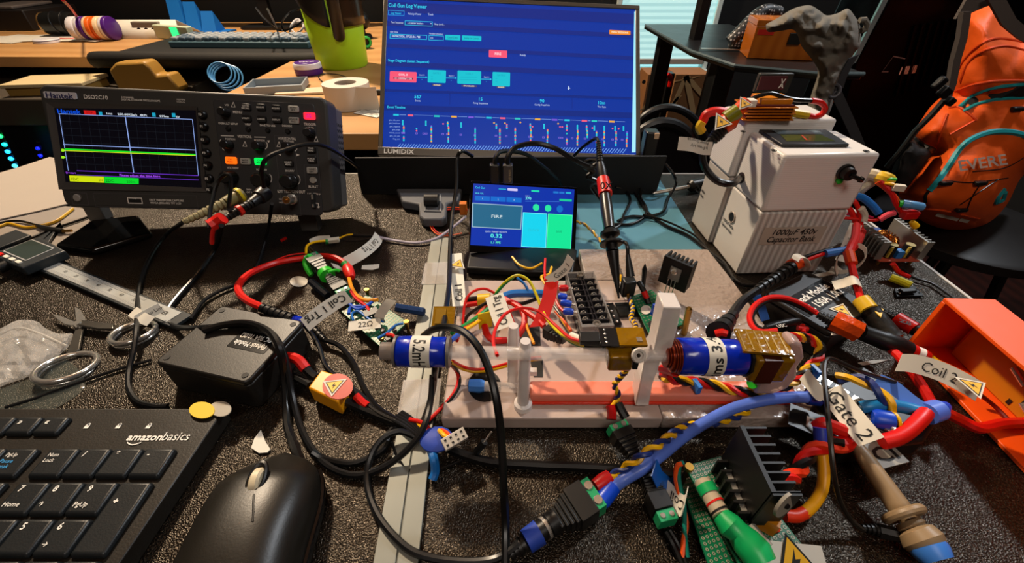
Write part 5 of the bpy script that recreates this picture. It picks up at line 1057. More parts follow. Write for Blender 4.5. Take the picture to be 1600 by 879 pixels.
t, h = module('flyback_module', 'black flyback module box with yellow triangle sticker below the capacitor bank', (.2488, .2591, ZD+.0005), math.radians(31), (.061, .054, .0275), 0, 0)
b = MB(mat('label_black_tape', '#0c0c0c', .2)); b.rrect(-.028, .029, -.008, .014, .001, h+.0001, h+.0003); b.use(WHT); b.text('Flyback Module', -.001, .0040, w=.050, h=.0070, z=h+.0004, al='c', bold=True); b.text('SiC 150A 1.0Ω', .001, -.0058, w=.052, h=.0070, z=h+.0004, al='c', bold=True); b.build('module_label', t, 'black label with white lettering', smooth=0)
b = MB(PAPER); warning(b, .002, -.0165, .013, h+.0006, .9); b.build('warning_sticker', t, 'yellow triangle sticker', smooth=0)
# caliper ------------------------------------------------------------------------
cpl = P(60, 405, .0)+Vector((.004, -.006, .0005)); cz = math.radians(-23.7); ca_ = thing('digital_caliper', 'digital caliper with dark display head and long engraved steel beam', 'caliper', cpl, (0, 0, cz))
CAL = mat('caliper_charcoal', '#20262a', .42)
b = MB(CAL); b.bx(-.08, .225, -.0085, .0085, .0012, .0042); b.build('beam', ca_, bev=.0004)
scl = bpy.data.materials.new('engraved_scale'); scl.use_nodes = True; nt = scl.node_tree; bs = nt.nodes['Principled BSDF']; bs.inputs['Roughness'].default_value = .4; wv = nt.nodes.new('ShaderNodeTexWave'); wv.inputs['Scale'].default_value = 130; tc = nt.nodes.new('ShaderNodeTexCoord'); mx = nt.nodes.new('ShaderNodeMix'); mx.data_type = 'RGBA'
nt.links.new(tc.outputs['Object'], wv.inputs['Vector']); nt.links.new(wv.outputs['Fac'], mx.inputs[0]); mx.inputs[6].default_value = (.22, .23, .23, 1); mx.inputs[7].default_value = (.42, .42, .40, 1); nt.links.new(mx.outputs[2], bs.inputs['Base Color'])
b = MB(mat('steel_plate_grey', '#a6a8a4', .42)); b.bx(.03, .215, -.0065, .0065, .0043, .0047); b.use(scl).bx(.03, .17, -.0062, -.003, .0047, .0049).bx(.03, .17, .0035, .0062, .0047, .0049); b.use(INK)
for i in range(1, 8): b.text(str(i*10), .038+i*.0175, -.001, h=.003, z=.005, al='c')
b.text('CALIPER', .196, -.0015, h=.004, z=.005, al='c'); b.build('scale_plate', ca_, 'pale engraved scale plate', smooth=0)
MB(CAL).prism([(-.028, -.018), (.03, -.018), (.034, .016), (-.022, .020)], .0043, .014).build('display_head', ca_, bev=.0015, seg=3)
b = MB(mat('silver_line', '#a8a8a8', .4)); b.rrect(-.021, .020, -.010, .014, .001, .0141, .0144); b.use(mat('lcd_off', '#39433f', .15)).rrect(-.0198, .0188, -.0088, .0128, .0008, .0144, .0147); b.build('lcd_window', ca_, smooth=0)
for i, m in enumerate((RED, PAPER, PAPER, PAPER)): MB(m).rrect(-.019+i*.011, -.012+i*.011, -.0155, -.0122, .001, .0141, .0154).build('push_button', ca_, 'small red button' if not i else None)
for s_ in (1, -1):
    MB(CAL).prism([(-.03, s_*.017), (-.045, s_*.019), (-.07 if s_ < 0 else -.055, s_*.05), (-.06, s_*.052), (-.022, s_*.022)], .0012, .0040).build('jaw', ca_, bev=.0005)
MB(CAL).prism([(-.08, -.02), (-.05, -.02), (-.05, .022), (-.08, .022)], .0043, .0075).build('fixed_jaw', ca_, bev=.0008); MB(BLK).cone((.0, -.018, .009), (.0, -.026, .009), .005, n=20).build('thumb_wheel', ca_)
# scissors -----------------------------------------------------------------------
CHR = mat('chrome_scissors', '#c8c4bc', .18, .8)
sc0 = P(124, 508, .004); ss = thing('folding_scissors', 'open folding scissors with chrome ring handles on the black desk', 'scissors', sc0)
L_ = lambda x, y, h=.004: P(x, y, h)-sc0
for pts in (((84, 493), (96, 496), (112, 502), (128, 509), (120, 512), (104, 509), (92, 501)), ((117, 479), (126, 484), (133, 497), (133, 507), (124, 513), (120, 505), (118, 492))):
    z = .001 if pts[0][0] < 100 else -.001; MB(STEEL).prism([tuple(L_(x, y)[:2]) for x, y in pts], z, z+.0014).build('blade', ss, bev=.0003)
MB(STEEL).cone((0, 0, -.0015), (0, 0, .0035), .003, n=16).build('pivot', ss)
MB(mat('steel_handle', '#6f6c66', .3, .9)).prism([tuple(L_(x, y)[:2]) for x, y in ((126, 503), (158, 506), (180, 509), (180, 517), (156, 517), (126, 511))], .0003, .003).build('handle', ss, bev=.0005)
MB(mat('steel_handle', '#6f6c66', .3, .9)).prism([tuple(L_(x, y)[:2]) for x, y in ((119, 510), (130, 513), (124, 545), (116, 550), (104, 552))], -.0016, .0002).build('handle', ss, bev=.0005)
c = L_(208, 519, .004); MB(CHR).torus(c, .0148, .0021, (0, .15, 1), 40, 10).torus(c+Vector((0, 0, -.003)), .0148, .0014, (0, .1, 1), 40, 8).build('finger_ring', ss, smooth=80)
c = L_(104, 573, .004); MB(CHR).torus(c, .0160, .0021, (.1, .2, 1), 40, 10, 1, 1.08).torus(c+Vector((0, 0, -.003)), .0160, .0014, (.1, .15, 1), 40, 8, 1, 1.08).build('finger_ring', ss, smooth=80)
# plastic bag --------------------------------------------------------------------
BAGM = mat('clear_plastic_film', '#e6e2dc', .1, alpha=.26, bump=(55, .9, .006), var=.1, varscale=40)
pg = thing('plastic_bag', 'crinkled clear plastic zip bag in the left foreground behind the keyboard', 'bag', P(40, 550))
og = P(40, 550)
vs, fs, bb = puff(lambda x, y, e: P(x, y, .0015+e)-og, [(-60, 540), (0, 513), (24, 501), (44, 499), (60, 503), (72, 513), (92, 521), (114, 521), (108, 540), (100, 548), (70, 573), (44, 588), (10, 600), (-60, 625)], .006, 30, 6, (.035, .004), .001)
MB(BAGM).add(vs, fs).build('bag_film', pg, smooth=25)
vs, fs, bb = puff(lambda x, y, e: P(x, y, .0006+e)-og, [(-60, 628), (10, 604), (60, 585), (100, 560), (134, 600), (90, 636), (40, 650), (-60, 655)], .0012, 20, 8, (.05, .001), .0004)
MB(mat('dark_film', '#6a6e66', .1, alpha=.22, bump=(40, .6, .004))).add(vs, fs).build('lower_film', pg, 'nearly clear empty lower half', smooth=40)
MB(mat('zip_seal', '#d8d4cc', .2, alpha=.6)).tube(spline([P(x, y, .006)-og for x, y in ((0, 520), (30, 512), (60, 520), (105, 540))], 6), .0008, 6).build('zip_seal', pg)
# paper on the far left -----------------------------------------------------------
def sheet(name, lab, pts, h, m, th=.0006):
    q = [P(x, y, h) for x, y in pts]; b = MB(m); b.prism([(p.x, p.y) for p in q], q[0].z, q[0].z+th); return b.build(name, None, lab, cat='paper', origin=q[0])
PW = mat('white_paper', '#aa9e90', .75, var=.03)
sheet('paper_sheet', 'large clean white paper at the far left beside the oscilloscope', [(-40, 282), (30, 262), (78, 246), (100, 250), (110, 318), (60, 330), (-40, 352)], .0022, PW, .001)
sheet('paper_sheet', 'creased paper under the yellow lead in front of the oscilloscope corner', [(-40, 348), (98, 322), (148, 328), (152, 345), (128, 366), (60, 405), (-40, 432)], .0006, mat('grey_paper', '#8e847a', .75, var=.1, varscale=8))
cable('yellow_lead', 'yellow test lead curving over the paper at the far left', 'cable', [(-30, 362), (0, 353), (15, 349), (40, 355), (65, 352), (88, 345), (104, 334), (114, 326)], .0016, mat('mustard_insulation', '#c89a18', .4))
t = thing('crocodile_lead', 'black crocodile clip lead lying over the paper at the far left', 'cable', P(60, 352)); o = P(60, 352)
MB(RUB).tube(spline([P(x, y, .0035)-o for x, y in ((-30, 360), (0, 348), (30, 345), (60, 352))], 5), .0013, 8).build('lead', t); MB(BLK).tube([P(x, y, .0045)-o for x, y in ((58, 352), (72, 357), (98, 361))], .003, 8, radii=[.002, .0035, .0028]).build('clip_sleeve', t); MB(BRASS).tube([P(x, y, .0045)-o for x, y in ((98, 361), (112, 360))], .0016, 6).build('clip_jaw', t)
cable('thin_black_cable', 'thin straight black cable crossing the paper towards the oscilloscope', 'cable', [(-30, 396), (40, 375), (75, 360), (120, 345), (150, 334)], .0014, RUB)
b = MB(mat('gloss_black_tray', '#050505', .12)); q = [P(x, y, .0) for x, y in ((92, 392), (150, 352), (222, 344), (242, 372), (150, 400))]; b.prism([(p.x, p.y) for p in q], ZD+.0008, ZD+.008); b.build('shiny_case', None, 'flat glossy black case behind the caliper head under the oscilloscope', cat='case', bev=.003, seg=3, origin=q[0])
# aluminium bar --------------------------------------------------------------------
bar = thing('metal_bar', 'long flat aluminium bar with a groove running away from the camera', 'bar', (-.0665, .21, ZD+.0006), (0, 0, math.radians(3.1)))
AB = mat('bar_aluminium', '#84867e', .48, .25, var=.05, varscale=12)
MB(AB).bx(-.0118, -.0004, -.20, .182, 0, .0026).bx(.0004, .0112, -.20, .182, 0, .0026).bx(-.0118, .0112, -.20, .182, 0, .0014).build('bar_body', bar, bev=.0003)
for y0_, y1_ in ((-.045, -.012), (.10, .135)): MB(mat('clear_tape', '#d8d2cc', .12, alpha=.35, bump=(30, .5, .003))).bx(-.0135, .014, y0_, y1_, .0028, .0031).build('tape_patch', bar)
# scraps ----------------------------------------------------------------------------
def scrap(lab, pts, m, h=.0006, name='paper_scrap'):
    q = [P(x, y, h) for x, y in pts]; b = MB(m); b.prism([(p.x, p.y) for p in q], q[0].z, q[0].z+.0006); return b.build(name, None, lab, cat='scrap', origin=q[0])
def disc(x, y, rx, ry): return [(x+rx*math.cos(i*PI/10), y+ry*math.sin(i*PI/10)) for i in range(20)]
scrap('round yellow sticker disc behind the keyboard corner', disc(316, 641, 20, 13), mat('yellow_paper', '#e0b818', .5), .014, 'sticker_disc'); scrap('round grey white sticker disc beside the yellow one', disc(345, 639, 17, 12), mat('grey_white_paper', '#a8a090', .6), .0135, 'sticker_disc')
scrap('white paper corner scrap lying between the keyboard and the black mouse', [(408, 672), (415, 690), (423, 702), (418, 707), (405, 708), (393, 700), (398, 685)], PAPER, .001)
scrap('white oval paper scrap left of the green terminal board', disc(467, 440, 14, 8), PAPER)
scrap('white scrap below the folded Coil 1 Trg label', [(566, 415), (593, 413), (592, 419), (582, 422), (565, 421)], PAPER)
scrap('narrow pale scrap near the red boot on the left trigger board', [(517, 411), (527, 414), (537, 421), (536, 424), (522, 418)], PAPER)
scrap('tiny red insulation offcut below the oscilloscope', [(438, 375), (447, 370), (449, 373), (440, 378)], RED, .0006, 'insulation_offcut')
scrap('thin grey paper strip on the grey desk area left of the Coil 2 label', [(1340, 567), (1362, 563), (1388, 562), (1372, 567), (1348, 571)], PAPER)
# ================================================================== COIL RIG
BT = .012; RO = Vector((.05, .2, ZD)); YT = .166
rig = thing('coil_launcher', 'white printed base carrying a clear tube through two blue wound coils', 'test rig', RO)
BPL = mat('base_translucent_white', '#b5a298', .22, bump=(70, .25, .002), var=.05, varscale=40, sss=.15); BPC = mat('base_cloudy_right', '#a4958c', .18, bump=(160, .6, .003), var=.1, varscale=50, sss=.1)
b = MB(BPL); b.prism([(p[0]-RO.x, p[1]-RO.y) for p in ((-.046, .1595), (.098, .1595), (.098, .305), (-.046, .305))], .0008, BT); b.build('base_plate', rig, bev=.001)
b = MB(BPC); b.prism([(p[0]-RO.x, p[1]-RO.y) for p in ((.0983, .1595), (.208, .1600), (.203, .305), (.199, .3565), (.068, .3565), (.068, .3053), (.0983, .3053))], .0008, BT); b.build('base_plate', rig, 'cloudier right hand base plate', bev=.001)
MB(INK).prism([(-.046-RO.x, .1852-RO.y), (.15-RO.x, .1852-RO.y), (.15-RO.x, .1856-RO.y), (-.046-RO.x, .1856-RO.y)], BT+.0001, BT+.0002).build('seam_line', rig, smooth=0)
dl = lambda x, y, Y=YT: D(x, y, Y)-RO
pl_ = lambda x, y, h=BT: P(x, y, h)-RO
MB(mat('dark_base_hole', '#0c0908', .5)).prism([tuple(pl_(x, y)[:2]) for x, y in disc(757, 603, 26, 25)], BT+.0002, BT+.0005).build('round_recess', rig, smooth=0)
MB(mat('dark_base_hole', '#0c0908', .5)).prism([tuple(pl_(x, y)[:2]) for x, y in ((812, 508), (843, 508), (845, 540), (812, 540))], BT+.0002, BT+.0005).prism([tuple(pl_(x, y)[:2]) for x, y in ((828, 562), (848, 562), (848, 589), (834, 589))], BT+.0002, BT+.0005).build('cable_slot', rig, smooth=0)
SALM = mat('salmon_translucent_rail', '#e88870', .3, bump=(60, .3, .003), sss=.3, var=.1); a0 = P(828, 632, BT); a1 = P(1242, 632, BT)
MB(SALM).bx(a0.x-RO.x, a1.x-RO.x, .1715-RO.y, .1835-RO.y, BT+.0002, BT+.0085).build('rail', rig, 'salmon pink translucent rail', bev=.0015)
MB(mat('red_glue', '#d83418', .3, sss=.2)).bx(a0.x-RO.x, a1.x-RO.x, .1695-RO.y, .1714-RO.y, BT+.0002, BT+.0022).build('rail_edge', rig, 'redder rail foot', bev=.0006)
TUB = mat('clear_tube', '#f8f0ea', .05, alpha=.26)
c0, c1 = dl(598, 548), dl(1232, 559); ax = (c1-c0)
b = MB(TUB); b.lathe(c0, c1, [(0, .0036), (1, .0036)], 24, cap=False); b.build('barrel_tube', rig, 'clear barrel tube', solid=.0008)
def axp(x): t = (x-598)/(1232-598); return c0+ax*t
def coil(x0, x1, r, mats, wtxt, tr, fl):
    p, q = axp(x0), axp(x1); t_ = None
    b = MB(TAPE); b.lathe(p, q, [(0, r*.9), (.03, r), (.3, r*1.03), (.7, r*.99), (.97, r*1.01), (1, r*.9)], 28); o = b.build('coil_winding', rig, 'blue taped coil', smooth=70)
    # paper band with lettering round the coil
    X = (q-p).normalized(); mid = p.lerp(q, tr[0]); hw = tr[1]/2; b = MB(PAPER); b.lathe(mid-X*hw, mid+X*hw, [(0, r*1.05), (1, r*1.05)], 36, cap=False); band = b.build('paper_band', o, 'paper band lettered %s' % wtxt, smooth=70)
    v, f, x0_, x1_, y0_, y1_ = text_data(wtxt, True); L_ = tr[2]; sx = L_/(x1_-x0_); sy = tr[1]*.62/.72; out = []
    for a, c in v:
        tt = (a-(x0_+x1_)/2)*sx; yy = (c-.36)*sy
        ph = math.radians(50)+(tt/(r*1.07) if fl > 0 else -tt/(r*1.07)); out.append(mid+X*(yy*fl)+Vector((0, -math.sin(ph), math.cos(ph)))*(r*1.062))
    q_ = MB(INK); q_.add(out, f); q_.build('lettering', band, smooth=0); return o
coil(621, 697, .0088, None, '5.2mH', (.50, .0112, .0175), 1)
coil(1054, 1158, .0106, None, 'Ohms 3.4m', (.50, .0098, .046), -1)
MB(mat('grey_flange', '#6a6460', .4)).lathe(axp(617), axp(621), [(0, .0092), (1, .0092)], 24).build('coil_flange', rig); MB(mat('grey_flange', '#6a6460', .4)).lathe(axp(697.5), axp(702), [(0, .0092), (1, .0092)], 24).build('coil_flange', rig)
MB(mat('frosted_tube_end', '#a89c94', .15, trans=.5)).lathe(axp(596), axp(616.5), [(0, .0052), (1, .0052)], 20).build('tube_end', rig)
CUW = wavemat('copper_winding', '#5a1408', '#a8401c', 230, 'X', .25, .8, .001); CUW.node_tree.nodes['Principled BSDF'].inputs['Metallic'].default_value = .6
MB(CUW).lathe(axp(1036), axp(1055), [(0, .0066), (.3, .007), (.5, .0095), (1, .0102)], 26).build('bare_copper_winding', rig, 'bare dark copper winding', smooth=70)
MB(BLK).lathe(axp(1158.5), axp(1163), [(0, .0112), (1, .0112)], 8).build('coil_flange', rig)
# polyimide wrapped sensor at the right end
b = MB(KAP); p, q = axp(1164), axp(1222); b.box((p+q)/2+Vector((0, 0, -.001)), ((q-p).length, .020, .019)); b.build('sensor_wrap', rig, 'amber taped sensor block', bev=.0015)
b = MB(mat('dark_copper_core', '#3a1406', .4)); b.box((p+q)/2+Vector((-.002, 0, -.001)), (.010, .0206, .0196)); b.build('sensor_core', rig)
bo = axp(1184)+Vector((0, .003, .0098)); b = MB(KAP, frame(bo, (1, -.12, 0), (.12, 1, 0))); b.bx(-.0135, .0135, -.010, .008, 0, .0016); b.use(mat('gold_trace', '#8c6a14', .3, .3))
for i in range(6): b.bx(-.0125+i*.0045, -.0118+i*.0045, -.009, .007, .0017, .0021)
b.build('sensor_board', rig, 'amber taped board on the sensor', smooth=0)
MB(mat('light_blue_cap', '#3a78c8', .4)).lathe(axp(1206), axp(1226), [(0, .0036), (.1, .004), (.8, .004), (1, .0034)], 16).build('end_cap', rig, 'light blue end cap')
MB(mat('pale_peg', '#c8a8a0', .4)).lathe(axp(1226), axp(1240), [(0, .0022), (1, .0020)], 14).build('end_plug', rig)
# centre sensor
b = MB(KAP); p, q = axp(946), axp(984); b.box((p+q)/2+Vector((0, 0, -.001)), ((q-p).length, .013, .012), 0); b.build('sensor_wrap', rig, 'amber taped centre sensor', bev=.0015)
b = MB(BLK); p, q = axp(985), axp(993); b.box((p+q)/2+Vector((0, 0, -.0005)), ((q-p).length, .011, .011)); b.build('sensor_plate', rig)
bo = D(975, 529, .171)-RO; T = frame(bo, (1, 0, .0), (.05, 1, .1)); b = MB(mat('black_pcb', '#0a0a0c', .3), T); b.bx(-.014, -.004, -.006, .007, 0, .0014).build('sensor_pcb', rig, smooth=0); b = MB(KAP, T); b.bx(-.0038, .012, -.006, .007, 0, .0018).build('taped_pcb', rig, 'amber taped half of the sensor board', smooth=0)
b = MB(STEEL, T)
for i in range(4): b.ball((-.011, -.004+i*.003, .0018), .0008, 6)
b.box((.008, -.002, .0021), (.003, .003, .0005)); b.build('solder_joints', rig)
b = MB(BLK, T); b.bx(-.026, -.0145, -.004, .003, -.001, .003); b.build('plug_housing', rig, bev=.0004)
w0 = D(998, 555, .158)-RO; b = MB(mat('white_washer', '#d0c8c0', .4)); b.torus(w0, .0032, .0012, (.1, -.8, .6), 20, 6).torus(w0, .0016, .0004, (.1, -.8, .6), 14, 5); b.build('toothed_washer', rig)
# posts
FRO = mat('frosted_print', '#e6deda', .25, alpha=.78, bump=(150, .3, .001))
b = MB(FRO); p, q = P(817, 634, BT)-RO, dl(820, 530, .170); b.lathe(Vector((p.x, p.y, BT+.0003)), Vector((p.x+.0005, p.y, q.z)), [(0, .0062), (.06, .006), (.08, .004), (.95, .0034), (1, .003)], 16); b.build('tube_post', rig, 'frosted post under the tube')
b = MB(FRO); p, q = P(802, 566, BT)-RO, dl(801, 512, .186); b.lathe(Vector((p.x, .188-RO.y, BT+.0003)), Vector((p.x, .188-RO.y, q.z)), [(0, .0045), (.9, .0036), (1, .003)], 12).box((p.x+.006, .188-RO.y, BT+.012), (.02, .004, .004)); b.build('tube_post', rig)
b = MB(FRO, Matrix.Rotation(PI/2, 4, 'X')); pts = [dl(*p) for p in ((1037, 480), (1066, 481), (1050, 547), (1032, 566), (1020, 600), (1014, 634), (993, 634), (1000, 600), (1007, 565), (1022, 547))]
zf = BT+.0003; b.prism([(p.x, max(p.z, zf)) for p in pts], -(.1660-RO.y)-.013, -(.1660-RO.y)); b.build('tall_upright', rig, 'tall frosted upright blade', bev=.0008)
b = MB(mat('pink_frosted_print', '#cdb0aa', .2, trans=.3, bump=(50, .4, .002), sss=.2), Matrix.Rotation(PI/2, 4, 'X')); pts = [dl(*p) for p in ((1230, 534), (1240, 530), (1252, 536), (1255, 555), (1244, 570), (1243, 586), (1228, 604), (1206, 612), (1176, 612), (1188, 580), (1212, 568), (1232, 562))]
b.prism([(p.x, max(p.z, zf)) for p in pts], -(.1640-RO.y)-.010, -(.1640-RO.y)); b.build('end_bracket', rig, 'pinkish frosted end bracket', bev=.002)
# second clear tube on the base with blue cap
p, q = P(757, 603, BT+.005)-RO, P(838, 607, BT+.005)-RO; MB(TUB).lathe(p, q, [(0, .0034), (1, .0034)], 18).build('lower_tube', rig, 'short clear lower tube'); MB(mat('light_blue_cap', '#3a78c8', .4)).lathe(P(733, 602, BT+.005)-RO, P(757, 603, BT+.005)-RO, [(0, .0042), (.7, .0048), (1, .0038)], 8).build('tube_cap', rig, 'light blue tube cap')
# left sensor board of polyimide
o = P(692, 500, .050)-RO; b = MB(KAP, frame(o, (1, .0, 0), (.2, 1, .3))); b.bx(-.007, .008, -.006, .010, 0, .002); b.use(mat('gold_trace', '#8c6a14', .3, .3)).bx(-.005, .002, -.004, .008, .002, .0026); b.build('coil_sensor_board', rig, 'amber taped sensor board by the left coil', smooth=0)
# ================================================================== TERMINAL BLOCK
tbk = thing('terminal_block', 'black barrier terminal strip with two rows of silver screws on the white base', 'terminal block', P(925, 466, BT))
o = P(925, 466, BT); top = .0285; Q4 = [P(x, y, top) for x, y in ((886, 427), (926, 421), (961, 508), (908, 511))]; c_ = sum(Q4, Vector())/4
Yd = ((Q4[0]+Q4[1])/2-(Q4[2]+Q4[3])/2); Xd = ((Q4[1]-Q4[0])+(Q4[2]-Q4[3])); Lb, Wb = Yd.length, Xd.length/2; Xn = Vector((Yd.y, -Yd.x, 0))
T = frame(Vector((c_.x, c_.y, ZD+BT+.0003))-o, Xn, Yd); hb = top-BT-.0003
MB(BLK, T).bx(-Wb/2, Wb/2, -Lb/2, Lb/2, 0, hb*.55).build('insulator_base', tbk, bev=.0008)
b = MB(mat('terminal_black', '#16151a', .3), T)
for i in range(8): y = -Lb/2+.009+i*(Lb-.018)/7; b.bx(-Wb/2+.001, Wb/2-.001, y-.0006, y+.0006, hb*.56, hb*.9)
b.bx(-.0016, -.0004, -Lb/2+.006, Lb/2-.006, hb*.56, hb*.95).bx(.0008, .0018, -Lb/2+.006, Lb/2-.006, hb*.56, hb*.95); b.build('divider_ribs', tbk)
for i in range(7):
    y = -Lb/2+.009+(i+.5)*(Lb-.018)/7
    for s_ in (-1, 1):
        q = MB(STEEL, T); q.box((s_*Wb*.27, y, hb*.6), (Wb*.34, .005, .001)); q.lathe((s_*Wb*.27, y, hb*.62), (s_*Wb*.27, y, hb*.82), [(0, .0026), (.7, .0026), (1, .002)], 14); q.use(INK).box((s_*Wb*.27, y, hb*.83), (.0036, .0006, .0003), .5).box((s_*Wb*.27, y, hb*.83), (.0006, .0036, .0003), .5); q.build('terminal_screw', tbk)
cw = MB(mat('clear_grey_wall', '#9a9694', .15, alpha=.5), T)
for x0_, x1_, y0_, y1_ in ((-Wb/2, -Wb/2+.001, -Lb/2, Lb/2), (Wb/2-.001, Wb/2, -Lb/2, Lb/2), (-Wb/2+.001, Wb/2-.001, -Lb/2, -Lb/2+.003), (-Wb/2+.001, Wb/2-.001, Lb/2-.002, Lb/2)): cw.bx(x0_, x1_, y0_, y1_, hb*.56, hb)
cw.build('clear_side_walls', tbk, 'clear grey rim')
for s_ in (-1, 1): q = MB(mat('rivet_silver', '#a8a49c', .3, .9), T); q.torus((0, s_*(Lb/2-.0038), hb*.96), .0026, .0009, n=18, k=6).cone((0, s_*(Lb/2-.0038), hb*.5), (0, s_*(Lb/2-.0038), hb*.95), .0014, n=10); q.build('mounting_rivet', tbk)
# ================================================================== PERF BOARDS
PAD = mat('tinned_pad', '#a09c88', .5, .3)
def perf(name, lab, cs, h, nx, ny, th=.0016, pad=.0008, group=None, skip=None):
    q = [P(x, y, h) for x, y in cs]; o = q[0].copy(); t = thing(name, lab, 'circuit board', o); q = [p-o for p in q]
    b = MB(PCB); b.prism([(p.x, p.y) for p in q], -th, 0); b.build('substrate', t, bev=.0002)
    m = MB(PAD)
    for i in range(nx):
        for j in range(ny):
            if skip and skip(i, j): continue
            u, v = (i+.7)/(nx+.4), (j+.7)/(ny+.4); p = q[0].lerp(q[1], u).lerp(q[3].lerp(q[2], u), v)
            vs = []; k = 6
            for r in (pad, pad*.5):
                for a in range(k): vs.append((p.x+r*math.cos(a*2*PI/k), p.y+r*math.sin(a*2*PI/k), .0002))
            m.add(vs, [(a, (a+1) % k, k+(a+1) % k, k+a) for a in range(k)])
    m.build('solder_pads', t, smooth=0)
    return t, o
t, o = perf('circuit_board', 'green perforated board with blue straps and black chip left of the blue coil', ((533, 486), (574, 460), (637, 503), (594, 541)), .010, 12, 18, pad=.0009)
PL = lambda x, y, h: P(x, y, h)-o
b = MB(BLK); T = frame(PL(581, 492, .0115), (1, .62, 0), (-.62, 1, 0)); b.T = T; b.bx(-.006, .006, -.004, .004, 0, .004); b.use(STEEL)
for i in range(4): b.bx(-.0048+i*.003, -.0038+i*.003, -.0055, -.004, .0, .003).bx(-.0048+i*.003, -.0038+i*.003, .004, .0055, 0, .003)
b.build('chip', t, 'black eight legged chip', bev=.0002)
for pts, m, nm in (([(541, 469), (556, 482), (572, 478), (588, 466)], BLU, 'blue_strap'), ([(545, 490), (548, 480), (565, 478)], BLU, 'blue_strap'), ([(552, 500), (550, 490), (560, 486), (580, 500), (600, 502)], SHR, 'blue_strap'), ([(545, 450), (556, 466), (572, 478), (577, 486)], RED, 'red_strap'), ([(590, 528), (604, 520), (618, 508), (630, 505)], SHR, 'blue_strap'), ([(604, 522), (614, 524), (624, 532)], RED, 'red_strap')):
    MB(m).tube(spline([PL(x, y, .0145) for x, y in pts], 5), .0014 if m is not SHR else .001, 8).build(nm, t)
for x, y in ((574, 457), (536, 478), (636, 507), (597, 532)):
    p = PL(x, y, .010); MB(BRASS).lathe(Vector((p.x, p.y, -.0095)), Vector((p.x, p.y, .004)), [(0, .0014), (.85, .0014), (.86, .0024), (1, .0022)], 12).build('brass_screw', t)
b = MB(mat('small_parts', '#403a34', .4)); 
for x, y in ((598, 516), (616, 515), (606, 530), (588, 510)): b.box(PL(x, y, .0122), (.003, .004, .003), .6)
b.build('small_components', t)
MB(PAPER).ribbon([PL(x, y, h) for x, y, h in ((595, 502, .012), (592, 495, .020), (600, 482, .028), (612, 468, .034))], (1, -.35, 0), .009, .0004).build('folded_label', t, 'upright folded white label')
lb = MB(PAPER); T = frame(PL(571, 507, .016), (1, .16, 0), (-.16, 1, .3)); lb.T = T; lb.bx(-.013, .012, -.0045, .0045, 0, .0004); lb.use(INK).text('22Ω', 0, -.002, h=.0048, z=.0006, al='c'); lb.build('resistor_label', t, 'white label lettered 22Ω', smooth=0)
# board behind the tall upright
t, o = perf('circuit_board', 'small green board with blue trimmer and black heatsink behind the tall frosted upright', ((986, 463), (1018, 452), (1072, 505), (1014, 520)), .020, 9, 12, pad=.0008)
for x, y in ((992, 466), (1066, 500), (1018, 512)): p = PL(x, y, .02); MB(BRASS).lathe(Vector((p.x, p.y, -.0078)), Vector((p.x, p.y, -.0017)), [(0, .0018), (1, .0018)], 6).build('standoff', t)
T = frame(PL(1026, 492, .0202), (1, .5, 0), (-.5, 1, 0)); MB(mat('trimmer_blue', '#1048c0', .35), T).bx(-.004, .004, -.0035, .0035, 0, .011).build('trimmer', t, bev=.0004)
MB(mat('trimmer_blue2', '#1c3c90', .35, bump=(400, .8, .003)), T).bx(-.004, .0035, -.011, -.0045, 0, .009).build('screw_terminal', t); MB(BLK).lathe(PL(1018, 506, .0203), PL(1020, 506, .030), [(0, .0028), (1, .0028)], 16).build('capacitor', t)
MB(mat('grey_wafer', '#8a8c90', .3), T).bx(.004, .0052, -.010, .008, 0, .018).build('grey_riser', t)
hs = MB(mat('heatsink_black', '#060606', .5)); T = frame(PL(1048, 448, .030), (.72, -.69, 0), (.69, .72, 0)); hs.T = T; hs.bx(-.012, .012, 0, .0022, 0, .026)
for i in range(7): hs.bx(-.0118+i*.0036, -.0102+i*.0036, .0022, .011, 0, .026)
hs.build('heatsink', t, 'finned black heatsink'); b = MB(mat('transistor_tab', '#9a9a98', .3, .8), T); b.bx(-.004, .005, -.0016, -.0002, .008, .020); b.use(STEEL).lathe((0, -.0018, .017), (0, -.0042, .017), [(0, .0026), (.7, .0026), (1, .0018)], 12); b.use(STEEL)
for i in range(3): b.bx(-.0035+i*.003, -.0028+i*.003, -.0016, -.0009, -.009, .008)
b.build('transistor', t)
lb = MB(PAPER); lb.prism([tuple(PL(x, y, .0206)[:2]) for x, y in disc(1009, 484, 8, 7)], PL(1009, 484, .0206).z, PL(1009, 484, .0206).z+.0004); lb.build('round_sticker', t, 'small white oval sticker')
for nm, lab, x, y, x2, y2 in (('brass_standoff', 'tall brass hex standoff right of the tall frosted upright', 1068, 522, 1077, 480),):
    p = P(x, y, BT); q = D(x2, y2, p.y); b = MB(BRASS); b.lathe(p+Vector((0, 0, .0003)), q, [(0, .0024), (.96, .0024), (1, .0014)], 6); b.build(nm, None, lab, cat='standoff', smooth=0, origin=p)
p = P(1004, 452, BT); q = D(1008, 412, p.y); b = MB(mat('dark_tweezer', '#26282a', .3, .6)); b.lathe(p+Vector((0, 0, .0003)), q, [(0, .0018), (.8, .0022), (1, .0003)], 6); b.build('standing_probe_pin', None, 'dark pointed pin standing behind the green heatsink board', cat='pin', origin=p)
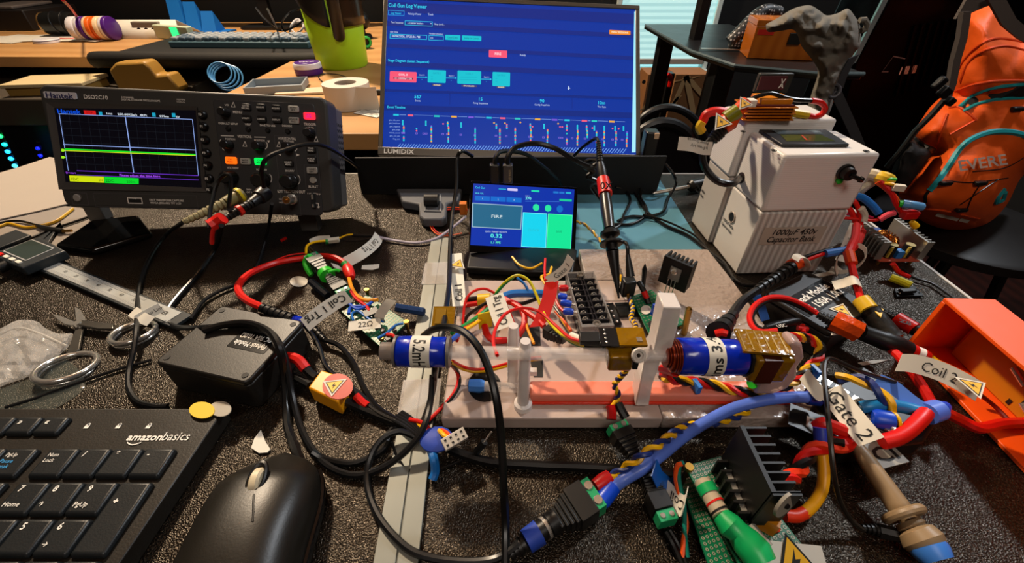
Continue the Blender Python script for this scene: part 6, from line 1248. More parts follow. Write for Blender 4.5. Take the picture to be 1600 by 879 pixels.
# black module card beside the terminal block
t, o = thing('relay_card', 'small black card with silver joints right of the terminal strip', 'circuit board', P(958, 492, BT)), P(958, 492, BT)
b = MB(mat('black_pcb', '#0a0a0c', .3)); b.prism([tuple((P(x, y, .016)-o)[:2]) for x, y in ((945, 474), (958, 472), (972, 506), (960, 510))], .0004, .004); b.build('card', t, bev=.0003)
b = MB(STEEL)
for x, y in ((950, 478), (955, 486), (959, 494), (964, 502)): b.ball(P(x, y, .0175)-o, .0012, 8)
b.build('solder_joints', t)
b = MB(BLK); b.prism([tuple((P(x, y, .014)-o)[:2]) for x, y in ((960, 474), (1008, 472), (1012, 492), (968, 494))], .0004, .003); b.build('dark_housing', t)
cable('steel_pin_wire', 'thin bare steel rod lying between the terminal strip and the green heatsink board', 'wire', [(945, 470, .018), (975, 470, .018), (1000, 468, .020)], .0006, STEEL)
# ================================================================== BUCK CONVERTER, RIGHT
t, o = perf('voltage_converter', 'open converter board with copper toroid between two silver finned heatsinks', ((1352, 398), (1392, 366), (1434, 421), (1366, 413)), .008, 3, 3)
bpc = mat('red_white_board', '#b04a34', .5, var=.3, varscale=200)
o2 = Vector((.366, .342, ZD+.006)); t['label'] = 'open converter board with copper toroid between two silver finned heatsinks'
for c in list(t.children): bpy.data.objects.remove(c)
t.location = o2
MB(bpc).bx(.0, .040, .0, .050, 0, .0016).build('board', t, bev=.0002)
for x in (.004, .036): 
    for y in (.004, .046): MB(BRASS).cone((x, y, -.0052), (x, y, -.0002), .0016, n=8).build('standoff', t)
for x0_ in (.0005, .0375):
    b = MB(mat('heatsink_silver', '#a09c94', .35, .7)); b.bx(x0_, x0_+.002, .002, .048, .0018, .022); sg_ = -1 if x0_ < .01 else 1
    for i in range(11): y = .002+i*.0045; xa = x0_ if sg_ < 0 else x0_+.002; b.bx(min(xa, xa+sg_*.005), max(xa, xa+sg_*.005), y, y+.001, .0018, .022)
    b.build('heatsink', t)
b = MB(mat('toroid_core', '#2a1008', .5)); b.torus((.020, .026, .0105), .007, .0034, (0, -.35, 1), 24, 10); b.build('toroid_core', t)
b = MB(mat('copper_wire', '#c07838', .25, .9)); q_ = Vector((0, -.35, 1)).to_track_quat('Z', 'Y').to_matrix()
for i in range(18): a = 2*PI*i/18; b.torus(Vector((.020, .026, .0105))+q_ @ Vector((.007*math.cos(a), .007*math.sin(a), 0)), .0040, .0007, q_ @ Vector((-math.sin(a), math.cos(a), 0)), 12, 5)
b.build('toroid_winding', t)
for x in (.012, .029): MB(mat('capacitor_sleeve', '#0e0e10', .35)).lathe((x, .008, .0018), (x, .008, .0155), [(0, .0046), (.95, .0046), (1, .0042)], 20).build('capacitor', t); b = MB(mat('capacitor_top', '#98885a', .35, .6)); b.lathe((x, .008, .0156), (x, .008, .0159), [(0, .004), (1, .004)], 18); b.use(mat('gold_stripe', '#b09838', .4)).box((x-.003, .0042, .009), (.002, .0018, .012)); b.build('capacitor_marking', t)
MB(mat('terminal_blue', '#2870b8', .4)).bx(.0172, .0238, .003, .010, .0018, .010).build('screw_terminal', t, bev=.0004); MB(mat('coil_blue', '#183878', .4)).bx(.010, .026, .040, .047, .0018, .012).build('connector', t, bev=.0004)
# small card near the yellow piece
t = thing('small_card', 'tiny dark module card lying on the desk left of the orange tray', 'circuit board', P(1425, 452)); o = P(1425, 452)
MB(mat('black_pcb', '#0a0a0c', .3)).prism([tuple((P(x, y, .003)-o)[:2]) for x, y in ((1398, 450), (1430, 446), (1444, 461), (1402, 462))], .001, .0026).build('card', t, bev=.0002); b = MB(BLK); b.box(P(1418, 454, .005)-o, (.014, .005, .003), .1); b.build('display_glass', t, bev=.0006)
b = MB(STEEL)
for x, y in ((1434, 449), (1438, 455), (1404, 452), (1406, 458)): b.ball(P(x, y, .0038)-o, .0008, 6)
b.build('solder_joints', t)
b = MB(mat('yellow_clear_tube', '#c8c020', .3)); b.tube([P(x, y, .0045) for x, y in ((1391, 433), (1405, 438), (1423, 446))], .0038, 10); b.build('yellow_sleeve', None, 'short yellow plastic sleeve lying below the converter board', cat='sleeve', origin=P(1405, 438))
# ================================================================== ORANGE TRAY AT THE RIGHT
OT = mat('orange_printed_plastic', '#f4560c', .45, bump=(90, .08, .001)); tr = thing('orange_tray', 'bright orange printed box open towards the left at the right edge', 'box', (.318, .2, ZD+.0006), (0, 0, math.radians(-2.5))); 
MB(OT).bx(-.004, .032, -.17, .034, .0475, .0505).build('top_panel', tr, bev=.0006); MB(OT).bx(-.004, .032, -.17, .034, 0, .003).build('bottom_panel', tr, bev=.0006); MB(OT).bx(-.004, .032, .0305, .034, .0031, .0474).build('end_panel', tr, bev=.0004); MB(OT).bx(.0295, .032, -.17, .0304, .0031, .0474).build('back_panel', tr, bev=.0004)
b = MB(mat('amber_insert', '#c07808', .35)); b.bx(.022, .0292, -.17, .024, .0032, .044); b.build('amber_insert', tr, 'amber insert block', bev=.001)
for (y, z, l_) in ((-.012, .028, .012), (-.03, .014, .012), (-.045, .031, .014)): MB(STEEL).lathe((.0215, y, z), (.0215, y-l_, z-.004), [(0, .0022), (1, .0022)], 12).build('metal_pin', tr)
b = MB(INK, frame((.0218, -.045, .006), (0, -1, 0), (0, 0, 1))); b.text('U', 0, 0, h=.02, bold=True); b.bx(-.022, -.0195, .0, .004, 0, .0002).bx(-.016, -.0135, .006, .01, 0, .0002); b.build('black_marking', tr, smooth=0)
for z in (.036, .041): MB(mat('bright_orange_line', '#ff8a3c', .4)).tube([(.029, .02, z), (.0212, -.01, z-.002), (.0212, -.16, z-.006)], .0004, 5).build('cord', tr)
# ================================================================== CONNECTORS AND CABLES
class Lead:                         # a thing made of several cable pieces, drawn from its first point
    def __init__(s, name, label, cat, x, y, h=.003, Y=None, group=None):
        s.o = D(x, y, Y) if Y else P(x, y, h); s.t = thing(name, label, cat, s.o, group=group)
    def L(s, p): return (D(p[0], p[1], p[2]-10) if len(p) == 3 and p[2] > 9 else P(*p) if len(p) == 3 else P(p[0], p[1], .003))-s.o
    def tube(s, pts, r, m, nm='sheath', n=8, k=6, lab=None): return MB(m).tube(spline([s.L(p) for p in pts], k), r, n).build(nm, s.t, lab)
    def boot(s, a, b_, r0, r1, m, nm='strain_relief', ribs=6, lab=None):
        a, b_ = s.L(a), s.L(b_); pr = []
        for i in range(ribs): t0 = i/ribs; r = r0+(r1-r0)*t0; pr += [(t0+.02/ribs, r), (t0+.6/ribs, r), (t0+.62/ribs, r*.78), (t0+.98/ribs, r*.78)]
        pr.append((1, r1)); return MB(m).lathe(a, b_, pr, 14).build(nm, s.t, lab)
    def rod(s, a, b_, prof, m, nm, lab=None, n=16): return MB(m).lathe(s.L(a), s.L(b_), prof, n).build(nm, s.t, lab)
    def box(s, p, dims, rz, m, nm, lab=None, bev=.0004): return MB(m).box(s.L(p), dims, rz).build(nm, s.t, lab, bev=bev)
    def flag(s, pts, wd, w_, txt=None, **k): return flag(s.t, s.o, [s.L(p)+s.o for p in pts], wd, w_, txt, **k)
    def twist(s, pts, r, ms, pitch=.012, rr=None, k=8):
        S = spline([s.L(p) for p in pts], k); Lc = [0]
        for i in range(1, len(S)): Lc.append(Lc[-1]+(S[i]-S[i-1]).length)
        N = max(20, int(Lc[-1]/pitch*9)); C = []
        j = 1
        for i in range(N+1):
            d = Lc[-1]*i/N
            while j < len(S)-1 and Lc[j] < d: j += 1
            C.append(S[j-1].lerp(S[j], min(1, max(0, (d-Lc[j-1])/max(1e-9, Lc[j]-Lc[j-1])))))
        for q, m in enumerate(ms):
            out = []; up = None
            for i, p in enumerate(C):
                d = (C[min(i+1, N)]-C[max(i-1, 0)]).normalized(); up = d.orthogonal().normalized() if up is None else (up-d*up.dot(d)).normalized()
                a = 2*PI*(Lc[-1]*i/N/pitch+q/len(ms)); e = rr or r; out.append(p+up*e*math.cos(a)+d.cross(up)*e*math.sin(a))
            MB(m).tube(out, r, 6).build('wire_strand', s.t)
def Yv(y): return 10+y              # forward distance marker for Lead points
def dcplug(ld, a, b_, w_=.0125, hgt=.011, green=True, ribs=5, tip=True, ribfrac=(.35, .85)):
    A, B = ld.L(a), ld.L(b_); d = (B-A); n_ = d.length; T = frame(A, d, Vector((-d.y, d.x, 0)))
    b = MB(BLK, T); x0_, x1_ = n_*.18, n_*ribfrac[0]
    def sec(x, k): return [(x, -w_/2*k, -hgt/2*k), (x, w_/2*k, -hgt/2*k), (x, w_/2*k, hgt/2*k), (x, -w_/2*k, hgt/2*k)]
    S = [sec(x0_, 1), sec(x1_, 1)]
    for i in range(ribs):
        t = i/ribs; xx = n_*(ribfrac[0]+(ribfrac[1]-ribfrac[0])*t); k = 1-.5*t; st_ = n_*(ribfrac[1]-ribfrac[0])/ribs
        S += [sec(xx+.0002, k), sec(xx+st_*.55, k-.03), sec(xx+st_*.6, k-.14), sec(xx+st_*.95, k-.16)]
    S.append(sec(n_*ribfrac[1]+.0002, .5)); vs = [p for s_ in S for p in s_]; fs = [(3, 2, 1, 0), tuple(len(vs)-4+i for i in range(4))]
    for i in range(len(S)-1):
        for k in range(4): fs.append((i*4+k, i*4+(k+1) % 4, i*4+4+(k+1) % 4, i*4+4+k))
    b.add(vs, fs); b.build('plug_body', ld.t, bev=.0004)
    if green:
        g = MB(TERM, T); g.bx(0, n_*.17, -w_*.46, w_*.46, -hgt*.4, hgt*.4); o = g.build('screw_terminal', ld.t, 'green screw terminal', bev=.0003); q = MB(STEEL, T)
        for s_ in (-1, 1): q.lathe((n_*.085, s_*w_*.23, hgt*.4), (n_*.085, s_*w_*.23, hgt*.46), [(0, w_*.14), (1, w_*.12)], 12)
        q.build('terminal_screws', o)
    if tip: MB(STEEL, T).lathe((n_*ribfrac[1]+.0003, 0, 0), (n_, 0, 0), [(0, hgt*.27), (1, hgt*.25)], 16).build('metal_barrel', ld.t)
GREYP = mat('grey_probe_boot', '#8a8058', .5); LBL = mat('periwinkle_cable', '#5878dc', .35); TANP = mat('tan_probe_plastic', '#8d7658', .45)
# --- oscilloscope leads
l = Lead('probe_lead', 'grey boot probe lead with yellow ring plugged in the first oscilloscope channel', 'probe cable', 374, 305, Y=.362)
l.rod((378, 303, Yv(.368)), (352, 317, Yv(.352)), [(0, .0065), (.1, .0072), (.3, .0072), (.35, .006), (1, .0052)], mat('bnc_olive', '#7a6c3c', .45), 'bnc_shell'); l.rod((377, 304, Yv(.366)), (373, 306, Yv(.364)), [(0, .0076), (1, .0076)], mat('yellow_ring', '#d8c020', .4), 'coloured_ring', 'yellow ring'); l.boot((352, 317, Yv(.352)), (286, 347, Yv(.325)), .005, .0026, GREYP, ribs=9)
l.tube([(286, 347, Yv(.325)), (262, 364, .012), (240, 392, .004), (224, 425, .0025), (216, 462, .004), (213, 510, .011), (209, 545, .008), (202, 575, .003), (201, 604, .002), (214, 626, .002), (240, 634, .002), (262, 634, .002)], .0019, RUB2)
l.flag([(214, 500, .010), (232, 490, .012), (252, 480, .014)], (0, 1, .3), .008, 'Optional Link', th=.0028); l.flag([(207, 486, .012), (222, 496, .012), (236, 502, .010)], (0, 1, .3), .009)
l = Lead('probe_lead', 'black probe lead with red band and red clip hanging from the second oscilloscope channel', 'probe cable', 412, 300, Y=.36)
l.rod((415, 300, Yv(.366)), (392, 318, Yv(.345)), [(0, .007), (.2, .0074), (.5, .0066), (.55, .005), (1, .0045)], BLK, 'bnc_shell'); l.rod((377, 327, Yv(.336)), (372, 330, Yv(.333)), [(0, .0048), (1, .0048)], mat('red_ring', '#e02818', .4), 'coloured_ring', 'red ring'); l.boot((392, 318, Yv(.345)), (344, 346, Yv(.318)), .0042, .003, BLK, ribs=9)
l.tube([(348, 340, Yv(.316)), (338, 347, Yv(.314)), (328, 353, Yv(.31))], .0055, mat('red_clip', '#d82018', .35), 'clip_body', lab='red clip'); l.tube([(336, 352, Yv(.31)), (332, 364, Yv(.31)), (331, 380, Yv(.31))], .0018, mat('red_clip', '#d82018', .35), 'clip_lever'); l.tube([(326, 356, Yv(.31)), (330, 320, Yv(.325)), (340, 285, Yv(.34)), (354, 272, Yv(.342)), (361, 282, Yv(.34)), (357, 325, Yv(.33))], .0016, WIREBLK, 'ground_loop')
l.tube([(346, 352, Yv(.31)), (338, 385, .01), (312, 424, .003), (282, 458, .003), (264, 482, .003), (262, 500, .003), (278, 511, .006), (322, 511, .030), (372, 507, .030), (404, 508, .033), (430, 526, .035), (446, 560, .026), (456, 612, .010), (466, 655, .004), (482, 692, .003), (508, 724, .003), (545, 741, .003), (582, 737, .004), (618, 718, .008), (648, 690, .014), (664, 662, .018), (673, 625, .02), (676, 585, .03)], .0021, RUB2)
l = Lead('black_cable', 'black cable arching over the oscilloscope front to the dark monitor stand', 'cable', 412, 292, Y=.345)
l.tube([(412, 292, Yv(.345)), (409, 265, Yv(.34)), (418, 246, Yv(.345)), (446, 234, Yv(.36)), (482, 225, Yv(.38)), (512, 230, Yv(.40)), (540, 247, Yv(.44)), (560, 262, Yv(.49))], .0019, RUB)
l = Lead('black_cable', 'thin black cable dropping from the oscilloscope front to the flyback box behind the scissors', 'cable', 425, 318, Y=.35)
l.tube([(425, 318, Yv(.35)), (420, 350, .02), (412, 384, .006), (400, 417, .003), (376, 440, .003), (346, 453, .003), (318, 470, .003), (298, 498, .003)], .0016, RUB2)
# --- tall cable and coil 1 label
l = Lead('usb_cable', 'long black cable falling from the monitor past the small display to the left blue coil', 'cable', 738, 243, Y=.46)
l.tube([(738, 244, Yv(.47)), (722, 236, Yv(.455)), (714, 250, Yv(.45)), (713, 292, Yv(.425)), (706, 340, .03), (703, 392, .025), (702, 440, .03), (696, 490, .05), (688, 530, .055), (680, 572, .04), (677, 605, .018), (668, 640, .008), (655, 672, .004)], .0021, RUB)
cl1 = l.flag([(712, 396, .022), (714, 425, .02), (718, 478, .018)], (1, 0, .25), .0115, 'Coil 1', th=.0062, toff=.006, tw=.021, flip=True, bold=True)
b = MB(PAPER, frame(l.L((716, 412, .0245)), (1, -.08, 0), (0, 1, .1))); warning(b, 0, -.001, .0125, .0006, -.15); b.build('warning_sticker', l.t, 'yellow triangle sticker', smooth=0)
l = Lead('black_cable', 'glossy black cable arching right from behind the left blue coil to the near edge', 'cable', 664, 522, .05)
l.tube([(662, 524, .05), (678, 514, .066), (700, 511, .074), (724, 518, .078), (746, 540, .078), (762, 572, .074), (775, 620, .066), (783, 680, .05), (787, 760, .03), (790, 820, .012), (790, 905, .004)], .0023, RUB)
l = Lead('thin_cable', 'thin black cable running under the flyback box from the plastic bag', 'cable', 8, 636)
l.tube([(8, 636, .003), (60, 620, .002), (120, 598, .002), (180, 578, .002), (236, 562, .002)], .0011, RUB2)
l = Lead('black_cable', 'thick black cable bending from the left red boot down past the mouse', 'cable', 470, 503, .02)
l.tube([(474, 506, .016), (490, 525, .012), (500, 545, .010), (508, 570, .008), (530, 592, .006), (556, 612, .006), (580, 636, .006), (606, 652, .006), (640, 664, .006), (660, 672, .006)], .0017, RUB)
l = Lead('black_cable', 'black cable running beside the pair from the flyback box towards the blue taped plug', 'cable', 500, 528, .006)
l.tube([(505, 530, .006), (530, 540, .006), (552, 566, .006), (566, 600, .006), (588, 634, .006), (620, 655, .006), (652, 668, .006)], .0019, RUB)
l.boot((488, 512, .008), (507, 531, .006), .0034, .0024, BLK, ribs=4)
l = Lead('black_cable', 'thick black cable looping from behind the flyback box towards the mouse', 'cable', 400, 504, .031)
l.tube([(318, 516, .031), (352, 507, .032), (388, 505, .034), (420, 518, .036), (437, 546, .034), (445, 590, .016), (448, 632, .005), (450, 668, .003), (462, 700, .006), (470, 722, .010)], .0027, RUB)
l = Lead('black_cable', 'black cable curving between the mouse and the metal bar below the orange plug', 'cable', 478, 640, .004)
l.tube([(488, 706, .006), (506, 716, .003), (545, 724, .002), (575, 716, .002), (600, 700, .002), (612, 672, .002), (640, 655, .002)], .0022, RUB)
l = Lead('black_cable', 'long black cable making the big ring around the lower end of the metal bar', 'cable', 648, 680, .010)
l.tube([(650, 682, .008), (625, 674, .010), (602, 682, .010), (584, 703, .008), (574, 735, .004), (576, 768, .003), (590, 804, .004), (614, 836, .005), (646, 862, .005), (690, 874, .004), (740, 877, .004), (775, 872, .005), (800, 858, .008), (812, 848, .010)], .0021, RUB2)
# --- XT connector left
l = Lead('battery_connector', 'yellow orange battery plug with yellow triangle sticker between the flyback box and the blue coil', 'connector', 512, 602, .010)
mx_ = mat('xt_yellow', '#e89a10', .4); b = MB(mx_, frame(l.L((514, 602, .010)), (1, .0, 0), (0, 1, 0))); q = [l.L(p) for p in ((502, 577, .016), (548, 592, .016), (528, 628, .016), (481, 605, .016))]
b.T = Matrix(); b.prism([(p.x, p.y) for p in q], -.0085, .006); b.build('plug_housing', l.t, bev=.0012)
MB(mat('orange_red_sticker', '#b82c14', .5)).prism([(l.L((x, y, .016)).x, l.L((x, y, .016)).y) for x, y in disc(528, 604, 24, 20)], .0062, .0066).build('round_sticker', l.t, 'orange red round sticker', smooth=0)
b = MB(PAPER, frame(l.L((522, 602, .0168)), (1, .15, 0), (-.15, 1, 0))); warning(b, 0, 0, .0125, .0002, PI); b.build('warning_sticker', l.t, 'yellow triangle sticker', smooth=0)
l.tube([(438, 560, .014), (452, 558, .016), (466, 562, .016), (478, 576, .012)], .0038, RED, 'red_wire'); l.tube([(478, 576, .012), (486, 584, .010), (494, 590, .009)], .0032, BLK, 'wire_sleeve'); l.tube([(418, 584, .006), (440, 584, .007), (462, 590, .007), (484, 602, .007)], .003, BLK, 'black_wire')
l.tube([(545, 608, .007), (560, 618, .006), (580, 636, .004), (612, 655, .004), (650, 672, .005)], .0034, BLK, 'black_wire'); l.tube([(528, 622, .007), (556, 634, .005), (590, 648, .004), (640, 668, .005)], .003, BLK, 'black_wire'); l.tube([(556, 618, .009), (566, 628, .007), (574, 634, .006)], .0028, RED, 'red_wire')
l = Lead('red_cable', 'thick red cable arching from the flyback box to the left green terminal board', 'cable', 412, 484, .030)
l.tube([(410, 480, .031), (388, 470, .031), (374, 457, .030), (374, 443, .026), (392, 426, .018), (430, 411, .010), (468, 404, .008), (500, 400, .010), (522, 402, .014), (540, 412, .012), (546, 420, .010)], .0030, RED)
l.rod((541, 414, .011), (549, 434, .010), [(0, .003), (.3, .0052), (.8, .0048), (1, .003)], mat('red_clip', '#d82018', .35), 'red_boot'); l.rod((537, 411, .0125), (542, 416, .011), [(0, .0035), (1, .0036)], GRN, 'green_tape'); l.tube([(545, 432, .010), (549, 448, .012), (558, 462, .013), (572, 469, .014), (590, 468, .016)], .0018, mat('amber_wire', '#e8940c', .4), 'amber_wire')
l.boot((408, 480, .031), (458, 500, .024), .0036, .0052, BLK, ribs=6); l.rod((456, 500, .024), (476, 505, .02), [(0, .0042), (.5, .0046), (1, .0032)], TAPE, 'blue_tape_band')
l.flag([(476, 508, .022), (498, 490, .026), (528, 470, .03), (545, 462, .032)], (.55, .83, .1), .0115, 'Coil 1 Trg', th=.006, flip=True, bold=True, tw=.034)
l = Lead('red_wire', 'fine red wire running alongside the thick red cable', 'wire', 400, 425, .012); l.tube([(385, 432, .016), (420, 412, .010), (450, 399, .008), (478, 395, .008)], .0008, RED)
# --- left trigger connectors
l = Lead('power_plug', 'pair of black plugs with green terminals and green ties above the left green board', 'connector', 512, 428, .010)
dcplug(l, (486, 402, .012), (515, 432, .012), .014, .012); dcplug(l, (540, 462, .012), (510, 430, .012), .013, .012, tip=False)
l.rod((508, 426, .012), (512, 431, .012), [(0, .0072), (1, .0072)], mat('green_zip_tie', '#28b828', .4), 'zip_tie'); l.tube([(484, 399, .018), (477, 408, .012), (480, 420, .008), (487, 430, .004)], .0026, mat('green_zip_tie', '#28b828', .4), 'zip_tie'); l.tube([(512, 425, .019), (524, 422, .018), (530, 423, .016)], .0016, mat('green_zip_tie', '#28b828', .4), 'zip_tie')
l.tube([(478, 396, .010), (480, 384, .012), (492, 378, .012), (508, 376, .010)], .0013, YEL, 'yellow_wire'); l.tube([(484, 388, .010), (492, 398, .012)], .002, WIREBLK, 'black_wire'); l.tube([(486, 440, .006), (500, 452, .006), (512, 462, .005)], .0036, mat('dark_shrink', '#10141c', .2), 'shrink_sleeve')
l = Lead('signal_lead', 'thin white signal lead with cream plug and Coil 1 Trg label beside the small display', 'cable', 515, 374, .006)
l.box((521, 375, .006), (.012, .006, .004), .25, mat('cream_plug', '#c8beaa', .5), 'plug_housing'); l.rod((508, 378, .006), (513, 377, .006), [(0, .0026), (1, .0026)], GRN, 'green_band'); l.tube([(530, 372, .006), (542, 367, .007), (552, 366, .007)], .001, YEL, 'yellow_wire')
l.tube([(550, 367, .006), (568, 368, .005), (588, 368, .004)], .0018, BLK, 'black_sleeve'); l.tube([(532, 375, .005), (560, 376, .004), (588, 370, .004)], .0008, WIREBLK, 'black_wire'); l.tube([(586, 369, .004), (620, 376, .003), (652, 379, .003), (682, 372, .004), (706, 356, .008), (728, 338, .014)], .0014, mat('pale_lilac_cable', '#b0a8b8', .4))
l.flag([(592, 368, .005), (585, 380, .008), (565, 396, .012), (540, 410, .010)], (.6, .8, .1), .0115, 'Coil 1 Trg', th=.006, bold=False, flip=False, tw=.030, toff=.012); l.flag([(484, 377, .003), (498, 372, .005), (516, 371, .006)], (0, 1, .1), .005)
l = Lead('blue_ribbon', 'dark blue flat lead running from the left green board over the metal bar', 'cable', 618, 482, .012); l.tube([(618, 480, .012), (636, 483, .010), (655, 486, .008), (662, 487, .006)], .0036, mat('navy_sleeve', '#10305c', .35), 'flat_sleeve'); l.tube([(618, 485, .010), (640, 489, .008), (660, 491, .006)], .0006, mat('pale_lilac_cable', '#b0a8b8', .4), 'white_wire')
l = Lead('orange_wire', 'thin orange wire ring between the grey bracket and the small display', 'wire', 728, 334, .02); l.tube([(730, 326, .02), (712, 324, .014), (690, 326, .006), (674, 338, .003), (672, 352, .003), (682, 365, .003), (700, 368, .003), (722, 364, .004)], .0007, ORG); l.tube([(730, 328, .02), (710, 327, .012), (690, 330, .005), (677, 342, .003), (676, 354, .003), (686, 364, .003), (700, 365, .003)], .0006, RED, 'red_wire')
b = MB(mat('amber_connector', '#c86a10', .4)); b.box(P(724, 325, .02), (.008, .008, .014)); b.build('amber_connector', None, 'amber coloured connector at the left side of the small display', cat='connector', bev=.0006, origin=P(724, 325, .02))
# --- wires on the white base
def wire(lab, pts, r, m, nm='hookup_wire'): l = Lead(nm, lab, 'wire', *pts[0]); l.tube(pts, r, m, 'insulation'); return l
l = wire('yellow and green striped wire arching in front of the small display', [(774, 458, .03), (790, 440, .040), (808, 430, .046), (826, 438, .044), (838, 460, .038), (850, 490, .034), (868, 514, .038), (893, 532, .054), (918, 541, .062)], .0012, mat('yellow_green_wire', '#d0c418', .4)); l.tube([(772, 462, .029), (788, 444, .038), (802, 433, .044)], .0012, GRN, 'green_stripe'); l.tube([(870, 516, .038), (892, 534, .052), (918, 543, .061)], .0011, GRN, 'green_stripe')
wire('thin red wire bowing over the left end of the white base', [(776, 459, .03), (757, 451, .034), (738, 456, .034), (727, 472, .03), (723, 506, .022)], .0011, RED)
wire('thin red wire making the widest arch over the clear tube', [(777, 555, .07), (771, 535, .066), (775, 512, .062), (790, 490, .058), (815, 481, .054), (843, 487, .05), (868, 508, .052), (890, 527, .058), (916, 534, .064)], .0011, RED)
l = Lead('red_black_lead', 'short red and black tubes joined by yellow tape left of the Coil 1 Trg label', 'wire', 738, 472, .018); l.tube([(726, 476, .016), (748, 473, .018)], .0024, RED, 'red_tube'); l.tube([(727, 468, .019), (748, 466, .02)], .0022, mat('brown_black', '#18100c', .3), 'black_tube'); l.rod((747, 469, .019), (766, 468, .02), [(0, .0052), (1, .0055)], mat('yellow_tape', '#e0b010', .35), 'yellow_tape')
l = Lead('wire_bunch', 'bunch of orange, black, green and yellow wires fanning to the left blue coil', 'wire', 765, 480, .022)
for pts, r, m in (([(765, 470, .024), (745, 482, .024), (730, 494, .022), (724, 510, .02)], .0014, WIREBLK), ([(762, 474, .022), (745, 494, .024), (732, 508, .03), (720, 518, .04)], .0016, ORG), ([(765, 480, .024), (744, 496, .026), (726, 508, .034), (706, 520, .044)], .0015, GRN), ([(770, 484, .022), (750, 500, .026), (732, 512, .034), (712, 522, .042)], .0014, YEL), ([(722, 516, .04), (712, 526, .05), (704, 532, .055)], .0017, BLU), ([(718, 520, .038), (714, 532, .048)], .0012, RED)): l.tube(pts, r, m, 'insulation')
l = Lead('cable_flag', 'white Coil 1 Trg label standing among the wires on the white base with yellow tab', 'label', 778, 486, .03)
l.flag([(772, 461, .038), (780, 485, .034), (790, 512, .030)], (1, .1, .2), .0145, 'Coil 1 Trg', th=.0062, flip=True, bold=True, tw=.026, toff=.003); l.box((758, 500, .024), (.011, .0012, .016), .3, mat('yellow_tab', '#d8c008', .35), 'yellow_tab')
wire('thick red cable bending down behind the clear tube', [(790, 470, .024), (808, 476, .026), (819, 492, .026), (818, 510, .024), (810, 524, .020)], .0024, RED, 'red_cable'); wire('thick red arc lying on the white base behind the clear tube', [(757, 508, .020), (761, 522, .018), (772, 531, .016), (791, 531, .014)], .0027, RED, 'red_cable')
wire('straight red cable crossing to the black ribbed plug', [(788, 466, .024), (815, 482, .028), (838, 498, .030), (850, 510, .030)], .0022, RED, 'red_cable'); wire('short dark red wire slanting behind the white label', [(784, 465, .02), (795, 485, .02), (804, 509, .018)], .0012, RED)
l = Lead('blue_cable', 'bright blue sleeved cable joining blue ferrules behind the red flag', 'cable', 786, 464, .024); l.tube([(784, 465, .022), (800, 459, .024), (824, 458, .026), (850, 459, .026)], .0034, SHR); l.tube([(826, 456, .028), (820, 444, .032), (808, 434, .034)], .0012, SHR, 'blue_wire'); l.tube([(790, 470, .02), (815, 474, .02), (840, 466, .022)], .0016, WIREBLK, 'black_wire')
l = Lead('ferrule_leads', 'red and blue crimp ferrules entering the left side of the terminal strip', 'wire', 880, 470, .026)
for (x0_, y0_, x1_, y1_), m in zip(((873, 450, 888, 450), (872, 462, 886, 464), (876, 472, 893, 475), (880, 486, 896, 487)), (mat('red_ferrule', '#c01010', .35), mat('blue_ferrule', '#0a40c0', .35), mat('blue_ferrule', '#0a40c0', .35), mat('blue_ferrule', '#0a40c0', .35))): l.rod((x0_, y0_, .026), (x1_, y1_, .026), [(0, .0022), (.2, .0029), (.8, .0029), (1, .002)], m, 'ferrule'); l.rod((x1_, y1_, .026), (x1_+7, y1_+.5, .026), [(0, .0012), (1, .0014)], STEEL, 'metal_pin')
for pts, m in (([(866, 462, .024), (872, 476, .024), (880, 486, .025)], RED), ([(866, 478, .020), (876, 492, .02), (884, 505, .018)], WIREBLK), ([(872, 490, .018), (882, 505, .02), (890, 516, .022)], YEL), ([(868, 486, .018), (880, 500, .02), (892, 516, .024)], ORG)): l.tube(pts, .0012, m, 'insulation')
l = Lead('red_flag', 'big red tape flag standing in front of the terminal strip', 'label', 860, 475, .035); MB(mat('red_tape', '#d01808', .4)).ribbon([l.L(p) for p in ((862, 440, .046), (858, 465, .040), (846, 498, .032), (838, 510, .030))], (1, .25, -.1), .0115, .0006).build('tape_strip', l.t)
l = Lead('cable_flag', 'white curled Gate 1 label rising beside the small display', 'label', 856, 438, .04); l.flag([(856, 438, .046), (870, 430, .05), (884, 418, .056), (892, 402, .064)], (.6, .6, -.4), .0075, 'Gate 1', th=.0042)
for pts, m, lb in (([(852, 404, .03), (851, 420, .032), (852, 438, .036)], RED, 'dark red wire standing under the right end of the small display'), ([(862, 417, .030), (858, 428, .032), (846, 432, .034), (852, 444, .034)], YEL, 'short kinked yellow wire below the Gate 1 label'), ([(800, 401, .014), (812, 414, .014), (830, 419, .014), (847, 411, .014)], YEL, 'yellow wire sagging beneath the small display'), ([(822, 494, .022), (824, 512, .026), (834, 536, .03)], mat('amber_wire', '#e8940c', .4), 'amber wire dropping to the clear tube beside the dark slot')): wire(lb, pts, .0011, m)
l = Lead('power_plug', 'black ribbed plug lying behind the clear tube next to the red flag', 'connector', 868, 524, .030); dcplug(l, (848, 510, .030), (888, 536, .032), .010, .009, green=False, ribs=5, tip=False)
l = Lead('sensor_lead', 'black sensor plug with printed white sleeve on red, yellow and green wires', 'connector', 900, 530, .05); l.rod((893, 524, .052), (916, 535, .06), [(0, .0024), (1, .0026)], PAPER, 'white_sleeve'); l.rod((916, 537, .062), (946, 540, .066), [(0, .0032), (1, .0034)], BLK, 'black_sleeve')
